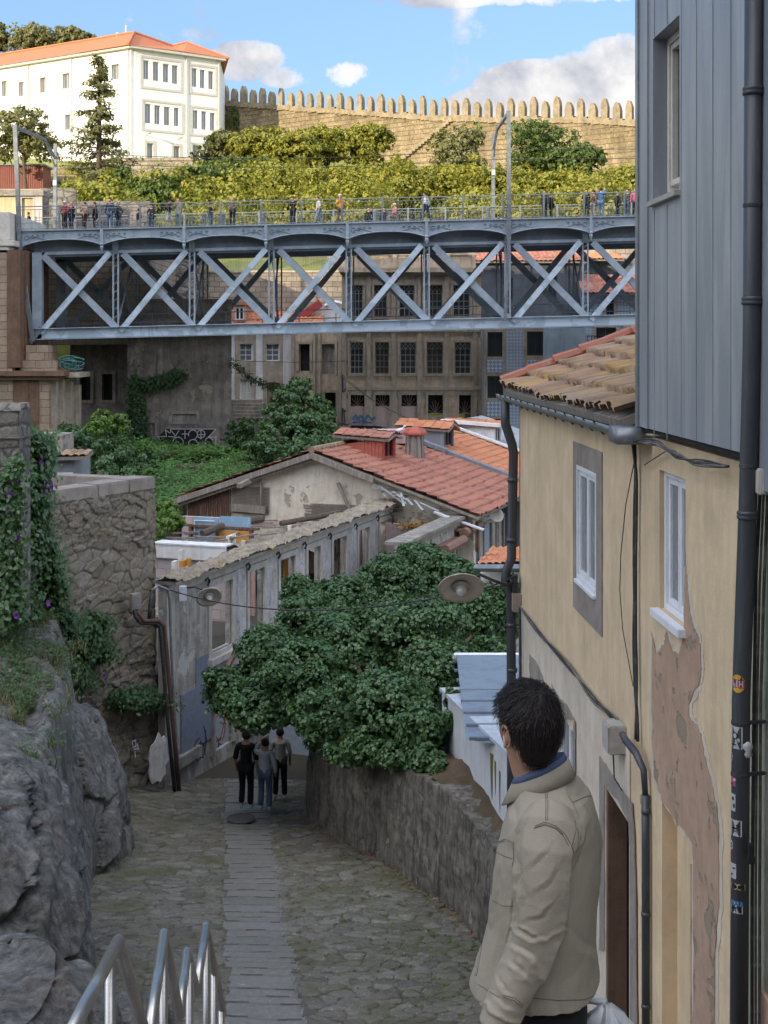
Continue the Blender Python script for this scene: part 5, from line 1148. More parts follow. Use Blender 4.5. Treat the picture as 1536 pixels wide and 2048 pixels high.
# blue spray patch, electric box at the corner
# interior of the ruin
def hbox(nm, L0, L1, v0, v1, z0, z1, m, lab=None, cat=None, parent=None, rough=0):
    b = MB(); b.obox(H(L0, v0, z0), HU*(L1-L0), HV*(v1-v0), V((0, 0, z1-z0))); o = b.build(nm, m, parent)
    if lab: tag(rebase(o), lab, cat)
    return o
root = empty('ruin_interior', H(-4, -1, -10), 'open interior of the ruin with collapsed floor, debris and bare partition walls', 'ruin')
hbox('floor', -17, -.1, -4.6, 2.3, -8.4, -8.15, G['grime'], parent=root)
hbox('rear_wall', -1.2, -1.0, -4.8, 2.2, -8.2, -6.32, G['pinkp'], parent=root)
f_ = Fr(P(308, 0, 41), P(452, 0, 40.2)); b = MB(); f_.box(b, 0, f_.L, -9, f_.hit(350, 1100)[1], -.3, 0); b.build('pink_block_wall', G['pinkb'], root)
b = MB(); f_.box(b, 0, f_.L+.02, f_.hit(350, 1116)[1], f_.hit(350, 1087)[1], .004, .1); f_.box(b, 0, f_.L, f_.hit(350, 1089)[1], f_.hit(350, 1086)[1], -.5, .12); b.build('white_parapet', G['wwhite'], root)
f_ = Fr(P(380, 0, 46), P(520, 0, 45)); 
b = MB(); h = f_.rect(388, 437, 1033, 1100); f_.box(b, h[0], h[1], h[2], h[3], 0, .05); b.build('blue_panel', G['bluep'], root)
b = MB(); h = f_.rect(441, 502, 1032, 1058); f_.box(b, h[0], h[1], h[2], h[3], 0, .05); b.build('blue_panel', G['bluep'], root)
for a, c, r0 in ((441, 470, 1060), (471, 504, 1060)):
    b = MB(); h = f_.rect(a, c, r0, 1112); f_.box(b, h[0], h[1], h[2], h[3], .06, .12); b.build('ochre_panel', G['orangep'], root)
b = MB()
for px in (384, 438, 505): u = f_.hit(px, 0)[0]; f_.box(b, u-.05, u+.05, -8, f_.hit(0, 1028)[1], .0, .16)
f_.box(b, -.1, f_.L, f_.hit(0, 1030)[1], f_.hit(0, 1026)[1], .0, .14); b.build('timber_frame', G['wood'], root)
b = MB(); b.tube([f_.hp(392, 1090, .1), f_.hp(392, 1040, .1), f_.hp(432, 1042, .1)], .02, 5); b.build('white_conduit', G['white'], root)
b = MB(); f_.box(b, f_.hit(505, 0)[0], f_.L+1.2, f_.hit(0, 1110)[1], f_.hit(0, 1057)[1], -.1, 0); b.build('broken_partition', G['ruinb'], root)
b = MB(); f_.box(b, f_.hit(472, 0)[0], f_.L+.9, f_.hit(0, 1060)[1], f_.hit(0, 1056)[1], -.2, .3); b.build('white_ledge', G['wwhite'], root)
for a, c in ((300, 1.2), (0, 0)):
    pass
# orange panels seen through the windows
for px in (497, 668, 700):
    u = fu(px); b = MB(); b.obox(FR.pt(u-.25, -8.0, -1.6), FR.U*.62, FR.N*-.05, V((0, 0, 1.85))); b.build('ochre_panel', G['orangep'], root)
bwp = flat('bright_whitewash', (.86, .83, .78), .9); bpk = flat('salmon_plaster', (.74, .50, .42), .9)
for i in range(14):
    u = .6+i*1.25; dd = -1.5-.9*(i % 3); b = MB(); FR.box(b, u, u+.55+.2*(i % 2), -8.3, -6.15-.25*(i % 4), dd-.1, dd); FR.box(b, u+.2, u+.3, -8.3, -6.1, dd+.02, dd+.12); b.build('inner_partition', [bwp, bpk, G['gable'], bwp, G['orangep']][i % 5], root)
X, Y = np.meshgrid(np.linspace(0, 1, 60), np.linspace(0, 1, 60), indexing='ij')
L_ = -7.+X*6.6; v_ = -2.2+Y*4.2; z_ = -6.55+fbm(L_*.8, v_*.8, 0, 5, 61)*.9+.08*fbm(L_*6, v_*6, 0, 3, 62)
co = np.array(HO)+L_[..., None]*np.array(HU)+v_[..., None]*np.array(HV)+z_[..., None]*np.array([0, 0, 1.]); npmesh('debris_heap', co.reshape(-1, 3), gridfaces(60, 60), G['moss'], root)
b = MB(); q = random.Random(21)
for i in range(46):
    c = H(q.uniform(-7, -.5), q.uniform(-2.4, 2.2), -6.3+q.uniform(-.1, .12)); a = q.uniform(0, 3.1); l_ = q.uniform(.4, 1.5); d = V((math.cos(a), math.sin(a), q.uniform(-.1, .1)))*l_/2; b.bar(c-d, c+d, .1, .05)
b.build('fallen_planks', G['woodg'], root)
b = MB(); b.tube([H(-6, -1.6, -6.2), H(-5, -1.2, -6.0), H(-3.4, -.6, -5.98)], .13, 8); b.tube([H(-3.2, 0, -6.15), H(-.7, 1.3, -6.0)], .1, 7); b.build('fallen_beam', G['bark'], root)
# pink remains at the right, second facade
root = empty('terraced_facade', H(-2, 5.6, -11), 'lower ruined facade with awnings, blue shutters and wall dish under tiled eaves', 'ruin')
f5 = Fr(P(800, 0, 41.5), V((P(800, 0, 41.5).x, 41.5, 0))+HU*12.5); g5 = lambda px: f5.hit(px, 1080)[0]
h5 = [(g5(878), g5(905), -8.6, -6.75), (g5(914), g5(936), -8.6, -6.7), (g5(944), g5(956), -8.4, -6.75), (g5(967), g5(982), -8.4, -6.75), (g5(992), g5(1006), -8.4, -6.75)]
b = MB(); f5.wall(b, 0, f5.L, -11, -6.1, h5, .2); b.build('wall', G['ruin'], root)
b = MB()
for h in h5: surround(f5, b, h, .1, .05)
f5.box(b, 0, f5.L, -6.25, -6.08, .004, .12); b.build('stone_trim', G['granite'], root)
b = MB(); f5.box(b, 0, g5(945), -6.1, -6.0, -.5, .2); b.build('coping', G['stain2'], root)
for i, h in enumerate(h5):
    b = MB()
    if i < 2: f5.box(b, h[0], h[1], h[2], h[3], -.35, -.3); b.build('dark_opening', G['dark'], root)
    else:
        f5.box(b, h[0], h[1], h[2], h[3], -.12, -.08)
        for k in range(22): z = h[2]+(h[3]-h[2])*k/22; f5.box(b, h[0]+.03, h[1]-.03, z, z+.035, -.08, -.05)
        b.build('shutter', flat('pale_blue_shutter', (.36, .43, .52)) if i < 4 else G['stone_t'], root)
for a, c, z in ((870, 908, -6.75), (908, 940, -6.5)):
    b = MB(); u0, u1 = g5(a), g5(c); b.tube([f5.pt(u0, z, .35), f5.pt(u1, z+.03, .35)], .17, 8); f5.box(b, u0, u1, z+.05, z+.12, .0, .35); b.build('rolled_awning', flat('faded_brown_awning', (.27, .16, .12)), root)
b = MB(); b.lathe([(.0, .0), (.14, .04), (.30, .16), (.31, .17), (.29, .17), (.13, .06), (0, .03)], f5.pt(g5(962), -6.35, .5), 16, (.3, -.7, .5)); b.tube([f5.pt(g5(962), -6.4, 0), f5.pt(g5(962), -6.3, .5)], .025, 5); b.build('dish', G['frame_grey'], root)
b = MB(); b.obox(H(-1.2, 3.15, -7.4), HU*.12, HV*2.4, V((0, 0, 1.15))); b.build('pink_wall', G['pinkp'], root)
# weeds on ruin
r_ = np.random.default_rng(9); n = 500; pp = np.array([H(-1.5+r_.normal()*.3, 4.2+r_.normal()*.3, -6.35+abs(r_.normal())*.12) for _ in range(n)]); tag(rebase(leaves('dry_fern', pp, np.tile([0, 0, 1.], (n, 1)), r_.random(n), .12, flat('dry_orange_fern', (.30, .17, .05)), None, r_, .1, .4)), 'dry orange fern growing on the lower ruined wall', 'plant')
# low annex with orange tiles above the arbour
root = empty('annex_roof', P(1000, 1150, 34), 'small orange tiled annex roof with grey gutter between arbour and downpipe', 'roof')
roof('roof', root, P(955, 1131, 33), P(1045, 1131, 32)-P(955, 1131, 33), V((.5, 1.4, .22)), G['tile_o'], .22, .4, .035, 71)
b = MB(); b.tube([P(952, 1136, 32.9), P(1045, 1136, 31.9)], .09, 8); b.build('gutter', G['gutter'], root)
b = MB(); PX(b, 966, 1040, 1142, 1420, 33.6, 1); b.build('wall', G['wwhite'], root)

# ---------------------------------------------------------------- lane
def lz(y): return -(8.95+.12*(y-18))
def lane_mesh(name, x0, x1, y0, y1, res, slabs=True):
    nx, ny = int((x1-x0)/res), int((y1-y0)/(res*1.0)); X, Y = np.meshgrid(np.linspace(x0, x1, nx), np.linspace(y0, y1, ny), indexing='ij')
    wx = X+fbm(X*1.1, Y*1.1, 0, 3, 70)*.35; wy = Y+fbm(X*1.3, Y*1.3, 0, 3, 71)*.35
    e, i1, i2 = cells(wx/.30, wy/.20, 5, 1.0)
    cx = -1.63-.118*(Y-18)+fbm(Y*.3, 0, 0, 2, 8)*.15            # middle of the slab strip
    s = X-cx; Y0 = Y; Y = Y+fbm(Y*1.1, 0, 0, 2, 88)*.8; k = np.floor((Y+.05*s)/.36).astype(np.int64)
    fy = (Y+.05*s)/.36-k; hw = .50+(_h(k, 0, 0, 9)-.5)*.13; es = np.minimum(np.minimum(fy, 1-fy)*.36/.055, (hw-np.abs(s))/.05)
    sl_ = (np.abs(s) < hw); Y = Y0
    z = lz(Y)+.09*fbm(X*.35, Y*.35, 0, 3, 72)*2+np.clip(e*5, 0, 1)**.6*.035*(.5+i1)+(i2-.5)*.03+fbm(X*9, Y*9, 0, 3, 73)*.025
    zs = lz(Y)+.09*fbm(X*.35, Y*.35, 0, 3, 72)*2+.030+np.clip(es, 0, 1)*.012+(_h(k, 1, 0, 4)-.5)*.016+fbm(X*4, Y*4, 0, 4, 74)*.022
    z = np.where(sl_, zs, z)
    return X, Y, z, e, i1, sl_, es, k
X, Y, Z, e, i1, sl_, es, kk = lane_mesh('lane', -6.2, 4.2, 14.5, 34, .036)
Xs = X; edge = np.where(sl_, np.clip(es, 0, 1)*.15, e)
left = np.clip((-4.6-X), 0, 2); Z = Z+left*.12
lane = npmesh('cobbled_lane', np.stack([X, Y, Z], -1).reshape(-1, 3), gridfaces(*X.shape), G['cobble'], None, True, {'rid': i1, 'edge': edge}); struct(lane)
nfx, nfy = X.shape[0]-1, X.shape[1]-1; slf = (sl_[:-1, :-1] & (es[:-1, :-1] > .15)).ravel()
lane.data.materials.append(G['slab']); 
a_ = lane.data.attributes['rid'].data; v_ = np.where(sl_, _h(kk, 3, 0, 2), i1); a_.foreach_set('value', v_.astype(np.float32).ravel())
lane.data.polygons.foreach_set('material_index', slf.astype(np.int32))
b = MB(); b.quad((-9, 33.9, lz(33.9)), (12, 33.9, lz(33.9)), (16, 70, lz(46)), (-6, 70, lz(46))); struct(b.build('lane_lower_part', G['cobble'], raw=True))
b = MB(); 
y, z = 14.6, -8.55; n_ = 0
while y > -3:
    st = .30 if z < -2.75 else .9; z += .0
    b.box((-.2, y-st/2, z-1.0), (4.6, st, 2.0)); y -= st; z = min(z+.172, -1.62)
b.build('stone_stairs', G['granite']); struct(C.objects['stone_stairs'])
b = MB(); f_ = Fr(P(538, 0, 36.9), P(660, 0, 36.2)); f_.box(b, 0, f_.L, -12, -9.3, -.3, 0); tag(rebase(b.build('rendered_wall', flat('pale_blue_render', (.50, .56, .64), .9))), 'pale blue grey rendered wall closing the bend of the lane', 'wall')
b = MB(); b.lathe([(.31, 0), (.31, .02), (.27, .025), (.27, .018), (0, .018)], V((P(485, 1635, 29.9).x, 29.6, lz(29.6)+.07)), 20); tag(rebase(b.build('manhole_cover', flat('worn_iron', (.10, .095, .09)))), 'round iron manhole cover in the lane behind the walkers', 'manhole cover')
# weeds between cobbles
def wf(r, n):
    y = r.uniform(17.5, 30, n); x = np.where(r.random(n) < .6, r.normal(.6, .9, n)+(24-y)*.12, r.uniform(-4.5, 2, n)); e_, a, c = cells((x+fbm(x*1.1, y*1.1, 0, 3, 70)*.35)/.30, (y+fbm(x*1.3, y*1.3, 0, 3, 71)*.35)/.20, 5, 1.0)
    k = (e_ < .09) & (fbm(x*.8, y*.8, 0, 3, 80) > -.02); x, y = x[k], y[k]; return np.stack([x, y, lz(y)+.03+.18*fbm(x*.35, y*.35, 0, 3, 72)], 1)
field(42000, wf, .035, G['leaf_fd'], 'tiny weeds and moss growing in the cobble joints', 15, 'weeds', 'weeds', 'stuff', .6)
def lf(r, n):
    y = r.uniform(20, 30, n); x = np.interp(y, [20, 21.7, 23.7, 26.4, 29.8], [2.3, 1.55, .97, .02, -1.67])-np.abs(r.normal(0, .22, n))-.05; return np.stack([x, y, lz(y)+.07+.18*fbm(x*.35, y*.35, 0, 3, 72)], 1)
field(420, lf, .055, flat('dry_leaf', (.20, .10, .06)), 'dry brown leaves scattered along the foot of the lane wall', 16, 'fallen_leaves', 'leaves', 'stuff', .9)

# ---------------------------------------------------------------- dark wall right of the lane, soil, white wall, arbour
foot = [(-1.05, 40, -8.9), (-1.45, 33, -8.85), (-1.67, 29.8, -8.73), (-.85, 28, -8.3), (.02, 26.4, -8.03), (.97, 23.7, -7.6), (1.53, 21.75, -7.69), (1.80, 19.6, -7.5), (2.1, 17.2, -7.2), (2.35, 15, -7.0)]
root = empty('lane_wall', (.5, 25, -10), 'dark streaked curved rubble wall on the right of the lane', 'wall')
fa = np.array(foot); seg = np.r_[0, np.cumsum(np.hypot(np.diff(fa[:, 0]), np.diff(fa[:, 1])))]; tt = np.linspace(0, seg[-1], 420)
fx, fy_, fz = [np.interp(tt, seg, fa[:, i]) for i in range(3)]
ker = np.ones(25)/25; sm = lambda a: np.convolve(np.r_[np.full(12, a[0]), a, np.full(12, a[-1])], ker, 'valid'); fx, fy_, fz = sm(fx), sm(fy_), sm(fz)
dx, dy = np.gradient(fx), np.gradient(fy_); ln = np.hypot(dx, dy); nx_, ny_ = dy/ln, -dx/ln
sgn = np.sign(nx_*(-1)+ny_*(-.4)); nx_, ny_ = nx_*sgn, ny_*sgn
rows_ = np.concatenate([np.linspace(0, 1, 70), [1.001, 1.002, 1.003]]); TT, RW = np.meshgrid(np.arange(420), rows_, indexing='ij')
zz = (lz(fy_)-.3)[:, None]+(fz-lz(fy_)+.3)[:, None]*np.minimum(RW, 1)+0*RW; ev, ia, ib = cells(tt[:, None]/.34+0*RW, zz/.24, 9, .9)
out_ = .016*np.clip(ev*4, 0, 1)**.7+fbm(tt[:, None]*5+0*RW, zz*2.5, 0, 4, 86)*.06+fbm(tt[:, None]*1.5+0*RW, zz*1.5, 0, 4, 81)*.16+.12*(1-np.minimum(RW, 1))
out_ = np.where(RW > 1, -.12-(RW-1)*130, out_); zz = zz+np.where(RW > .999, fbm(tt[:, None]*3+0*RW, 0, 0, 3, 82)*.16, 0)
co = np.stack([fx[:, None]+nx_[:, None]*out_, fy_[:, None]+ny_[:, None]*out_, zz], -1)
npmesh('wall', co.reshape(-1, 3), gridfaces(420, len(rows_)), G['lanewall'], root)
# soil bank behind the wall
X, Y = np.meshgrid(np.linspace(0, 1, 60), np.linspace(0, 1, 90), indexing='ij')
i0 = (Y*275+130).astype(int); bx = fx[i0]; by = fy_[i0]; bz = fz[i0]
wx = np.interp(by, [15, 17, 20.2, 26, 32], [3.2, 2.9, 2.16, 1.15, .9])+.35; 
xx = bx+.1+(wx-bx)*X; zz = bz-.05+X*.45+fbm(xx*2, by*2, 0, 5, 85)*.35
struct(npmesh('soil_bank', np.stack([xx, by, zz], -1).reshape(-1, 3), gridfaces(60, 90), G['soil']))
root = empty('white_garden_wall', P(950, 1600, 23), 'whitewashed garden wall with pale coping beside the arbour', 'wall')
fw_ = Fr(P(884, 0, 26.3), P(1060, 0, 20.2)); b = MB()
b.prism([fw_.pt(0, -9), fw_.pt(0, -6.66), fw_.pt(fw_.L, -6.36), fw_.pt(fw_.L, -9)], -fw_.N*.3); b.build('wall', G['white'] if 0 else plaster('white_garden_plaster', (.56, .58, .62), (.50, .51, .54), (.20, .17, .10), .16, streak=.22, bump=.25), root)
b = MB(); n = 6
for i in range(n): a = fw_.pt(fw_.L*i/n, -6.66+.30*i/n, .05); c = fw_.pt(fw_.L*(i+1)/n-.01, -6.66+.30*(i+1)/n, .05); b.obox(a, c-a, -fw_.N*.48, V((0, 0, .06)))
b.build('coping', flat('pale_slab', (.46, .50, .56)), root)
b = MB()
for px, r0, r1, w_ in ((984, 1505, 1600, 3), (991, 1520, 1590, 1.6), (1000, 1540, 1625, 1.4)):
    b.prism([fw_.hp(px-w_, r0, .004), fw_.hp(px+w_, r0+4, .004), fw_.hp(px+w_*.6, (r0+r1)/2, .004), fw_.hp(px+w_*.3, r1, .004), fw_.hp(px-w_*.2, r1-14, .004), fw_.hp(px-w_*.9, (r0+r1)/2-8, .004)], fw_.N*.003)
b.build('moss_stain', flat('moss_stain', (.15, .14, .03)), root)
root = empty('corrugated_roof', V((2.6, 25, -6.5)), 'pale blue grey ribbed sheet roof behind the white garden wall', 'roof')
b = MB(); b.quad((1.35, 22.5, -6.5), (4.6, 20.5, -6.45), (4.6, 28.3, -6.4), (1.5, 28.3, -6.4)); b.build('sheet', paint('ribbed_sheet', (.21, .25, .30), (.17, .20, .25), .5, 3, .2), root)
b = MB()
for i in range(8): y = 22.4+i*.78; b.obox((1.4, y, -6.49), (3.2, 0, 0), (0, .07, 0), (0, 0, .05))
b.build('ribs', flat('sheet_rib', (.17, .20, .25)), root)
b = MB(); b.obox((1.3, 28.2, -11), (3.4, 0, 0), (0, .2, 0), (0, 0, 4.6)); b.build('rear_wall', G['wwhite'], root)
AB = [(470, 1385, 60, 50, 29.5), (540, 1310, 66, 62, 30), (520, 1410, 80, 48, 28.8), (615, 1240, 60, 52, 31.5), (600, 1360, 90, 80, 29), (690, 1200, 66, 44, 33), (700, 1300, 90, 80, 30.5), (660, 1430, 80, 52, 27.8), (780, 1170, 64, 54, 34), (840, 1125, 56, 38, 36),
      (770, 1420, 90, 80, 26.8), (820, 1270, 100, 80, 30.5), (900, 1160, 60, 50, 35), (925, 1230, 80, 66, 32.5), (990, 1235, 50, 66, 33), (860, 1360, 60, 70, 28), (845, 1460, 50, 56, 25.6), (990, 1300, 40, 26, 30.5), (900, 1320, 60, 40, 29.2), (740, 1490, 60, 36, 26.3), (600, 1190, 40, 40, 33), (850, 1520, 36, 30, 25), (880, 1545, 24, 26, 24.6), (700, 1508, 50, 20, 26.5), (800, 1512, 50, 26, 25.7), (645, 1478, 36, 26, 28.4)]
root = empty('ivy_arbour', (-.2, 29, -9), 'huge ivy covered arbour overhanging the cobbled lane', 'arbour')
bl = [(tuple(P(a, c, D)), tuple(np.array((rx, rx*1.05, ry))/F*D)) for a, c, rx, ry, D in AB]
bl += [(tuple(V(c_)+V((rnd.uniform(-1, 1)*r_[0], rnd.uniform(-1, .2)*r_[1], rnd.uniform(.2, 1)*r_[2]))*.95), tuple(np.array(r_)*.28)) for c_, r_ in bl for _ in (0, 1)]
leafmesh('ivy_foliage', bl, 128000, .090, G['leaf_ivy'], root, 77, nsub=200, sub=.2, up=.55, aspect=.82, inner=.22)
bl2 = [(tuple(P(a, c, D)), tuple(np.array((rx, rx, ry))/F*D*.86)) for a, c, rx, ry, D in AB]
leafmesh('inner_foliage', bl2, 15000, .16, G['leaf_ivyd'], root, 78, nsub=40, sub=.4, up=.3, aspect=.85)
b = MB(); q = random.Random(5)
for a, c, rx, ry, D in AB: p = P(a, c, D); b.tube([V((.6, 27.5, -8.6)), V((.3, 28, -7.2)).lerp(p, .5), p], [.09, .06, .02], 6)
b.build('stems', G['bark'], root, True)
b = MB()
for x in (-3.6, -2.0, -.4): b.bar((x, 29, -7.5), (x, 33, -7.4), .09, .09)
b.bar((-3.6, 29.5, -7.4), (1, 29.5, -7.4), .1, .1); b.build('pergola_beams', G['wood'], root)
o = bushat([(905, 1400, 14, 22, 25.8), (896, 1440, 12, 20, 25.4), (940, 1370, 22, 10, 26.5), (970, 1375, 22, 8, 26.5)], 1500, .12, G['leaf_ivy'], 'ivy sprays creeping over the white garden wall and ribbed roof', 79, 'ivy_spray', 'ivy')

# ---------------------------------------------------------------- big rubble wall at left
FB = Fr(P(-75, 0, 27.6), P(309, 0, 33.1)); ZW = -3.42
root = empty('stone_wall', FB.pt(3, -10.6), 'high rubble granite wall left of the lane with coping stones', 'wall')
nu_, nv_ = 330, 300; U, W = np.meshgrid(np.linspace(0, FB.L, nu_), np.linspace(-11, ZW, nv_), indexing='ij')
wu = U+fbm(U*1.2, W*1.2, 0, 3, 90)*.5; ww = W+fbm(U*1.1, W*1.1, 0, 3, 91)*.35
e1, ia, ib = cells(wu/.44, ww/.23, 12, 1.0); e2, ic, id_ = cells(wu/.24, ww/.12, 13, 1.0); big = _h(np.floor(wu/1.4).astype(np.int64), np.floor(ww/.9).astype(np.int64), 0, 5) > .62
e = np.where(big, e2*.8, e1); ia = np.where(big, ic, ia); ib = np.where(big, id_, ib)
low = np.clip((-8.4-W)/.8, 0, 1)
ot = np.clip(e*6, 0, 1)**.6*.035+(ib-.5)*.06+fbm(U*.6, W*.6, 0, 4, 92)*.28+fbm(U*7, W*7, 0, 4, 93)*.045+low*(.1+fbm(U*.9, W*.9, 0, 4, 94)*.9)
ot = ot*np.where(W > ZW-.02, .3, 1)
co = np.array(FB.A)+U[..., None]*np.array(FB.U)+ot[..., None]*np.array(FB.N)+W[..., None]*np.array([0, 0, 1.])
npmesh('wall', co.reshape(-1, 3), gridfaces(nu_, nv_), G['bigwall'], root, True, {'rid': ia, 'edge': e})
# return face at the right end
U, W = np.meshgrid(np.linspace(0, 1.6, 40), np.linspace(-11, ZW, 160), indexing='ij'); e, ia, ib = cells(U/.5+3, W/.36, 15, 1.0)
ot = np.clip(e*4, 0, 1)**.6*.06+(ib-.5)*.05+fbm(U, W*.7, 0, 3, 95)*.3*(U > .1); en = np.array(FB.pt(FB.L, 0)); co = en-U[..., None]*np.array(FB.N)+ot[..., None]*np.array(FB.U)+W[..., None]*np.array([0, 0, 1.])
npmesh('wall_end', co.reshape(-1, 3), gridfaces(40, 160), G['bigwall'], root, True, {'rid': ia, 'edge': e})
u = 1.6
while u < FB.L:
    l_ = rnd.uniform(.9, 1.5); l_ = min(l_, FB.L-u+.06)
    if l_ > .3: b = MB(); FB.box(b, u, u+l_-.012, ZW-.06, ZW+.24+rnd.uniform(-.01, .01), -.55, .1); b.build('coping_stone', G['granite'], root, bevel=.03)
    u += l_
b = MB(); b.obox(FB.pt(FB.L-.62, ZW-.05, -.55), V((-5.2, 2.3, 0)), V((.2, .5, 0)), V((0, 0, .27))); b.build('rear_coping', G['granite'], root, bevel=.02)
b = MB(); b.prism([FB.hp(x, y, .16) for x, y in ((262, 1500), (292, 1478), (300, 1470), (322, 1480), (330, 1520), (322, 1548), (300, 1570), (288, 1560), (284, 1530), (276, 1520))], FB.N*.05); b.build('whitewash_patch', G['ruinb'], root) if 0 else None
rt = empty('high_wall_end', P(10, 960, 26.8), 'taller rounded wall block at the left edge of the photo', 'wall')
b = MB(); PX(b, -260, 38, 820, 1250, 26.9, .9); PX(b, -260, 41, 872, 880, 26.86, .98); a = P(-260, 820, 26.9); c = P(38, 820, 26.9); b.prism([a, c, c+V((-.03, .1, .1)), a+V((0, .1, .1))], V((0, .7, 0))); b.build('block', G['rubble_d'], rt, bevel=.03)
# shed with tile edge behind the wall
rt = empty('garden_shed', P(110, 960, 38), 'small grey rendered shed with a thin tiled edge behind the stone wall', 'shed')
b = MB(); PX(b, 48, 124, 871, 985, 39, 1.5); b.build('rear_wall', G['stain2'], rt)
b = MB(); PX(b, 72, 149, 914, 1000, 37, 2); b.build('wall', flat('grey_blue_render', (.24, .25, .26), .9), rt)
b = MB(); PX(b, 108, 146, 945, 985, 36.97, .02); b.build('whitewash', G['wwhite'], rt)
roof('roof', rt, P(74, 915, 36.8), P(172, 912, 36.8)-P(74, 915, 36.8), V((0, .9, .08)), G['tile_m'], .2, .4, .03, 81)
# ---------------------------------------------------------------- grassy rock bank and rocks
X, Y = np.meshgrid(np.linspace(-15, -4.2, 150), np.linspace(18.5, 33, 190), indexing='ij')
xe = -.222*Y-.25+fbm(Y*.6, 0, 0, 3, 101)*.5
k_ = np.clip((X-xe+.3)/.85, 0, 1); k_ = k_*k_*(3-2*k_)
Z = -6.25+.04*(Y-22)+fbm(X*.5, Y*.5, 0, 4, 102)*.5+(np.clip((-7-X), 0, 3)*.12); Z = Z*(1-k_)+(lz(Y)-.3)*k_
rg = 1-np.abs(fbm(X*1.1+Y*.5, Y*.35, Z*.8, 5, 103)*2.4); Z = Z+(rg-.6)*.28+fbm(X*4, Y*4, Z*2, 3, 104)*.12
X2 = X+fbm(Y*1.2, Z*1.2, 0, 4, 105)*.7*np.sin(k_*math.pi)
struct(npmesh('rock_bank', np.stack([X2, Y, Z], -1).reshape(-1, 3), gridfaces(*X.shape), G['rock']))
def rock(name, lab, xc, yc, ry, prof, n=300, m=230, seed=1, amp=.22, tilt=.0, rxs=1.):
    """horizontal rings; prof = [(z, right extent x, depth scale)] from top to bottom"""
    pz = np.array([p[0] for p in prof]); px_ = np.array([p[1] for p in prof]); ps = np.array([p[2] for p in prof])
    tz = np.linspace(0, 1, m)**.9; Zr = pz[0]+(pz[-1]-pz[0])*tz; XR = np.interp(-Zr, -pz, px_)-xc; SC_ = np.interp(-Zr, -pz, ps)
    a = np.linspace(0, 2*math.pi, n, endpoint=False); A, I = np.meshgrid(a, np.arange(m), indexing='ij')
    ca, sa = np.cos(A), np.sin(A); se = lambda q: np.sign(q)*np.abs(q)**.75
    x = xc+se(ca)*XR[I]; y = yc+se(sa)*ry*SC_[I]; z = Zr[I]+0*x
    # strata: ridged noise stretched along a steep dip
    s_ = x*.9+y*.5-z*.35; t_ = x*.3-y*.3+z*.95
    d = fbm(s_*2.6, t_*.55, y*.5, 5, seed)*2.0; rd = (1-np.abs(fbm(s_*1.2, t_*.35, y*.6, 4, seed+5)*3.2)); d = d*amp*.8+(rd-.55)*amp*.8+fbm(x*.5, y*.5, z*.5, 3, seed+8)*amp*1.8
    ee_, bi_, bj_ = cells(s_*1.25+fbm(x*1.1, y*1.1, z*1.1, 3, seed+20)*1.6, t_*.62+fbm(x, y, z, 3, seed+21)*1.4, seed, 1.0); d = d+(bi_-.5)*amp*.8-np.clip(.08-ee_, 0, .08)*amp*4; blk = np.abs(fbm(s_*.5, t_*.8, 0, 2, seed+14))*2; d = d-np.clip(.09-blk, 0, .09)*amp*11
    d += fbm(x*7, y*7, z*7, 3, seed+9)*.05
    nx_, ny_ = ca, sa*1.1; ed = np.clip(I/14., .15, 1)
    x = x+nx_*d*ed*1.; y = y+ny_*d*ed; z = z+d*.5*np.where(I < 22, 1-I/22., 0)+.10*d
    idx = lambda i, j: (i % n)*m+j
    i, j = np.meshgrid(np.arange(n), np.arange(m-1), indexing='ij'); f = np.stack([((i % n)*m+j), (((i+1) % n)*m+j), (((i+1) % n)*m+j+1), ((i % n)*m+j+1)], -1).reshape(-1, 4)
    o = npmesh(name, np.stack([x, y, z], -1).reshape(-1, 3), f, G['rock'], None, True)
    bm = bmesh.new(); bm.from_mesh(o.data); bm.verts.ensure_lookup_table(); bm.faces.new([bm.verts[k*m] for k in range(n)]); bmesh.ops.triangulate(bm, faces=[bm.faces[-1]] if 0 else [f_ for f_ in bm.faces if len(f_.verts) > 4]); bm.to_mesh(o.data); bm.free()
    return tag(rebase(o), lab, 'rock')
rock('boulder', 'huge grey streaked schist outcrop at the left of the lane', -6.9, 18.6, 3.3, [(-5.80, -6.0, .25), (-5.88, -5.45, .5), (-6.12, -5.0, .7), (-6.5, -4.63, .85), (-7.05, -4.3, .95), (-7.7, -4.17, 1.0), (-8.5, -4.08, 1.02), (-9.6, -3.98, 1.05)], seed=3, amp=.3)
rock('boulder', 'low flat rock ledge in the bottom left corner beside the handrail', -4.6, 13.4, 2.0, [(-6.35, -3.3, .6), (-6.5, -2.95, .8), (-6.9, -2.7, .95), (-7.6, -2.5, 1.), (-9.2, -2.4, 1.1)], 200, 140, 17, .16)
rock('boulder', 'rounded dark boulder between outcrop and stone wall', -6.5, 26.2, 2.3, [(-6.95, -6.1, .4), (-7.2, -5.75, .7), (-7.9, -5.35, .85), (-8.6, -5.1, 1.), (-10.2, -4.85, 1.1)], 220, 160, 27, .2)
rock('boulder', 'small reddish rock at foot of the large outcrop near the handrail', -3.3, 17.3, .9, [(-8.35, -3.1, .5), (-8.5, -2.75, .8), (-8.9, -2.6, 1.), (-9.4, -2.55, 1.1)], 120, 70, 37, .1)
for i, (px, row, s_, lab) in enumerate(((235, 1655, .42, 'loose squared stone block at the left edge of the lane, upper one'), (232, 1683, .36, 'loose squared stone block at the left edge of the lane, lower one'))):
    D = 18537/(row+14-1017.6); p = P(px, row, D); b = MB(); b.box((p.x, D, lz(D)+.14), (s_, .35, .34), .2+i*.3); tag(rebase(b.build('stone_block', G['granite'], None, False, .05)), lab, 'stone')
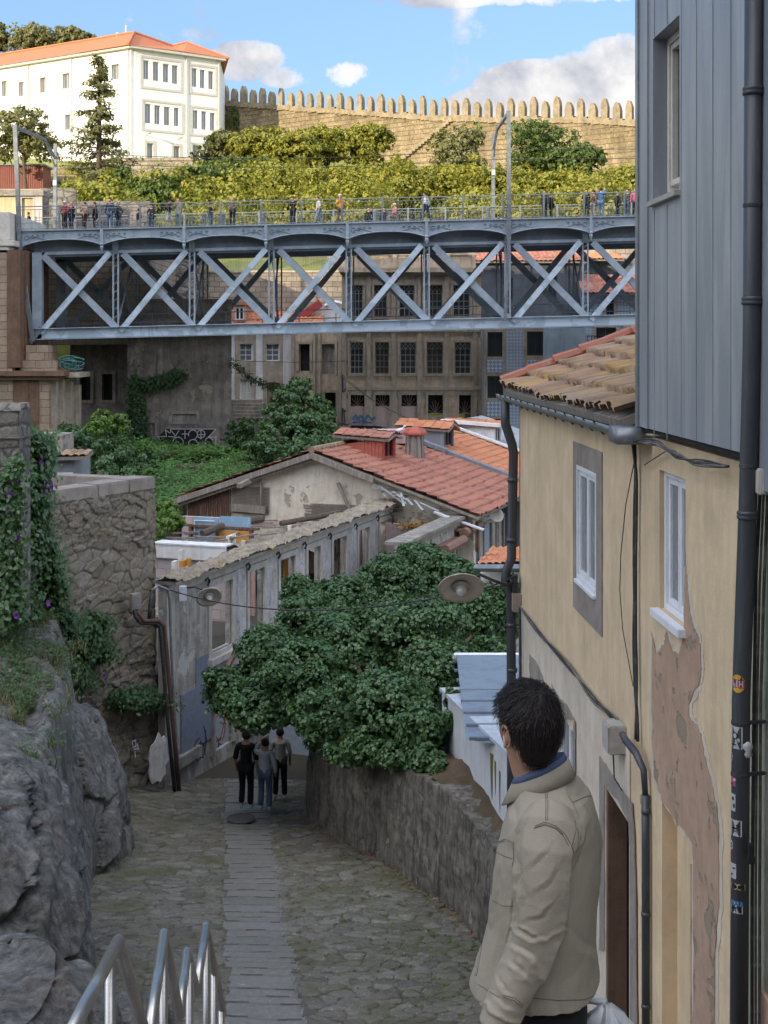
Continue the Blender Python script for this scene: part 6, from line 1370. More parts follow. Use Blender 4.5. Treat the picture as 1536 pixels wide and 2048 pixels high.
# grass on the bank
def grassblades(name, n, fn, L, m, lab, seed, kind='stuff', droop=.5, wd=.012):
    r = np.random.default_rng(seed); p = fn(r, n); n = len(p); a = r.uniform(0, 6.28, n); l = L*r.uniform(.4, 1.3, n); lean = r.uniform(.1, .9, n)*droop
    d = np.stack([np.cos(a)*lean, np.sin(a)*lean, np.ones(n)], 1); sd = np.stack([-np.sin(a), np.cos(a), 0*a], 1)*wd
    m1 = p+d*l[:, None]*.5; tp = p+d*l[:, None]*.85+np.stack([np.cos(a)*lean, np.sin(a)*lean, -lean*.5], 1)*l[:, None]*.5
    co = np.stack([p-sd, p+sd, m1+sd*.7, tp, m1-sd*.7], 1).reshape(-1, 3); q = np.arange(n)[:, None]*5
    f = np.concatenate([q+np.array([[0, 1, 2]]), q+np.array([[0, 2, 4]]), q+np.array([[4, 2, 3]])])
    return tag(npmesh(name, co, f, m, None, False, {'rid': np.repeat(r.random(n), 5)}), lab, 'grass', None, kind)
bankz = lambda x, y: -6.25+.04*(y-22)+fbm(x*.5, y*.5, 0, 4, 102)*.5+(np.clip((-7-x), 0, 3)*.12)
def gf(r, n):
    y = r.uniform(20.5, 29.5, n); x = y*(-.226-.075*r.random(n)**.8)+fbm(y*1.6, 0, 0, 3, 112)*.9+r.normal(0, .12, n)-.15; k = fbm(x*1.2, y*1.2, 0, 3, 110) > -.12; x, y = x[k], y[k]; return np.stack([x, y, bankz(x, y)-.05], 1)
grassblades('bank_grass', 8000, gf, .28, G['grass'], 'long dry and green grass growing on the rock bank', 21)
def wf2(r, n):
    p = gf(r, n); k = fbm(p[:, 0]*.9, p[:, 1]*.9, 0, 3, 111) > -.1; p = p[k]; p[:, 2] += np.abs(r.normal(0, .13, len(p)))+.05; return p
field(12000, wf2, .075, G['leaf_ivyd'], 'low mixed weeds growing through the grass on the rock bank', 23, 'bank_weeds', 'weeds', 'stuff', .5)
def bush2(pts, n, size, m, lab, seed, **kw): return bushat(pts, n, size, m, lab, seed, **kw)
# creepers with purple flowers on the wall
V1 = [(50, 880, 16, 20), (90, 1130, 16, 40), (100, 1180, 16, 30), (-10, 1000, 40, 60), (20, 960, 30, 50), (30, 1040, 40, 70), (10, 1120, 40, 60), (25, 1180, 40, 60), (70, 900, 24, 30), (60, 950, 24, 26), (60, 1010, 20, 30), (20, 1240, 44, 50), (40, 1290, 36, 36), (70, 1080, 20, 60)]
ivywall(FB, V1, 11000, .12, G['leaf_ivy'], 'morning glory creeper covering the left part of stone wall', 'flowering_creeper', .2, 31, 'creeper')
fhw = Fr(P(-200, 0, 26.6), P(60, 0, 26.6)); ivywall(fhw, [(0, 985, 36, 40), (25, 1000, 24, 60), (0, 1060, 40, 60), (20, 1110, 30, 60), (0, 1170, 40, 60), (20, 1210, 30, 50), (34, 940, 12, 22)], 5200, .12, G['leaf_ivy'], 'thick creeper hanging over the wall block at the left edge', 'flowering_creeper', .2, 35, 'creeper')
V2 = [(130, 1270, 30, 24), (160, 1260, 26, 22), (150, 1300, 30, 24), (110, 1320, 40, 24), (90, 1350, 44, 26), (130, 1355, 34, 24), (175, 1240, 10, 14), (180, 1300, 14, 24), (100, 1230, 14, 24), (265, 1395, 30, 22), (300, 1400, 20, 16), (235, 1400, 26, 18)]
ivywall(FB, V2, 8500, .11, G['leaf_ivyd'], 'dark creeper patch trailing down the middle of the stone wall', 'flowering_creeper', .3, 32, 'creeper')
fls = [(22, 975), (28, 985), (62, 915), (70, 905), (58, 928), (60, 965), (74, 968), (66, 975), (32, 1015), (64, 1035), (40, 1065), (30, 1104), (5, 1175), (8, 1225), (42, 1222), (70, 1208), (172, 1245), (178, 1243), (184, 1260), (148, 1255), (146, 1278), (182, 1305), (180, 1322), (188, 1350), (2, 1000), (36, 955), (50, 1150), (160, 1262), (80, 1010)]
fls.sort(key=lambda q_: (q_[0] >= 100, q_[1])); ORD = 'topmost second third fourth fifth sixth seventh eighth ninth tenth eleventh twelfth thirteenth fourteenth fifteenth sixteenth seventeenth eighteenth nineteenth twentieth twenty-first twenty-second'.split(); cnt = [0, 0]
for i, (px, row) in enumerate(fls):
    c = (fhw if px < 45 else FB).hp(px, row, .30+.05*(i % 3)); ax = (FB.N+V((rnd.uniform(-.4, .4), 0, rnd.uniform(-.1, .5)))).normalized(); b = MB()
    for _ in range(1 if i > 6 else 2): b.lathe([(.006, -.07), (.015, -.03), (.05, .0), (.078, .012), (.05, .004), (.012, -.03)], c+V((rnd.uniform(-.06, .06), 0, rnd.uniform(-.06, .06))), 10, ax)
    s_i = 0 if px < 100 else 1; cnt[s_i] += 1; side = ('on the thick left creeper', 'on the dark middle creeper')[s_i]
    tag(rebase(b.build('purple_flower', G['petal'], None, True)), 'open purple flower, '+ORD[cnt[s_i]-1]+' from the top '+side, 'flower', 'purple flowers on the wall creeper, '+('left' if px < 100 else 'middle'))
# pipes on the wall, meter box, whitewash, lamp
def tubething(name, pts, r, m, lab, cat='pipe'): b = MB(); b.tube(pts, r, 8); return tag(rebase(b.build(name, m, None, True)), lab, cat)
fp = Fr(P(230, 0, 31.3), P(345, 0, 32.6)); hp = lambda x, y, d=.1: fp.hp(x, y, d)
tubething('cable_duct', [hp(262, 1212), hp(265, 1232), hp(275, 1245), hp(305, 1246), hp(314, 1252), hp(317, 1280), hp(330, 1440), hp(346, 1606)], .045, G['cable'], 'black cable duct bending out of the meter box down wall')
tubething('cable_duct', [hp(268, 1220), hp(280, 1240, .13), hp(310, 1240, .13), hp(321, 1250, .13), hp(326, 1300, .13), hp(338, 1440, .13), hp(353, 1604, .13)], .05, flat('rusty_pipe', (.12, .07, .055)), 'rust brown duct running beside the black one down to the lane')
tubething('cable_duct', [hp(300, 1185), hp(296, 1200), hp(295, 1215), hp(293, 1240)], .05, G['cable'], 'short hooked cable end with connectors on the stone wall')
tubething('conduit', [hp(298, 1180), hp(310, 1170), hp(330, 1178), hp(334, 1200), hp(337, 1300), hp(347, 1480), hp(356, 1600)], .032, G['gutter'], 'thin grey conduit nearest to the ruined facade corner')
b = MB(); u, z = fp.hit(266, 1203); fp.box(b, u-.13, u+.13, z-.17, z+.2, .0, .14); o = b.build('box', G['granite'], empty('meter_box', fp.hp(266, 1220), 'small grey meter box set in the stone wall', 'meter box'), bevel=.01)
b = MB(); fp.box(b, u-.10, u+.10, z-.13, z+.16, .142, .15)
for k in range(5): fp.box(b, u-.08, u+.08, z-.1+k*.05, z-.08+k*.05, .15, .156)
b.build('cover', flat('weathered_cover', (.22, .21, .21)), o.parent)
q = random.Random(2); b = MB(); pts = []
for i in range(22): a = i/22*2*math.pi; pts.append(fp.hp(307+19*math.cos(a)*(1+.18*q.uniform(-1, 1))-4*math.sin(a), 1516+48*math.sin(a)*(1+.14*q.uniform(-1, 1)), .14))
b.prism(pts, fp.N*.03); tag(rebase(b.build('whitewash_patch', G['ruinb'])), 'white plaster patch low on the dark wall beside the pipes', 'plaster patch')
o = strokes(fp, [[(256, 1480), (262, 1478), (263, 1490), (257, 1492), (256, 1480)], [(258, 1496), (266, 1495)], [(261, 1500), (262, 1512)], [(266, 1484), (268, 1496)]], G['inkw'], .022, None, 'graffiti', .16); tag(rebase(o), 'small white graffiti tag on dark wall left of plaster patch', 'graffiti')
def discl(root, c, ax, r):
    ax = V(ax).normalized(); b = MB(); b.lathe([(.05, .16), (.09, .15), (.11, .10), (r*.45, .07), (r*.85, .025), (r, .0), (r, -.012), (r*.85, .005), (r*.4, .045), (.10, .06), (.06, .07)], c, 28, -ax); b.build('shade', flat('cream_enamel', (.66, .60, .52), .5), root, True)
    b = MB(); b.lathe([(.11, .0), (.13, .03), (.10, .05)], c-ax*.04, 18, ax); b.build('collar', flat('lamp_collar', (.35, .34, .33)), root, True)
    b = MB(); b.lathe([(.075, -.04), (.085, .03), (.07, .10), (.03, .14), (.005, .15)], c, 14, ax); b.build('bulb', flat('frosted_glass', (.42, .41, .40), .25, 8, 0, .6), root, True)
rt = empty('wall_lamp', P(418, 1200, 32.5), 'smaller left street lamp with round enamel shade beside the ruin windows', 'street lamp', 'round enamel street lamps')
cL = P(418, 1194, 32.4); discl(rt, cL, (.25, -.78, -.58), .31)
b = MB(); b.tube([cL+V((0, .1, .1)), cL+V((-.35, .1, .22)), FR.pt(.75, -5.95, .2), FR.pt(.55, -6.0, .02)], .022, 6); b.build('bracket', G['cable'], rt)
b = MB(); b.box(P(366, 1187, 32.4), (.16, .14, .36)); tag(rebase(b.build('junction_box', flat('white_plastic', (.55, .57, .62)), None, False, .01)), 'white plastic junction box under the ruin eaves beside left lamp', 'junction box')
# span wire with the right lamp
wire(sagw(P(340, 1180, 32.4), P(905, 1190, 21.5), .35)+sagw(P(905, 1190, 21.5), P(1034, 1150, 19.6), .05, 4)[1:], .014, 'black cable slung across the lane between the two street lamps')
# ---------------------------------------------------------------- stainless handrail
root = empty('stair_handrail', (-.8, 5.5, -4.5), 'zigzag stainless steel stair handrail in the bottom left foreground', 'handrail')
inox, t, ob, uv = mat('brushed_steel'); fin(t, MX(t, NZ(t, MP(t, ob, (4, 4, 40)), 3, 4), (.42, .41, .39), (.27, .26, .25)), .33, NZ(t, ob, 60, 3), .002, .2, .9, .5)
HR = [(132, 2085, 3.9), (237, 1882, 4.7), (296, 2090, 5.1), (328, 1868, 5.7), (359, 2032, 6.1), (374, 1904, 6.5), (393, 1984, 6.8), (412, 1853, 7.2), (446, 2030, 7.8)]
hp_ = [P(*h) for h in HR]
for i in range(len(hp_)-1):
    b = MB(); b.tube([hp_[i], hp_[i+1]], .022, 14); b.build('rail', inox, root, True)
b = MB()
for p in hp_[1:-1]: b.ball(p, .0222, 12, 8)
b.build('elbows', inox, root, True)
for i, (px, D, r0) in enumerate(((220, 4.68, 1925), (327, 5.72, 1900), (379, 6.52, 1925), (413, 7.25, 1880), (428, 7.5, 1935), (443, 7.75, 2010))):
    a = P(px, r0, D); b = MB(); b.tube([a, (a.x, a.y, a.z-1.6)], .019, 12); b.build('post', inox, root, True)
# ---------------------------------------------------------------- yellow building on the right
EF = Fr((2.846-.0432*20, 20), (2.846-.0432*2, 2))
eu = lambda px: EF.hit(px, 900)[0]
yb = empty('yellow_building', EF.pt(6, -9.5), 'cream yellow plastered house on the right with white windows and peeling render', 'building')
zt_ = -.80; zb_ = -9.8
h1 = (eu(1156), eu(1195), -2.62, -1.345); h2 = (eu(1319), eu(1371), -2.24, -1.06)
hA = (eu(1066), eu(1089), -5.6, -4.5); hB = (eu(1112), eu(1150), -5.9, -4.42)
hD = (eu(1214), eu(1264), -8.6, -4.46); hN = (eu(1324), eu(1384), -9.0, -3.84)
b = MB(); EF.wall(b, 0, EF.L, zb_, zt_, [h1, h2, hA, hB, hD, hN], .34); b.build('wall', G['yellow'], yb)
b = MB(); b.obox(EF.pt(0.004, zb_, -.34), V((4.5, .0, 0)), V((0, -.3, 0)), V((0, 0, zt_-zb_))); b.build('side_wall', G['yellow'], yb)
hl_ = [hA, hB, hD]; b = MB()
us = eu(1262)
EF.wall(b, .02, us, zb_, -3.76, [(h[0]-.16, h[1]+.16, h[2]-.2, h[3]+.16) if h is not hD else (h[0], us-.02, h[2], h[3]) for h in hl_], .008)
o = b.build('pale_lower_plaster', G['yellow2'], yb); o.location = o.location+EF.N*.012
def jag(fr_, poly, m, name, parent, d=.004, th=.003, amp=3., sub=6, seed=1, smooth_=()):
    q = random.Random(seed); pts = []; n = len(poly)
    for i in range(n):
        a, c = poly[i], poly[(i+1) % n]
        for k in range(sub):
            f = k/sub; amp_ = amp*(.25+.75*q.random())
            pts.append(fr_.hp(a[0]+(c[0]-a[0])*f+(q.uniform(-1, 1)*amp_*.55 if k else 0), a[1]+(c[1]-a[1])*f+(q.uniform(-1, 1)*amp_*1.6 if k else 0), d))
    b = MB(); b.prism(pts, fr_.N*th); return b.build(name, m, parent)
jag(EF, [(1373, 1106), (1376, 1160), (1381, 1219), (1388, 1249), (1398, 1271), (1403, 1290), (1405, 1336), (1399, 1372), (1393, 1376), (1379, 1410), (1381, 1437), (1397, 1450), (1404, 1475), (1414, 1519), (1428, 1574), (1439, 1647), (1440, 1811), (1432, 1902), (1430, 2120), (1386, 2120), (1388, 1964), (1388, 1786), (1387, 1690), (1381, 1676), (1352, 1640), (1324, 1600), (1310, 1556), (1308, 1504), (1305, 1400), (1305, 1262), (1314, 1308), (1329, 1290), (1333, 1262), (1346, 1300), (1360, 1306), (1367, 1275), (1371, 1200)], G['peel'], 'peeled_render', yb, .006, .003, 4.2, 6, 3)
PL = [(1372, 1098), (1379, 1160), (1386, 1215), (1393, 1245), (1404, 1270), (1410, 1336), (1404, 1378), (1385, 1412), (1387, 1432), (1403, 1450), (1411, 1478), (1420, 1519), (1434, 1574), (1446, 1647), (1447, 1811), (1438, 1902), (1436, 2120), (1380, 2120), (1386, 1700), (1378, 1680), (1348, 1640), (1320, 1600), (1305, 1556), (1303, 1504), (1300, 1400), (1300, 1258), (1312, 1298), (1328, 1280), (1333, 1252), (1346, 1290), (1360, 1298), (1368, 1270)]
jag(EF, PL, G['yellow2'], 'flaked_paint_edge', yb, .001, .003, 5., 7, 13)
b = MB(); EF.box(b, hN[0], hN[1], hN[2], hN[3], -.20, -.13); b.build('blocked_doorway', G['yellow'], yb)
b = MB(); EF.box(b, hN[1]-.035, hN[1]+.02, hN[2], hN[3]-.2, -.13, .004); b.build('plaster_edge', G['peel'], yb)
# window surrounds
b = MB(); s1 = (eu(1148), eu(1206), -2.99, -1.10)
EF.box(b, s1[0], h1[0], s1[2], s1[3], -.2, .014); EF.box(b, h1[1], s1[1], s1[2], s1[3], -.2, .014); EF.box(b, h1[0], h1[1], s1[2], h1[2], -.2, .014); EF.box(b, h1[0], h1[1], h1[3], s1[3], -.2, .014); b.build('granite_surround', G['granite'], yb)
def wins(nm, h, dep, cols=2, par=yb, fw=.055):
    b = MB(); ring(EF, b, h, .05, -dep-.06, -dep+.02); o = b.build(nm, G['white'], par, bevel=.004)
    n = cols; w_ = (h[1]-h[0]-.1)/n
    for i in range(n):
        hh = (h[0]+.052+i*w_, h[0]+.05+(i+1)*w_-.004, h[2]+.054, h[3]-.054); b = MB(); ring(EF, b, hh, fw, -dep-.05, -dep-.005); b.build('sash', G['white'], o, bevel=.004)
        b = MB(); EF.box(b, hh[0]+fw-.005, hh[1]-fw+.005, hh[2]+fw-.005, hh[3]-fw+.005, -dep-.036, -dep-.028); b.build('pane', G['glassg'], o)
    return o
wins('window', h1, .0); wins('window', h2, .06); wins('window', hA, .05, 1); wins('window', hB, .05)
b = MB(); EF.box(b, h2[0]-.06, h2[1]+.04, h2[2]-.07, h2[2]-.002, -.33, .07); b.build('window_sill', G['white'], yb, bevel=.004)
b = MB(); EF.box(b, h1[0], h1[1], h1[2]-.04, h1[2]-.002, -.1, .05); b.build('window_sill', G['white'], yb, bevel=.004)
jag(EF, [(1106, 1366), (1118, 1392), (1136, 1408), (1153, 1440), (1154, 1560), (1150, 1560), (1150, 1440), (1112, 1432), (1106, 1425)], G['granite'], 'granite_surround', yb, .013, .006, 2, 4, 8)
jag(EF, [(1061, 1308), (1074, 1322), (1088, 1352), (1090, 1385), (1066, 1370), (1061, 1340)], G['granite'], 'granite_surround', yb, .013, .006, 2, 4, 9)
# door with granite frame
jag(EF, [(1203, 1512), (1222, 1540), (1244, 1574), (1268, 1606), (1272, 1660), (1276, 1800), (1278, 2100), (1265, 2100), (1265, 1700), (1262, 1646), (1240, 1600), (1214, 1573), (1213, 1570), (1213, 1900), (1203, 1900)], G['granite'], 'door_surround', yb, .013, .012, 1.6, 5, 4)
b = MB(); EF.box(b, hD[0], hD[0]+.05, hD[2], hD[3], -.19, .0); EF.box(b, hD[0]+.05, hD[1], hD[3]-.02, hD[3]+.02, -.19, -.0); b.build('door_jamb', G['pierb'], yb)
b = MB(); EF.box(b, hD[0], hD[1], hD[2], hD[3], -.26, -.2); b.build('door', G['dark'], yb)
b = MB(); EF.box(b, hD[1]-.12, hD[1]-.06, hD[2], hD[3], -.2, -.05); b.build('door_leaf', flat('dark_red_door', (.05, .012, .012)), yb)
# roof
rf = roof('roof', yb, V((EF.pt(-.25, 0, .20).x, 20.25, -.66)), V((.34, -7.95, 0)), V((6.2, .0, 2.35)), G['tile_m'], .135, .44, .045, 91, .045, 8, True, .05, .07)
b = MB(); q = random.Random(3)
for i in range(16): f = i/16; c = V((1.75+6.2*f, 20.28+q.uniform(-.03, .03), -.56+2.35*f)); b.tube([c+V((0, 0, q.uniform(-.02, .03))), c+V((.42, 0, .17+q.uniform(-.02, .03)))], [.10, .085], 8)
b.build('verge_tiles', G['tile_r'], rf)
b = MB(); EF.box(b, -.05, eu(1277), -.80, -.70, -.1, .12); b.build('eaves_board', G['dark'], yb)
# half round gutter
pts = [P(998, 783, 20.6), P(1277, 851, 12.35)]; n = 46; b = MB(); ringsO = []
for i in range(n+1):
    p = pts[0].lerp(pts[1], i/n); p.x = EF.pt(0, 0).x+(20-p.y)*.0432-.16; p.z = -.735; r_ = .105 if i % 5 else .112
    ringsO.append([p+V((math.cos(a)*r_, 0, math.sin(a)*r_)) for a in np.linspace(math.pi, 2*math.pi, 9)]+[p+V((math.cos(a)*(r_-.012), 0, math.sin(a)*(r_-.012)))  for a in np.linspace(2*math.pi, math.pi, 9)])
b.loft(ringsO); b.obox(p+V((-.12, -.5, -.13)), V((.24, 0, 0)), V((0, .5, 0)), V((0, 0, .14))); b.build('gutter', G['gutter'], yb, True)
b = MB(); 
for i in range(14): c = ringsO[3+i*3][0]; b.tube([V((c.x-.012, c.y, c.z+.01)), V((c.x+.08, c.y, c.z-.115)), V((c.x+.2, c.y, c.z-.02))], .012, 5)
b.build('gutter_brackets', G['pipe'], yb)
dp = empty('corner_downpipe', P(1022, 1400, 19.9), 'dark grey bent downpipe at the far corner of the yellow house', 'downpipe')
dpp = [(1010, 798), (1011, 848), (1024, 888), (1027, 905), (1023, 1118), (1013, 1140), (1011, 1160), (1022, 1192), (1023, 1480), (1023, 1700)]
b = MB(); b.tube([P(x, y, 19.95) for x, y in dpp], .068, 12); b.build('pipe', G['pipe'], dp, True)
b = MB()
for x, y in ((1025, 960), (1023, 1080), (1023, 1250), (1024, 1340)): c = P(x, y, 19.95); b.lathe([(.075, -.03), (.082, 0), (.075, .03)], c, 12)
b.build('collar', G['pipe'], dp, True)
# ---------------------------------------------------------------- zinc clad volume above
zc = empty('zinc_clad_storey', EF.pt(12, -.76, .1), 'grey zinc clad upper storey with one deep window, top right', 'building')
ZF = Fr(EF.pt(8.03, 0, .10).xy, EF.pt(17.6, 0, .10).xy); zu = lambda px: ZF.hit(px, 500)[0]
hz = (zu(1306), zu(1359), 1.20, 2.56)
b = MB(); ZF.wall(b, 0, ZF.L, -.71, 9.5, [hz], .42); b.build('cladding', G['zincwall'], zc)
b = MB(); b.obox(ZF.pt(.002, -.71, -.0), -ZF.N*4.2, V((0, -.4, 0)), V((0, 0, 10.2))); b.build('side_cladding', G['zincwall'], zc)
b = MB(); u = .16; q = random.Random(4)
while u < ZF.L:
    zsegs = [(-.71, 9.5)] if not (hz[0]-.03 < u < hz[1]+.03) else [(-.765, hz[2]-.08), (hz[3]+.01, 9.5)]
    for z0, z1 in zsegs: ZF.box(b, u, u+.007, z0, z1, .0, .006)
    u += .43
b.build('standing_seams', G['zincwall'], zc)
b = MB(); ZF.box(b, -.03, .06, -.72, 9.5, -.05, .02); b.build('corner_trim', G['gutter'], zc)
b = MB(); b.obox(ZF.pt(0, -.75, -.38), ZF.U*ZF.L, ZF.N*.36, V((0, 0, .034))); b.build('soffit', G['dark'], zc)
b = MB(); ring(ZF, b, hz, .06, -.22, -.12); wz = b.build('window', G['sill'], zc, bevel=.004)
mid_ = (hz[0]+hz[1])/2
for a, c in ((hz[0]+.06, mid_), (mid_, hz[1]-.06)):
    b = MB(); ring(ZF, b, (a, c, hz[2]+.12, hz[3]-.062), .05, -.21, -.135); b.build('sash', G['sill'], wz, bevel=.004); b = MB(); ZF.box(b, a+.04, c-.04, hz[2]+.16, hz[3]-.1, -.19, -.182); b.build('pane', G['glass'], wz)
b = MB(); ZF.box(b, hz[0]-.02, hz[1]+.03, hz[2]-.045, hz[2]+.0, -.30, .05); b.build('window_sill', flat('pale_sill', (.40, .38, .36), .5), zc, bevel=.004)
# neighbouring house right of the big pipe
nb_ = empty('neighbour_house', EF.pt(12, -9.5, .2), 'sliver of mossy pale rendered house at the right edge of the photo', 'building')
NF = Fr(EF.pt(eu(1506), 0, .05).xy, EF.pt(17.8, 0, .05).xy); b = MB(); NF.box(b, 0, NF.L, zb_, -.8, -.4, 0); b.build('wall', plaster('mossy_pale_render', (.42, .38, .29), (.36, .33, .26), (.10, .12, .05), .5, streak=.7, bump=.5), nb_)
b = MB(); NF.box(b, NF.hit(1524, 0)[0], NF.L, zb_, -4.1, .003, .03); b.build('brown_base', G['peel'], nb_)
b = MB(); ZF2 = Fr(EF.pt(eu(1545), 0, .14).xy, EF.pt(17.8, 0, .14).xy); ZF2.box(b, 0, ZF2.L, -.9, 9.4, -.3, 0); b.build('slate_side', G['slate'], nb_)
# big rain pipe with stickers
bp = empty('rain_downpipe', P(1478, 2100, 9.15), 'thick dark rain pipe covered in stickers beside the right edge', 'downpipe')
pl = [P(1508, -60, 8.45), P(1504, 690, 8.5), P(1496, 1000, 8.55), P(1482, 1400, 8.6), P(1477, 2200, 8.6)]
b = MB(); b.tube(pl, .057, 20); b.build('pipe', G['pipe'], bp, True)
def pax(row):
    for a, c in zip(pl, pl[1:]):
        ra, rb_ = HZ-a.z/a.y*F, HZ-c.z/c.y*F
        if ra <= row <= rb_: return a.lerp(c, (row-ra)/(rb_-ra))
    return pl[-1]
b = MB()
for row in (181, 601, 1030): c = pax(row); b.lathe([(.056, -.028), (.065, -.024), (.068, -.008), (.062, .0), (.068, .008), (.065, .024), (.056, .028)], c, 20)
b.build('joint_collar', G['pipe'], bp, True)
b = MB()
for row in (410, 932, 1445, 1548): c = pax(row); b.lathe([(.056, -.012), (.061, -.010), (.061, .010), (.056, .012)], c, 20); b.bar(c+V((.05, 0, 0)), c+V((.16, .02, 0)), .02, .02)
b.build('strap', G['cable'], bp)
cols = {'w': flat('sticker_white', (.42, .42, .43)), 'y': flat('sticker_yellow', (.55, .36, .05)), 'r': flat('sticker_red', (.42, .03, .04)), 'b': flat('sticker_blue', (.04, .16, .34)), 'p': flat('sticker_pink', (.38, .08, .18)), 'k': G['ink'], 'c': flat('sticker_tan', (.38, .28, .13)), 'g': flat('sticker_green', (.05, .22, .14))}
def patch(px, row, w_, h_, col, parent=None, lift=.0015, round_=False, name='sticker', poly=None):
    c = pax(row); a0 = math.atan2(-c.y, -c.x); r0 = .0572+lift; off = -((px-(768+F*c.x/c.y))/F*c.y)/r0
    off = max(-1.3, min(1.3, off)); a0 = a0-(-off) if 0 else a0+math.asin(max(-.98, min(.98, ((px-(768+F*c.x/c.y))/F*c.y)/r0)))
    hw_, hh_ = w_/2/F*c.y/r0, h_/2/F*c.y; b = MB()
    if poly is None: poly = [(math.cos(t_), math.sin(t_)) for t_ in np.linspace(0, 2*math.pi, 24, endpoint=False)] if round_ else [(-1, -1), (-.33, -1), (.33, -1), (1, -1), (1, 1), (.33, 1), (-.33, 1), (-1, 1)]
    fr_ = lambda rr, x, y: V((c.x+math.cos(a0+x*hw_)*rr, c.y+math.sin(a0+x*hw_)*rr, c.z-y*hh_))
    ins = [fr_(r0-.0010, x, y) for x, y in poly]; outs = [fr_(r0, x, y) for x, y in poly]; n_ = len(poly)
    cin = fr_(r0, 0, 0); b.add(outs+ins+[cin], [(i, (i+1) % n_, 2*n_) for i in range(n_)]+[(i, n_+i, n_+(i+1) % n_, (i+1) % n_) for i in range(n_)])
    return b.build(name, cols[col], parent)
def sticker(px, row, w_, h_, col, lab, marks=(), round_=False):
    o = patch(px, row, w_, h_, col, None, .0012, round_); 
    rt_ = empty('sticker', pax(row), lab, 'sticker'); me = o.data; bpy.data.objects.remove(o); s_ = link('backing', me, None, rt_)
    for (dx, dy, ww, hh, cc, rd) in marks: patch(px+dx, row+dy, ww, hh, cc, rt_, .0026+.0006*(cc in 'wk'), rd, 'print')
    return rt_
sticker(1475, 1364, 30, 36, 'y', 'round yellow and red sticker with white letters, topmost on the rain pipe', [(0, 0, 30, 17, 'r', False), (-8, 0, 2.6, 13, 'w', False), (-5, 3, 2.6, 8, 'w', False), (-1, 0, 2.6, 13, 'w', False), (4, 0, 2.6, 13, 'w', False), (7, 0, 5, 2.4, 'w', False), (10, 0, 2.6, 13, 'w', False)], True)
sticker(1472, 1472, 27, 44, 'w', 'white rectangular sticker with a drawn dark face on the rain pipe', [(-2, -4, 12, 14, 'k', True), (-2, -4, 8, 10, 'w', True), (5, 4, 8, 10, 'g', True), (5, 4, 5, 7, 'w', True), (-4, 14, 12, 2, 'k', False)])
sticker(1463, 1512, 14, 19, 'w', 'small round white sticker just under the white face sticker', [(0, 0, 9, 12, 'b', True), (0, 0, 5, 8, 'w', True)], True)
sticker(1466, 1560, 14, 18, 'p', 'torn pink and white sticker below the lower pipe strap', [(3, -4, 7, 6, 'w', True), (-2, 5, 6, 4, 'k', False)])
sticker(1466, 1602, 14, 34, 'w', 'torn narrow white sticker remnants below the pink one', [(0, -8, 5, 8, 'k', True), (2, 6, 4, 8, 'k', False)])
sticker(1471, 1652, 26, 32, 'w', 'white sticker with black and green scribble halfway down the pipe', [(-3, 0, 12, 3, 'k', False), (2, 6, 9, 3, 'g', False), (5, -6, 8, 2, 'k', False)])
sticker(1463, 1688, 13, 19, 'w', 'small round white sticker above the long white scrap', [(0, 0, 7, 10, 'k', True), (0, 0, 4, 6, 'w', True)], True)
sticker(1461, 1709, 8, 16, 'p', 'small magenta sticker scrap at the left side of the pipe')
sticker(1466, 1738, 16, 30, 'w', 'ragged long white sticker scrap above the tan band', [(2, -6, 6, 3, 'k', False), (-2, 7, 5, 3, 'k', False)])
sticker(1475, 1768, 32, 12, 'c', 'tan strip sticker with dark letters around the pipe', [(-9, 0, 2, 7, 'k', False), (-4, 0, 5, 7, 'k', True), (2, 0, 2, 7, 'k', False), (6, 0, 5, 2, 'k', False), (11, 0, 3, 7, 'k', True)])
sticker(1472, 1809, 27, 24, 'w', 'white and blue sticker with letters, lowest on the rain pipe', [(0, -8, 27, 8, 'b', False), (-8, 4, 1.6, 9, 'k', False), (-5, 2, 4, 1.6, 'k', False), (-1, 4, 1.6, 9, 'k', False), (1, 0, 4, 1.6, 'k', False), (6, 4, 1.6, 9, 'k', False), (9, 4, 1.6, 9, 'k', False)])
b = MB(); c = P(1496, 1500, 8.45); b.loft([[c+V((math.cos(a)*r_*(1+.3*math.sin(a*3+i)), math.sin(a)*r_*.5, dz)) for a in np.linspace(0, 5.6, 9)] for i, (r_, dz) in enumerate(((.008, -.05), (.024, -.03), (.016, -.01), (.03, .015), (.026, .035), (.006, .05)))]); tag(rebase(b.build('plastic_bag', cols['w'], None, True)), 'crumpled white plastic scrap stuck behind the rain pipe', 'litter')
b = MB(); b.box(P(1502, 1702, 8.5), (.03, .05, .09)); b.box(P(1502, 1718, 8.5), (.04, .06, .05)); tag(rebase(b.build('pipe_clamp', G['ink'], None, False, .006)), 'small black clamp beside the rain pipe low at right', 'clamp')
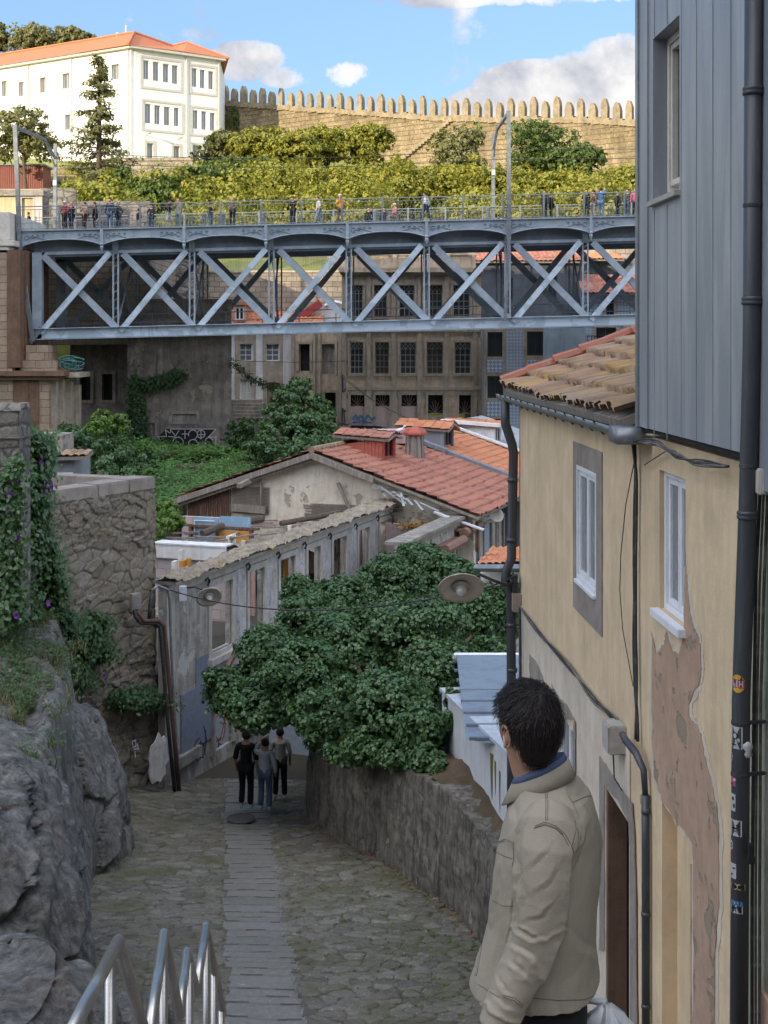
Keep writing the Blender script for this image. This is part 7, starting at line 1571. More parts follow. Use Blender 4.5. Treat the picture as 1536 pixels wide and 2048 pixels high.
# thin pipe, cables, boxes
def ep(px, row, d=.05): return EF.hp(px, row, d)
b = MB(); b.tube([ep(1302, 1590), ep(1303, 1700), ep(1303, 2200)], .036, 12); tp = empty('cable_riser', ep(1303, 2200), 'thin dark riser pipe fixed to the yellow wall beside the door', 'pipe'); b.build('pipe', G['pipe'], tp, True)
b = MB(); 
for row in (1622, 1828, 2012): b.lathe([(.038, -.02), (.043, 0), (.038, .02)], ep(1303, row), 12)
b.build('clip', G['pipe'], tp, True)
b = MB(); b.lathe([(.040, -.04), (.044, -.03), (.044, .03), (.03, .045)], ep(1301, 1598), 12); b.build('sleeve', flat('aged_sleeve', (.30, .26, .16)), tp, True)
sticker_o = patch if 0 else None
b = MB(); bx = empty('cable_box', ep(1256, 1460, 0), 'grey white plastic junction box on the yellow wall above the door', 'junction box'); c = EF.hit(1240, 1440); EF.box(b, c[0], c[0]+.30, c[1]-.25, c[1]+.02, .0, .17); b.build('box', flat('grey_white_plastic', (.42, .40, .37), .6), bx, bevel=.012)
b = MB(); EF.box(b, c[0]+.01, c[0]+.29, c[1]-.24, c[1]+.01, .17, .178); b.build('lid', flat('grey_white_plastic', (.42, .40, .37), .6), bx, bevel=.004)
b = MB(); b.tube([ep(1266, 1468, .1), ep(1282, 1480, .14), ep(1294, 1505, .1), ep(1301, 1540, .06), ep(1302, 1592, .05)], [.03, .034, .034, .03, .026], 10); tag(rebase(b.build('thick_cable', G['pipe'], None, True)), 'thick grey cable curving from junction box to the riser pipe', 'cable')
def strands(lab, pts, n, spread, r, m, seed, name='cable_bundle', cat='cable', root=None):
    q = random.Random(seed); rt_ = empty(name, pts[len(pts)//2], lab, cat)
    for k in range(n):
        pp = []; ph = q.uniform(0, 6); ox, oz = q.uniform(-1, 1)*spread, q.uniform(-1, 1)*spread; N_ = 26
        for i in range(N_+1):
            f = i/N_*(len(pts)-1); j = min(int(f), len(pts)-2); p = V(pts[j]).lerp(V(pts[j+1]), f-j); p = p+EF.N*(ox*.5*math.sin(i*.4+ph)+abs(ox)*.3)+V((0, ox*.7*math.cos(i*.3+ph), oz*math.cos(i*.45+ph))); pp.append(p)
        b = MB(); b.tube(pp, r*q.uniform(.7, 1.2), 6); b.build('strand', G[m] if k % 2 else G['cable'], rt_, True)
    return rt_
strands('black cable bundle running down the kink of the yellow wall', [ep(1279, 872, .05), ep(1281, 950, .04), ep(1280, 1200, .04), ep(1281, 1380, .04), ep(1284, 1482, .04)], 5, .022, .013, 'cable', 1)
strands('sagging grey cables strung under the zinc storey to rain pipe', [ep(1282, 878, .12), ep(1310, 884, .14), ep(1350, 888, .12), ep(1385, 905, .14), ep(1420, 928, .12), ep(1486, 932, .1)], 7, .04, .009, 'cableg', 2)
strands('diagonal looking cable bundle along the cream plaster boundary of yellow house', [ep(1046, 1212, .05), ep(1090, 1270, .04), ep(1150, 1341, .04), ep(1200, 1400, .04), ep(1243, 1446, .04)], 5, .035, .010, 'cableg', 3)
strands('short coil of cables above the lamp bracket at the house corner', [ep(1040, 1150, .1), ep(1034, 1165, .1), ep(1041, 1185, .1), ep(1037, 1200, .1)], 5, .06, .01, 'cableg', 4)
wire([ep(1279, 925, .05), ep(1262, 1010, .05), ep(1252, 1110, .05), ep(1250, 1180, .05), ep(1256, 1260, .05), ep(1277, 1372, .05)], .005, 'thin loose wire bowing away left of the black cable bundle')
wire([ep(1047, 1215, .05), ep(1048, 1300, .05), ep(1048, 1420, .05)], .02, 'short vertical cable below the corner box of the yellow house')
wire([ep(1250, 1485, .08), ep(1243, 1510, .08), ep(1245, 1555, .08), ep(1256, 1580, .06)], .008, 'thin looped cable hanging from the junction box')
wire([ep(1300, 930, .05), ep(1345, 903, .06)], .005, 'thin broken wire stub under the zinc storey')
b = MB(); c = ep(1042, 1204, .06); b.box(c, (.14, .22, .26)); tag(rebase(b.build('corner_box', flat('beige_plastic', (.34, .28, .23)), None, False, .01)), 'small beige box at the house corner under the lamp bracket', 'junction box')
b = MB(); b.box(P(1522, 962, 8.5), (.07, .16, .16)); b.box(P(1522, 948, 8.48), (.06, .05, .05)); tag(rebase(b.build('meter_housing', flat('pale_plastic', (.48, .46, .42)), None, False, .01)), 'pale plastic meter housing right of the rain pipe', 'junction box')
for i, (dx, m_, r_) in enumerate(((1512, 'cable', .012), (1519, 'cableg', .009), (1527, 'cableg', .011))):
    wire([P(dx+8, 985, 8.6), P(dx, 1150+i*20, 8.62), P(dx-4-i, 1400, 8.66), P(dx-8, 1800, 8.68), P(dx-8, 2150, 8.68)], r_, ('black', 'thin grey', 'rightmost grey')[i]+' cable running down beside the rain pipe', 'wall_cable', m_)
# right street lamp
rt = empty('street_lamp', P(960, 1160, 19.7), 'larger round enamel street lamp on a bracket in front of the arbour', 'street lamp', 'round enamel street lamps')
cR = P(922, 1176, 19.3); discl(rt, cR, (.03, -.75, -.66), .325)
b = MB(); b.tube([cR+V((.03, .12, .08)), cR+V((.28, .1, .17)), P(985, 1160, 19.6), P(1010, 1170, 19.7), P(1034, 1166, 19.9)], .022, 8); b.build('bracket', G['cable'], rt, True)
b = MB(); b.box(P(1030, 1167, 19.85), (.07, .12, .26)); b.build('wall_plate', G['cable'], rt)
# ---------------------------------------------------------------- people
def skin(name, V_, E_, m, parent, sub=1, root=0, smooth=True):
    """V_ = [(pos, r)], E_ edges, grown with a Skin modifier and applied"""
    me = bpy.data.meshes.new(name+'_s'); me.from_pydata([tuple(p) for p, r in V_], E_, []); o = bpy.data.objects.new(name+'_s', me); C.objects.link(o)
    mo = o.modifiers.new('s', 'SKIN'); mo.use_smooth_shade = True
    for i, (p, r) in enumerate(V_):
        sv = me.skin_vertices[0].data[i]; sv.radius = r if hasattr(r, '__len__') else (r, r); sv.use_root = (i == root)
    if sub: su = o.modifiers.new('u', 'SUBSURF'); su.levels = sub; su.render_levels = sub
    bpy.context.view_layer.update(); dg = bpy.context.evaluated_depsgraph_get(); me2 = bpy.data.meshes.new_from_object(o.evaluated_get(dg)); me2.name = name
    bpy.data.objects.remove(o); uvs(me2); me2.materials.clear()
    return link(name, me2, m, parent, smooth=smooth)
skinm = paint('skin', (.42, .24, .16), (.36, .20, .14), .55, 10, 0, .4, .1)
_cm = {}
def cloth(c):
    if c not in _cm:
        m, t, ob, uv = mat('cloth_%d' % len(_cm)); fin(t, MX(t, NZ(t, ob, 9, 5), c, tuple(x*.6 for x in c)), .85, NZ(t, ob, 14, 4), .02, .5); m.name = 'cloth'; _cm[c] = m
    return _cm[c]
def person(base, h, yaw, lab, top, bot, hair=(.03, .02, .018), arms='down', legs='stand', seed=1, shorts=False, sleeves=True, cap=None, bag=None, group=None, shoes=(.5, .5, .5), skirt=None, wide=1., coat=False, hairlong=False, arms2=None):
    root = empty('person', base, lab, 'person', group); q = random.Random(seed); base = V(base); k = h/1.72
    f = V((math.cos(yaw), math.sin(yaw), 0)); l = V((-f.y, f.x, 0))
    def p(a, b_, z): return base+(f*a+l*b_)*k+V((0, 0, z*k))
    J = {}; J['pel'] = p(0, 0, .95); J['ch'] = p(.02, 0, 1.25); J['nb'] = p(0, 0, 1.43); J['nk'] = p(.02, 0, 1.50); J['hd'] = p(.04, 0, 1.60); J['ht'] = p(.04, 0, 1.66)
    step = .28 if legs == 'walk' else .03
    for s, n_ in ((1, 'L'), (-1, 'R')):
        st = step*s
        J['hip'+n_] = p(0, .09*s, .92); J['sh'+n_] = p(0, .17*s*wide, 1.40)
        if legs == 'sit': J['kn'+n_] = p(.42, .12*s, .95-.0); J['an'+n_] = p(.40, .12*s, .52)
        else: J['kn'+n_] = p(.05+st*.55, .10*s, .50); J['an'+n_] = p(-.02+st*1.05, .11*s, .09)
        J['to'+n_] = J['an'+n_]+f*.15*k-V((0, 0, .04*k))
        am = arms if (s == 1 or arms2 is None) else arms2
        if am == 'down': e, w_ = (-.02, .24*s, 1.13), (.06, .24*s, .88)
        elif am == 'phone': e, w_ = (.14, .22*s, 1.17), (.26, .08*s, 1.42)
        elif am == 'rail': e, w_ = (.06, .25*s, 1.14), (.30, .16*s, 1.10)
        elif am == 'hip': e, w_ = (-.08, .34*s, 1.14), (.10, .18*s, 1.0)
        elif am == 'up': e, w_ = (.12, .26*s, 1.42), (.20, .12*s, 1.62)
        elif am == 'side': e, w_ = (.02, .36*s, 1.2), (.1, .46*s, 1.0)
        J['el'+n_] = p(*e); J['wr'+n_] = p(*w_); d = (J['wr'+n_]-J['el'+n_]).normalized(); J['ha'+n_] = J['wr'+n_]+d*.09*k
    R_ = dict(pel=.125, ch=.125, nb=.07, nk=.052, hd=.088, ht=.07, hip=.085, kn=.058, an=.04, to=.032, sh=.06, el=.042, wr=.028, ha=.036)
    def sk(nm, keys, edges, scale, add, m, sub=1, fix={}):
        Vs = []; 
        for x in keys: r = fix.get(x, R_.get(x, R_.get(x[:-1], .05)))*k*scale+add; Vs.append((J[x], r))
        ix = {x: i for i, x in enumerate(keys)}; return skin(nm, Vs, [(ix[a], ix[b_]) for a, b_ in edges], m, root, sub)
    keys = ['pel', 'ch', 'nb', 'nk', 'hd', 'ht']+[a+n_ for n_ in 'LR' for a in ('hip', 'kn', 'an', 'to', 'sh', 'el', 'wr', 'ha')]
    ed = [('pel', 'ch'), ('ch', 'nb'), ('nb', 'nk'), ('nk', 'hd'), ('hd', 'ht')]+[(a, b_) for n_ in 'LR' for a, b_ in (('pel', 'hip'+n_), ('hip'+n_, 'kn'+n_), ('kn'+n_, 'an'+n_), ('an'+n_, 'to'+n_), ('nb', 'sh'+n_), ('sh'+n_, 'el'+n_), ('el'+n_, 'wr'+n_), ('wr'+n_, 'ha'+n_))]
    sk('body', keys, ed, .92, 0, skinm)
    for n_ in 'LR': J['fa'+n_] = J['el'+n_].lerp(J['wr'+n_], .93 if sleeves else .05)
    hem = 'pel'; J['hem'] = p(0, 0, .86 if not coat else .66); R_['hem'] = .135; R_['fa'] = .038 if sleeves else .05
    sk('top', ['ch', 'pel', 'hem', 'nb']+[a+n_ for n_ in 'LR' for a in ('sh', 'el', 'fa')], [('ch', 'pel'), ('pel', 'hem'), ('ch', 'nb')]+[(a, b_) for n_ in 'LR' for a, b_ in (('nb', 'sh'+n_), ('sh'+n_, 'el'+n_), ('el'+n_, 'fa'+n_))], 1.04, .016*k, cloth(top))
    for n_ in 'LR': J['cu'+n_] = J['kn'+n_].lerp(J['an'+n_], .95 if not shorts else .02)
    R_['cu'] = .058
    if skirt: b = MB(); b.lathe([(.13*k, .98*k), (.17*k, .75*k), (.21*k, .5*k), (.2*k, .5*k), (.1*k, .97*k)], base, 14); b.build('skirt', cloth(skirt), root, True)
    if not skirt or 1:
        sk('trousers', ['pel']+[a+n_ for n_ in 'LR' for a in ('hip', 'kn', 'cu')], [(a, b_) for n_ in 'LR' for a, b_ in (('pel', 'hip'+n_), ('hip'+n_, 'kn'+n_), ('kn'+n_, 'cu'+n_))], 1.08, .014*k, cloth(bot))
    for n_ in 'LR': b = MB(); c = J['an'+n_]+f*.05*k-V((0, 0, .045*k)); b.loft([[c+f*dx*k+l*math.cos(a)*w_*k+V((0, 0, (math.sin(a)*.5+.3)*hh*k)) for a in np.linspace(0, 2*math.pi, 10, endpoint=False)] for dx, w_, hh in ((-.10, .02, .06), (-.07, .042, .10), (.02, .046, .09), (.10, .048, .06), (.15, .02, .03))]); b.build('shoe', cloth(shoes), root, True)
    b = MB(); c = J['hd']+V((0, 0, .035*k))-f*.012*k; b.ball(c, (.098*k, .098*k, .105*k), 14, 9)
    if hairlong: b.loft([[c-f*(.05+.01*i)*k+l*math.cos(a)*(.09-.008*i)*k+f*math.sin(a)*.05*k-V((0, 0, .05*i*k)) for a in np.linspace(0, 2*math.pi, 10, endpoint=False)] for i in range(6)])
    b.build('hair', cloth(hair), root, True)
    for s in (1, -1): pass
    # face: lighter front of the head with nose
    b = MB(); fc = J['hd']+f*.022*k+V((0, 0, -.005*k)); b.ball(fc, (.082*k, .082*k, .10*k), 14, 9); b.lathe([(.012*k, 0), (.016*k, .01*k), (.004*k, .03*k)], fc+f*.078*k, 6, f); 
    for s in (1, -1): b.ball(J['hd']+l*.09*s*k, (.018*k, .018*k, .028*k), 6, 5)
    o = b.build('face', skinm, root, True)
    if cap: b = MB(); cc = c+V((0, 0, .02*k)); b.ball(cc, (.103*k, .103*k, .092*k), 14, 8); b.obox(cc+f*.06*k-l*.07*k+V((0, 0, .0)), f*.12*k, l*.14*k, V((0, 0, .014*k))); b.build('cap', cloth(cap), root, True)
    if bag: b = MB(); b.box(p(-.12, 0, 1.15), (.14*k, .26*k, .36*k), yaw); b.build('bag', cloth(bag), root, bevel=.03)
    return root
BK = (.02, .02, .023); NV = (.03, .05, .09); DK = (.045, .045, .05); JE = (.08, .14, .22)
PPL = [
 (27, 463, 79.5, 1.25, 200, 'dark clothed person crouching low by the pale parapet at far left', BK, BK, dict(legs='sit', arms='rail')),
 (58, 465, 78.5, 1.35, 190, 'person in long dark coat leaning at left end of the railing', DK, BK, dict(coat=True, arms='rail')),
 (130, 463, 76, 1.68, 250, 'person in red scarf and white cap with dark trousers', (.30, .05, .05), BK, dict(cap=(.6, .58, .55), arms='rail')),
 (143, 462, 76.6, 1.66, 240, 'person in dark jacket wearing a pink sun hat', BK, NV, dict(cap=(.6, .30, .30), arms='rail')),
 (170, 462, 76.4, 1.62, 230, 'person in black with a beige bag held at the waist', (.40, .28, .20), (.06, .03, .03), dict(arms='phone', sleeves=False)),
 (190, 461, 76.8, 1.66, 200, 'long haired person in dark coat next to beige bag holder', BK, BK, dict(coat=True, hairlong=True)),
 (220, 459, 76.2, 1.82, 260, 'tall person in navy coat and jeans, left of a capped companion', NV, JE, dict(coat=True)),
 (236, 459, 76.6, 1.66, 330, 'person in dark green jacket and beige cap beside tall navy coat', (.03, .06, .05), NV, dict(cap=(.4, .36, .3), arms='rail')),
 (277, 462, 76.2, 1.35, 20, 'seated person in black top and cream shorts holding a phone', BK, (.5, .45, .35), dict(legs='sit', arms='phone', shorts=True, sleeves=False)),
 (303, 458, 78, 1.6, 260, 'person in black jacket and cap resting on the rear railing', BK, NV, dict(cap=BK, arms='rail')),
 (337, 460, 76.4, 1.68, 10, 'walker in black top and white shorts stepping to the right', BK, (.55, .54, .5), dict(legs='walk', shorts=True, arms='hip')),
 (357, 459, 76.6, 1.78, 260, 'person in khaki jacket and light jeans beside the white shorts walker', (.26, .23, .18), (.20, .26, .34), dict(arms='phone')),
 (421, 457, 77, 1.5, 350, 'small person in black tee and blue jeans standing alone', BK, JE, dict(arms='rail', sleeves=False)),
 (465, 455, 76.4, 1.72, 265, 'bald person in grey jacket and black trousers facing the valley', (.10, .10, .11), BK, dict(arms='rail', hair=(.30, .19, .14))),
 (586, 453, 76.4, 1.68, 250, 'person in black jacket over white shirt and striped track trousers', BK, BK, dict(arms='phone', cap=BK)),
 (637, 452, 76.4, 1.64, 200, 'walker in white tee and light blue jeans', (.55, .55, .56), (.27, .34, .42), dict(legs='walk', sleeves=False)),
 (680, 450, 76.2, 1.72, 280, 'person in bright orange jacket and white cap holding a camera', (.75, .30, .03), (.16, .10, .07), dict(arms='phone', cap=(.62, .6, .56))),
 (738, 451, 78.5, 1.25, 260, 'seated person in black, left of the dark bollard', BK, BK, dict(legs='sit')),
 (768, 450, 78.8, 1.3, 260, 'seated person in dark clothes partly behind the railing post', NV, BK, dict(legs='sit')),
 (790, 449, 76.6, 1.28, 200, 'white haired person in pink jacket sitting at the railing', (.62, .27, .25), (.3, .26, .24), dict(legs='sit', hair=(.6, .58, .55), arms='rail')),
 (852, 448, 76.2, 1.72, 160, 'walker in white shirt and dark trousers carrying a white bag', (.58, .6, .64), NV, dict(legs='walk', sleeves=False, arms='hip', bag=(.5, .5, .52))),
 (1090, 437, 76.4, 1.72, 230, 'person in dark green coat, left of the couple in black', (.025, .04, .04), BK, dict(coat=True)),
 (1103, 437, 76.8, 1.62, 190, 'person in black sweater, right of the couple in black', BK, BK, dict(arms='rail')),
 (1173, 436, 76.4, 1.70, 250, 'person in black jacket at left of the photographing group', BK, BK, dict(arms='phone')),
 (1188, 436, 76.7, 1.64, 200, 'long haired person in white trousers inside photographing group', (.24, .12, .12), (.5, .46, .42), dict(hairlong=True)),
 (1202, 436, 76.3, 1.76, 60, 'person in bright blue jacket and jeans raising both arms', (.04, .14, .40), (.16, .25, .36), dict(arms='up')),
 (1236, 434, 76.4, 1.60, 200, 'person in black with a grey backpack near the grey building', BK, BK, dict(bag=(.2, .2, .22))),
 (1255, 434, 76.8, 1.72, 240, 'person in olive jacket and blue jeans near the grey building', (.05, .07, .05), JE, dict(arms='rail')),
 (1270, 434, 76.3, 1.66, 260, 'person in pink top half hidden by the grey building edge', (.62, .12, .25), DK, dict(hair=(.3, .1, .05))),
]
for i, (px, row, D, h, yw, lab, tp_, bt_, kw) in enumerate(PPL):
    p = Q(px, 463, D); p = V(((px-768)/F*D, D, Q(px, 463).z+.02+(.0)))
    if kw.get('legs') == 'sit': p.z -= .42
    person(p, h if kw.get('legs') != 'sit' else 1.62, R(yw), lab, tp_, bt_, seed=i, group='people on the bridge deck', **kw)
for i, (px, lab) in enumerate(((265+180, 'grey steel bollard on the bridge walkway between two walkers at left'), (295, 'grey bollard behind the seated person in cream shorts'), (408, 'grey bollard left of the small person in jeans'), (525, 'grey bollard left of the person in track trousers'), (750, 'dark bollard beside the seated person in black'), (976, 'grey bollard near the right catenary mast'))):
    p = V(((px-768)/F*78, 78, Q(px, 463).z+.02)); b = MB(); b.lathe([(.16, 0), (.17, .05), (.14, .1), (.13, .85), (.16, .9), (.12, 1.0), (.03, 1.06)], p, 12); tag(rebase(b.build('bollard', G['mast'], None, True)), lab, 'bollard', 'bollards on the bridge walkway')
# three walkers in the lane
def lp(px, y): return V(((px-768)/F*y, y, lz(y)+.06))
person(lp(492, 30.6), 1.74, R(80), 'walker in black tee, black trousers and cap, leftmost of the lane trio', (.012, .012, .014), (.01, .01, .012), cap=(.05, .035, .03), sleeves=False, seed=50, wide=1.1)
person(lp(530, 30.4), 1.60, R(85), 'middle lane walker in pale patterned jacket and jeans, arm on companion', (.52, .54, .58), (.10, .15, .23), hair=(.02, .02, .02), seed=51, arms2='down', arms='up', hairlong=False)
person(lp(560, 31.6), 1.64, R(95), 'right lane walker in light tee with crossbody strap and black trousers', (.46, .45, .42), (.012, .012, .014), hair=(.025, .02, .02), sleeves=False, seed=52, arms='down')

# ---------------------------------------------------------------- the man in the foreground
mx = lambda px, row, D=3.85: P(px, row, D)
man = empty('person', mx(1100, 2600, 3.9), 'dark haired man in beige field jacket in the foreground looking away', 'person'); man.location.z = -2.75; WL[man.name] = V(man.location)
jm, t, ob, uv = mat('beige_cotton')
wv = NZ(t, ob, 260, 2, .5); c = MX(t, NZ(t, ob, 5, 5, .6), (.255, .228, .185), (.212, .19, .154)); c = MX(t, M2(t, 'MULTIPLY', NZ(t, ob, 32, 6, .7), .3), c, (.20, .17, .13)); c = MX(t, M2(t, 'MULTIPLY', wv, .3), c, (.40, .355, .28))
fin(t, c, .92, M2(t, 'ADD', M2(t, 'MULTIPLY', NZ(t, ob, 22, 4, .5), .4), M2(t, 'MULTIPLY', wv, .22)), .006, .8, 0., .15)
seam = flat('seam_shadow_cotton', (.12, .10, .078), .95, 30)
f_ = V((-.955, .295, 0)); l_ = V((-.295, -.955, 0))
def ringp(cx, z, a, b_f, b_b, y=3.87, n=48, tiltf=0., ex=.82):
    c = V((cx, y, z)); out = []
    for k in range(n):
        t_ = 2*math.pi*k/n; ct, st = math.cos(t_), math.sin(t_); s_ = lambda v: math.copysign(abs(v)**ex, v)
        out.append(c+f_*(s_(ct)*(b_f if ct > 0 else b_b))+l_*(s_(st)*a)+V((0, 0, tiltf*ct)))
    return out
tor = [(.462, -1.215, .070, .070, .062), (.470, -1.243, .110, .085, .085), (.474, -1.272, .155, .10, .105), (.474, -1.310, .185, .115, .118), (.470, -1.36, .198, .130, .130), (.466, -1.43, .203, .142, .138), (.462, -1.52, .203, .148, .142), (.458, -1.62, .202, .155, .142), (.452, -1.70, .205, .172, .146), (.448, -1.76, .208, .186, .152), (.445, -1.805, .210, .196, .160)]
b = MB(); b.loft([ringp(*r_) for r_ in tor])
sl_ = [((1100, 1622, 3.72), .060), ((1096, 1652, 3.685), .080), ((1091, 1700, 3.66), .080), ((1087, 1760, 3.65), .076), ((1081, 1820, 3.65), .072), ((1072, 1876, 3.65), .069), ((1050, 1930, 3.64), .062), ((1025, 1980, 3.63), .056), ((1003, 2024, 3.62), .050), ((992, 2052, 3.615), .047)]
b2 = MB(); b2.tube([mx(*p) for p, r in sl_], [r for p, r in sl_], 28)
sr = [((1150, 1625, 4.02), .065), ((1155, 1680, 4.06), .078), ((1150, 1760, 4.08), .074), ((1130, 1850, 4.08), .068), ((1080, 1930, 4.08), .058), ((1040, 1990, 4.08), .05)]
b2.tube([mx(*p) for p, r in sr], [r for p, r in sr], 20)
me = bpy.data.meshes.new('j'); me.from_pydata(b.v+b2.v, [], b.f+[tuple(i+len(b.v) for i in f) for f in b2.f]); o = bpy.data.objects.new('j', me); C.objects.link(o)
bm = bmesh.new(); bm.from_mesh(me); bmesh.ops.recalc_face_normals(bm, faces=bm.faces[:]); bm.to_mesh(me); bm.free()
rm = o.modifiers.new('r', 'REMESH'); rm.mode = 'VOXEL'; rm.voxel_size = .0045; smm = o.modifiers.new('s', 'SMOOTH'); smm.factor = .5; smm.iterations = 7
bpy.context.view_layer.update(); me2 = bpy.data.meshes.new_from_object(o.evaluated_get(bpy.context.evaluated_depsgraph_get())); bpy.data.objects.remove(o); me2.name = 'jacket'
n = len(me2.vertices); co = np.empty(n*3); me2.vertices.foreach_get('co', co); co = co.reshape(-1, 3); no = np.empty(n*3); me2.vertices.foreach_get('normal', no); no = no.reshape(-1, 3)
px_ = 768+F*co[:, 0]/co[:, 1]; rw_ = HZ-F*co[:, 2]/co[:, 1]
near = co[:, 1] < 3.80
# distance to the sleeve axis
ax = np.array([mx(*p) for p, r in sl_]); dm = np.full(n, 9.); tpar = np.zeros(n)
for i in range(len(ax)-1):
    ab = ax[i+1]-ax[i]; tt_ = np.clip(((co-ax[i])@ab)/(ab@ab), 0, 1); d = np.linalg.norm(co-(ax[i]+tt_[:, None]*ab), axis=1); k = d < dm; dm = np.where(k, d, dm); tpar = np.where(k, i+tt_, tpar)
slv = np.clip((.088-dm)/.012, 0, 1)
w1 = fbm(co[:, 0]*7, co[:, 1]*7, co[:, 2]*4, 4, 200)*.009
# sleeve folds: rings bunching at the elbow and cuff, slanted
ph = tpar*2.6+fbm(co[:, 0]*14, co[:, 1]*14, co[:, 2]*10, 3, 201)*5.+(px_-1060)*.016
amp = (.0050*np.exp(-((tpar-5.2)/.9)**2)+.0060*np.exp(-((tpar-8.6)/.8)**2)+.0004)*(.25+1.3*(fbm(co[:, 0]*9, co[:, 1]*9, co[:, 2]*9, 2, 206)+.5))
fold = (1-np.abs(np.sin(ph)))**3.5*amp*2.0
# torso drape: vertical soft folds from shoulder and armpit
dr = fbm(px_*.018, rw_*.004, 0, 4, 202)*.030*np.clip((rw_-1600)/200, 0, 1)+fbm(px_*.05, rw_*.012, 0, 3, 203)*.010
arm = np.exp(-(((px_-1150)/26)**2))*np.sin((rw_-1640)*.045+(px_-1150)*.03)*.008*np.clip((1800-rw_)/100, 0, 1)
diag = -(1-np.abs(np.sin((rw_*.35+px_*.8)*.033+fbm(px_*.01, rw_*.01, 0, 2, 205)*4)))**3*.003*np.clip((rw_-1780)/120, 0, 1)
co = co+no*(w1+slv*fold+(1-slv)*(dr*.7+arm+diag))[:, None]
FOLDS = [([(1143, 1695), (1138, 1790), (1124, 1880), (1095, 1950), (1068, 1990)], .015, 7), ([(1036, 1700), (1031, 1790), (1022, 1855), (1000, 1925)], .011, 7), ([(1026, 1848), (1038, 1866), (1063, 1878), (1090, 1880)], .011, 9), ([(1018, 1890), (1046, 1899), (1066, 1915), (1078, 1935)], .012, 9), ([(1042, 1768), (1047, 1790), (1039, 1822)], .008, 9), ([(1012, 1925), (1035, 1940), (1060, 1962)], .008, 8), ([(995, 1955), (1010, 1983), (1028, 1996)], .010, 8), ([(990, 1990), (1008, 2010), (1030, 2020)], .007, 7),
 ([(1156, 1640), (1153, 1694), (1141, 1730)], .010, 8), ([(1172, 1655), (1158, 1710), (1140, 1760)], .009, 9), ([(1132, 1860), (1165, 1895), (1205, 1915)], .005, 18), ([(1190, 1640), (1200, 1740), (1206, 1850), (1208, 1960)], .008, 8),
 ([(1053, 1629), (1033, 1665), (1028, 1700)], .009, 9), ([(1031, 1716), (1035, 1760), (1041, 1811)], .008, 8), ([(1100, 1690), (1075, 1720), (1050, 1740)], .005, 12), ([(1118, 1730), (1095, 1765), (1060, 1790)], .005, 12), ([(1110, 1800), (1085, 1830), (1050, 1842)], .006, 10), ([(1000, 1720), (990, 1790), (975, 1870)], .006, 10), ([(1010, 1840), (1000, 1890), (975, 1950)], .006, 12), ([(1075, 1590), (1120, 1600), (1160, 1625)], .005, 12), ([(1020, 1600), (1030, 1640), (1010, 1670)], .006, 9)]
FD_ = np.zeros(n); pq = np.stack([px_, rw_], 1); wob_ = fbm(px_*.05, rw_*.05, 0, 3, 210)*9
for pts, am_, wd_ in FOLDS:
    best = np.full(n, 1e3); tpos = np.zeros(n); m_ = len(pts)-1; sgn_ = np.zeros(n)
    for i in range(m_):
        a_2 = np.array(pts[i], float); ab = np.array(pts[i+1], float)-a_2; t_2 = np.clip(((pq-a_2)@ab)/(ab@ab), 0, 1); dv_ = pq-(a_2+t_2[:, None]*ab); d_2 = np.hypot(dv_[:, 0], dv_[:, 1]); k = d_2 < best; best = np.where(k, d_2, best); tpos = np.where(k, (i+t_2)/m_, tpos); sgn_ = np.where(k, np.sign(ab[0]*dv_[:, 1]-ab[1]*dv_[:, 0]), sgn_)
    dd_ = best*sgn_+wob_; FD_ += am_*.8*np.sin(np.clip(tpos, .03, .97)*math.pi)**.6*(np.exp(-np.abs(dd_-wd_*.5)/wd_)-.95*np.exp(-np.abs(dd_+wd_*.5)/(wd_*.55)))
co = co+no*(FD_*(near | (co[:, 1] < 3.95)))[:, None]
me2.vertices.foreach_set('co', co.ravel()); me2.update(); uvs(me2); me2.materials.clear(); jk = link('jacket', me2, jm, man, smooth=True)
from mathutils.bvhtree import BVHTree
bvh = BVHTree.FromPolygons([V(c_) for c_ in co], [tuple(p.vertices) for p in me2.polygons])
def onj(px, row, d=.0015):
    r = V(((px-768)/F, 1, (HZ-row)/F)).normalized(); h = bvh.ray_cast(V((0, 0, 0)), r)
    return (h[0]+(h[1] if h[1].dot(r) < 0 else -h[1])*d) if h[0] else None
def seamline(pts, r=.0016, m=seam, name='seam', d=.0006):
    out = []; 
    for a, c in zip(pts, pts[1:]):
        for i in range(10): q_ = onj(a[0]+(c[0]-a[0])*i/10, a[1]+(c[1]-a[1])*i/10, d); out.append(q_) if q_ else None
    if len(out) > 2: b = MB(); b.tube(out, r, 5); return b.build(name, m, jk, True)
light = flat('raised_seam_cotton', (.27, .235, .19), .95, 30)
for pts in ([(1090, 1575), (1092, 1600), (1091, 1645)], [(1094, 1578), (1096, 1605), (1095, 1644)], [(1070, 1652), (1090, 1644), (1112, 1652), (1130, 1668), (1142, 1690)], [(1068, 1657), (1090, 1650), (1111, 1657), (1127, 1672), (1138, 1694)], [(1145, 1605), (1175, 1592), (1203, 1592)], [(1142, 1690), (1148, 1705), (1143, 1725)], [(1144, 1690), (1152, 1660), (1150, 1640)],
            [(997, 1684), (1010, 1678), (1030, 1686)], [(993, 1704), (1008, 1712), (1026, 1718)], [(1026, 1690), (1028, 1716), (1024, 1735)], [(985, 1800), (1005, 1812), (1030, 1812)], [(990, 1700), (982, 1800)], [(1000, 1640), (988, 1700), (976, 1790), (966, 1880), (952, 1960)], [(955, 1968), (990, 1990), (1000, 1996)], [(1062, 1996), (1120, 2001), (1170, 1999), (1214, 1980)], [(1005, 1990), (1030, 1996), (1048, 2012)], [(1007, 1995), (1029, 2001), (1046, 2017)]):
    seamline(pts, .0009)
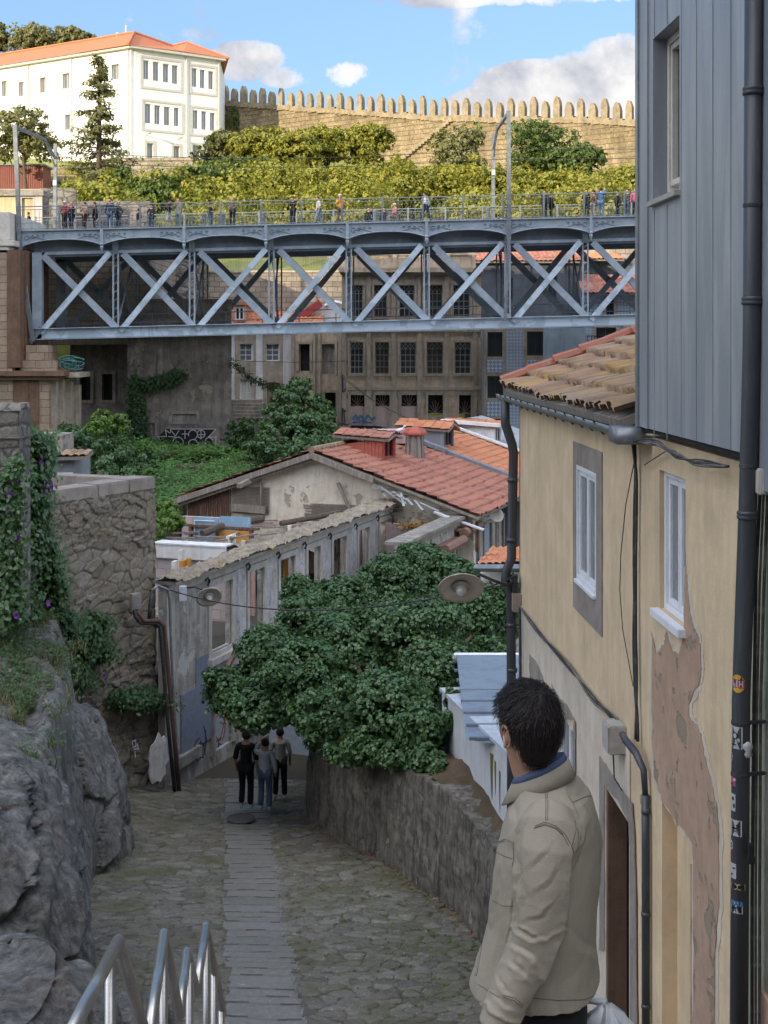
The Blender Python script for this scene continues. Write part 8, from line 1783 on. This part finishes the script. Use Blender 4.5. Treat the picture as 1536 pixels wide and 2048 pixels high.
for pts in ([(997, 1686), (1010, 1681), (1030, 1689)], [(1068, 1655), (1090, 1647), (1112, 1655), (1128, 1670)], [(998, 1640), (985, 1700), (973, 1790), (963, 1880), (949, 1960)]): seamline(pts, .0014, light)
def flap(poly, m, name, d=.004, th=.003):
    pts = [onj(x, y, d) for x, y in poly]
    if all(pts): b = MB(); b.prism(pts, V((0, -th, 0))); return b.build(name, m, jk, bevel=.001)
flap([(996, 1684), (1012, 1678), (1031, 1687), (1029, 1716), (1012, 1713), (994, 1705)], jm, 'pocket_flap')
b = MB(); c = onj(1170, 1613, .004)
if c: b.tube([c+V((math.cos(a)*.006, -.001, math.sin(a)*.008)) for a in np.linspace(0, 6.0, 10)], .0015, 5); b.build('hanger_loop', light, jk)
# cuff, hem band, collar
# shirt and collar
def collar(name, cx, cy, z0, rf, rl, drop, flare, tilt, m, th=.003, a0=-166, a1=166, thick=0.0, parent=None, pointy=0.):
    b = MB(); R1 = []; n_ = 60
    for k in range(n_+1):
        an = R(180+a0+(a1-a0)*k/n_) ; fr_ = math.cos(an); ll = math.sin(an); e_ = min(k, n_-k)/n_; pt_ = pointy*max(0, 1-e_*7)
        top = V((cx, cy, z0))+f_*(fr_*rf)+l_*(ll*rl)+V((0, 0, -tilt*(fr_+1)/2)); dirv = (f_*fr_+l_*ll)
        mid = top+dirv*flare*.45+V((0, 0, .006)); low = top+dirv*(flare+pt_*.5)+V((0, 0, -drop-pt_)); low2 = low-dirv*th*2-V((0, 0, -.002))
        R1.append([top-dirv*.004-V((0, 0, .035)), top, top+dirv*flare*.28-V((0, 0, .004)), low, low-dirv*.004-V((0, 0, .001)), top+dirv*flare*.22-V((0, 0, .010)), top-dirv*.007-V((0, 0, .03))])
    b.loft(R1, True, True); return b.build(name, m, parent or jk, True)
collar('collar', .443, 3.865, -1.165, .074, .066, .046, .026, .072, jm, pointy=.024)
b = MB(); 
sh = cloth((.08, .115, .20)); collar('shirt_collar', .440, 3.865, -1.150, .070, .062, .02, .010, .072, sh, parent=man)
# body: neck, head, hands (one mesh), hair
hc = V((.408, 3.845, -1.080)); ff = V((-.56, .83, 0)); fl = V((-.83, -.56, 0))
nth, nph = 64, 48; vs = []; 
for i in range(nph+1):
    ph_ = math.pi*i/nph; z = -math.cos(ph_); rr = math.sin(ph_)
    for k in range(nth):
        th_ = 2*math.pi*k/nth; ct, st = math.cos(th_), math.sin(th_)
        jaw = max(0, -z-.1); x = ct*rr*(.096-.012*jaw*(ct > 0)-.03*jaw*(ct < 0)); y = st*rr*(.074-.026*jaw*(1 if ct > -.2 else .2)); zz_ = z*.118
        if ct > .75: 
            x += .020*math.exp(-((zz_+.012)/.022)**2)*max(0, 1-abs(st)*4.2)*rr          # nose
            x += .006*math.exp(-((zz_+.055)/.010)**2)*max(0, 1-abs(st)*2.4)*rr           # lips
            x += .006*math.exp(-((zz_+.095)/.018)**2)*max(0, 1-abs(st)*2.)               # chin
            x += .004*math.exp(-((zz_-.03)/.012)**2)*rr                                  # brow
        if .3 < abs(st) < .55 and ct > .6: x -= .008*math.exp(-((zz_-.008)/.014)**2)     # eye sockets
        x += .006*max(0, -z)*(ct > 0)
        vs.append(hc+ff*x+fl*y+V((0, 0, zz_)))
b = MB(); b.loft([vs[i*nth:(i+1)*nth] for i in range(nph+1)])
b.tube([mx(1052, 1490, 3.87), mx(1062, 1530, 3.875), mx(1078, 1568, 3.87), mx(1090, 1600, 3.87)], [.058, .058, .062, .080], 24)
# hidden torso and legs keep the figure whole
TB = [mx(1092, 1610, 3.87), mx(1092, 1750, 3.87), mx(1088, 1960, 3.87), mx(1086, 2040, 3.87)]; b.tube(TB, [.085, .11, .09, .09], 20)
fz_ = lambda px, D, z: V(((px-768)/F*3.87, D, z))
for dpx, D in ((1085, 3.79), (1095, 3.96)): b.tube([V(((dpx-768)/F*3.87, D, -1.90)), V(((dpx-768)/F*3.87-.03, D, -2.27)), V(((dpx-768)/F*3.87+.0, D, -2.66))], [.07, .052, .04], 16)
for s_, pth in ((0, sl_), (1, sr)): b.tube([mx(*p) for p, r in pth], [r*.55 for p, r in pth], 14)
# left hand below the cuff: palm and five curled fingers
w0 = mx(985, 2066, 3.61); hd_ = V((-.25, .02, -.97)).normalized(); sd = V((-.75, -.3, .1)).normalized(); pn = hd_.cross(sd).normalized()
b.loft([[w0+hd_*(.010+.085*i/5)+sd*math.cos(a)*(.026+.016*math.sin(min(i/3, 1)*1.5))+pn*math.sin(a)*.014 for a in np.linspace(0, 2*math.pi, 16, endpoint=False)] for i in range(6)])
b.tube([mx(992, 2050, 3.615), w0+hd_*.02], [.027, .026], 14)
for i, L_ in enumerate((.072, .080, .075, .060)):
    o0 = w0+hd_*.088+sd*(.030-.02*i); c_ = .5+.12*i; pts = [o0, o0+hd_*L_*.45+pn*L_*.10*c_, o0+hd_*L_*.75+pn*L_*.36*c_, o0+hd_*L_*.86+pn*L_*.62*c_]; b.tube(pts, [.0098, .0090, .0084, .0066], 10)
o0 = w0+hd_*.030+sd*.034; b.tube([o0-sd*.01, o0+hd_*.028+sd*.020+pn*.008, o0+hd_*.055+sd*.022+pn*.020, o0+hd_*.072+sd*.018+pn*.030], [.014, .0115, .0105, .008], 10)
sk_ = paint('tanned_skin', (.36, .205, .14), (.30, .165, .11), .5, 14, 0, .4, .12)
me = bpy.data.meshes.new('body'); me.from_pydata(b.v, [], b.f); o = bpy.data.objects.new('bt', me); C.objects.link(o)
bm = bmesh.new(); bm.from_mesh(me); bmesh.ops.recalc_face_normals(bm, faces=bm.faces[:]); bm.to_mesh(me); bm.free()
rm = o.modifiers.new('r', 'REMESH'); rm.mode = 'VOXEL'; rm.voxel_size = .0035; smm = o.modifiers.new('s', 'SMOOTH'); smm.factor = .5; smm.iterations = 3
bpy.context.view_layer.update(); me2 = bpy.data.meshes.new_from_object(o.evaluated_get(bpy.context.evaluated_depsgraph_get())); bpy.data.objects.remove(o); me2.name = 'body'; uvs(me2); me2.materials.clear(); body = link('body', me2, sk_, man, smooth=True)
for s in (1, -1):
    e0 = hc+fl*.075*s-ff*.004+V((0, 0, -.008)); up_ = V((0, 0, 1)); b = MB()
    b.tube([e0+up_*.030*math.sin(a)-ff*.017*math.cos(a)*.9+fl*s*(.010+.006*math.sin(a)) for a in np.linspace(-1.9, 2.6, 16)], [.0045]*16, 8); b.ball(e0+fl*s*.003, (.012, .012, .024), 10, 8); b.ball(e0+fl*s*.008-up_*.026+ff*.006, (.006, .006, .009), 8, 6); b.build('ear', sk_, man, True)
    b = MB(); b.ball(hc+ff*.080+fl*.030*s+V((0, 0, .008)), .012, 12, 8); b.build('eye', G['white'], man, True)
# earphone
b = MB(); b.ball(hc+fl*.082-V((0, 0, .012))+ff*.004, .006, 8, 6); b.tube([hc+fl*.084-V((0, 0, .014))+ff*.004, hc+fl*.082-V((0, 0, .032))+ff*.008], .003, 6); b.build('earphone', G['white'], man, True)
# hair: cap surface plus strands
hm, t, ob, uv = mat('dark_hair'); fin(t, MX(t, RP(t, NZ(t, MP(t, ob, (60, 60, 12)), 2, 5, .7), ((.35, 0.), (.7, 1.))), (.005, .0045, .006), (.022, .015, .012)), .5, NZ(t, MP(t, ob, (120, 120, 25)), 2, 4), .003, .7, 0., .2)
def hairr(ct, st, z):
    """hair radius offsets in head frame; ct>0 is the face side"""
    side = abs(st)
    rx, ry, rz = .104, .088, .124
    return rx, ry, rz
H_ = []; nph2, nth2 = 50, 80; rings2 = []
for i in range(nph2+1):
    tt_ = i/nph2; ring_ = []
    for k in range(nth2):
        th_ = 2*math.pi*k/nth2; ct, st = math.cos(th_), math.sin(th_)
        # lower limit of the hair: forehead high, sides above the ear, nape low
        lowb = -.100; lowf = .062; k1 = .5-.5*ct; k1 = k1*k1*(3-2*k1); low = lowf+(lowb-lowf)*min(1, k1*1.08); 
        low += .028*math.exp(-((abs(st)-1)/.22)**2)*(ct > -.45)*(k1 > .3)
        low = max(low, -.098); phm = math.acos(max(-1, min(1, -low/.128))); ph_ = math.pi-(math.pi-phm)*(tt_); z = -math.cos(ph_); rr = math.sin(ph_)
        vol = .0+.014*max(0, z)*max(0, ct+.4)+.010*max(0, z); taper = 1-.0*tt_
        rx = .1055+vol; ry = .0895+.5*vol; e = .0105*(1-tt_**5); x = ct*rr*(rx-.0105+e-.018*max(0, -z-.1)); y = st*rr*(ry-.0105+e-.012*max(0, -z-.1)); zz_ = z*.127
        pnt = V((x, y, zz_)); nn = fbm(x*34, y*34, zz_*22, 3, 300)*.010+fbm(x*90, y*90, zz_*30, 2, 301)*.006
        pnt = pnt*(1+float(nn)*8)
        ring_.append(hc+ff*(pnt.x-.004)+fl*pnt.y+V((0, 0, pnt.z+.004)))
    rings2.append(ring_)
b = MB(); b.loft(rings2, False); hr0 = b.build('hair', hm, man, True)
q = random.Random(9); B3 = MB()
for k in range(3400):
    i = int(nph2*q.random()**1.0*.99); j = q.randrange(nth2); p0 = rings2[i][j]; d0 = (p0-hc); nrm = V((d0.dot(ff)/.011, d0.dot(fl)/.008, d0.z/.015)); nrm = (ff*nrm.x+fl*nrm.y+V((0, 0, nrm.z))).normalized()
    crown = hc-ff*.045+V((0, 0, .105)); away = (p0-crown); away = away-nrm*away.dot(nrm); away = away.normalized() if away.length > .001 else fl
    if d0.z < .02: away = (away*.5+V((0, 0, -1))).normalized()
    sw = nrm.cross(away); away = (away+sw*q.uniform(-.3, .3)+(fl*.2 if d0.z > .05 else V((0, 0, 0)))).normalized(); L_ = q.uniform(.018, .048)*(1 if d0.z > -.03 else .5); lift = q.uniform(.0, .22)*(1 if d0.z > .04 else .35)
    w_ = q.uniform(.0006, .0016); sd_ = nrm.cross(away)*w_; p1 = p0+nrm*.002
    a1 = p1+away*L_*.5+nrm*(L_*lift); a2 = p1+away*L_-nrm*(L_*.22)+nrm*(L_*lift)
    B3.add([p1-sd_, p1+sd_, a1+sd_*.8, a1-sd_*.8, a2], [(0, 1, 2, 3), (3, 2, 4)])
B3.build('hair_strands', hm, man, False, raw=True)
# trousers, shoes, bag
b = MB(); b.loft([ringp(.447, z, a, bf, bb) for z, a, bf, bb in ((-1.80, .17, .125, .12), (-1.90, .175, .13, .125), (-1.99, .17, .125, .12))])
for dpx, D in ((1085, 3.79), (1110, 3.96)): X0 = (dpx-768)/F*3.87; b.tube([V((X0, D, -1.92)), V((X0-.03, D, -2.27)), V((X0, D, -2.64))], [.105, .075, .062], 18)
b.build('trousers', cloth((.012, .012, .014)), man, True)
for dpx, D in ((1085, 3.79), (1110, 3.96)):
    c = V(((dpx-768)/F*3.87, D, -2.745)); b = MB(); b.loft([[c+f_*dx+l_*math.cos(a)*w_+V((0, 0, max(0, math.sin(a)+.1)*hh)) for a in np.linspace(0, 2*math.pi, 14, endpoint=False)] for dx, w_, hh in ((-.10, .02, .05), (-.07, .04, .09), (.0, .042, .09), (.08, .046, .06), (.16, .042, .045), (.19, .015, .02))]); b.build('shoe', cloth((.08, .06, .05)), man, True)
c0 = mx(1212, 2012, 4.0); q = random.Random(6); b = MB(); rg = []
for i, (r_, dz) in enumerate(((.012, .0), (.045, -.03), (.085, -.08), (.11, -.16), (.115, -.26), (.10, -.33), (.03, -.36))):
    rg.append([c0+V((math.cos(a)*r_*(1+.22*math.sin(a*5+i*1.3)+.12*math.sin(a*9-i)), math.sin(a)*r_*.7, dz+.012*math.sin(a*7+i))) for a in np.linspace(0, 2*math.pi, 40, endpoint=False)])
b.loft(rg); b.tube([mx(1150, 1998, 4.06), c0+V((0, 0, .01))], [.006, .012], 8)
tag(rebase(b.build('plastic_bag', flat('white_polythene', (.50, .52, .54), .35, 20, 0, .6), None, True)), 'crumpled white plastic bag carried beside the man at his hip', 'bag')
# split meshes whose pieces stand apart into one part each
SPLIT = {'window_surround', 'plaster_panel', 'rain_pipe', 'roof_vent', 'wall_lamp', 'end_post', 'iron_hooks', 'pilaster', 'stone_trim', 'exposed_laths', 'broken_beam', 'rolled_awning', 'eye', 'strap', 'clip', 'collar', 'joint_collar', 'fallen_beam', 'bearing_block', 'door_surround', 'wall_plate', 'blocked_opening', 'stone_band', 'broken_laths', 'trim', 'scratches'}
for o in [o for o in list(C.objects) if o.type == 'MESH' and o.name.split('.')[0] in SPLIT and o.parent is not None]:
    me = o.data; n = len(me.vertices)
    if n == 0 or n > 9000: continue
    par = list(range(n))
    def fnd(a):
        while par[a] != a: par[a] = par[par[a]]; a = par[a]
        return a
    for e in me.edges:
        a, c = fnd(e.vertices[0]), fnd(e.vertices[1])
        if a != c: par[a] = c
    isl = {}
    for v in me.vertices: isl.setdefault(fnd(v.index), []).append(v.co.copy())
    ks = list(isl); bb = {k: (V([min(p[i] for p in isl[k]) for i in range(3)])-V((.03,)*3), V([max(p[i] for p in isl[k]) for i in range(3)])+V((.03,)*3)) for k in ks}
    if len(ks) < 2 or len(ks) > 400: continue
    gp_ = {k: k for k in ks}
    def g2(a):
        while gp_[a] != a: a = gp_[a]
        return a
    for i, a in enumerate(ks):
        for c in ks[i+1:]:
            if g2(a) != g2(c) and all(bb[a][0][j] <= bb[c][1][j] and bb[c][0][j] <= bb[a][1][j] for j in range(3)): gp_[g2(a)] = g2(c)
    grp = sorted({g2(k) for k in ks})
    if not 2 <= len(grp) <= 40: continue
    kids = list(o.children); first = True
    for gk in grp:
        bm = bmesh.new(); bm.from_mesh(me); bm.verts.ensure_lookup_table()
        bmesh.ops.delete(bm, geom=[v for v in bm.verts if g2(fnd(v.index)) != gk], context='VERTS')
        m2 = bpy.data.meshes.new(o.name.split('.')[0]); bm.to_mesh(m2); bm.free(); 
        for m_ in me.materials: m2.materials.append(m_)
        c = o.copy(); c.data = m2; C.objects.link(c); c.parent = o.parent
        if first:
            for kd in kids: kd.parent = c
            first = False
    bpy.data.objects.remove(o)
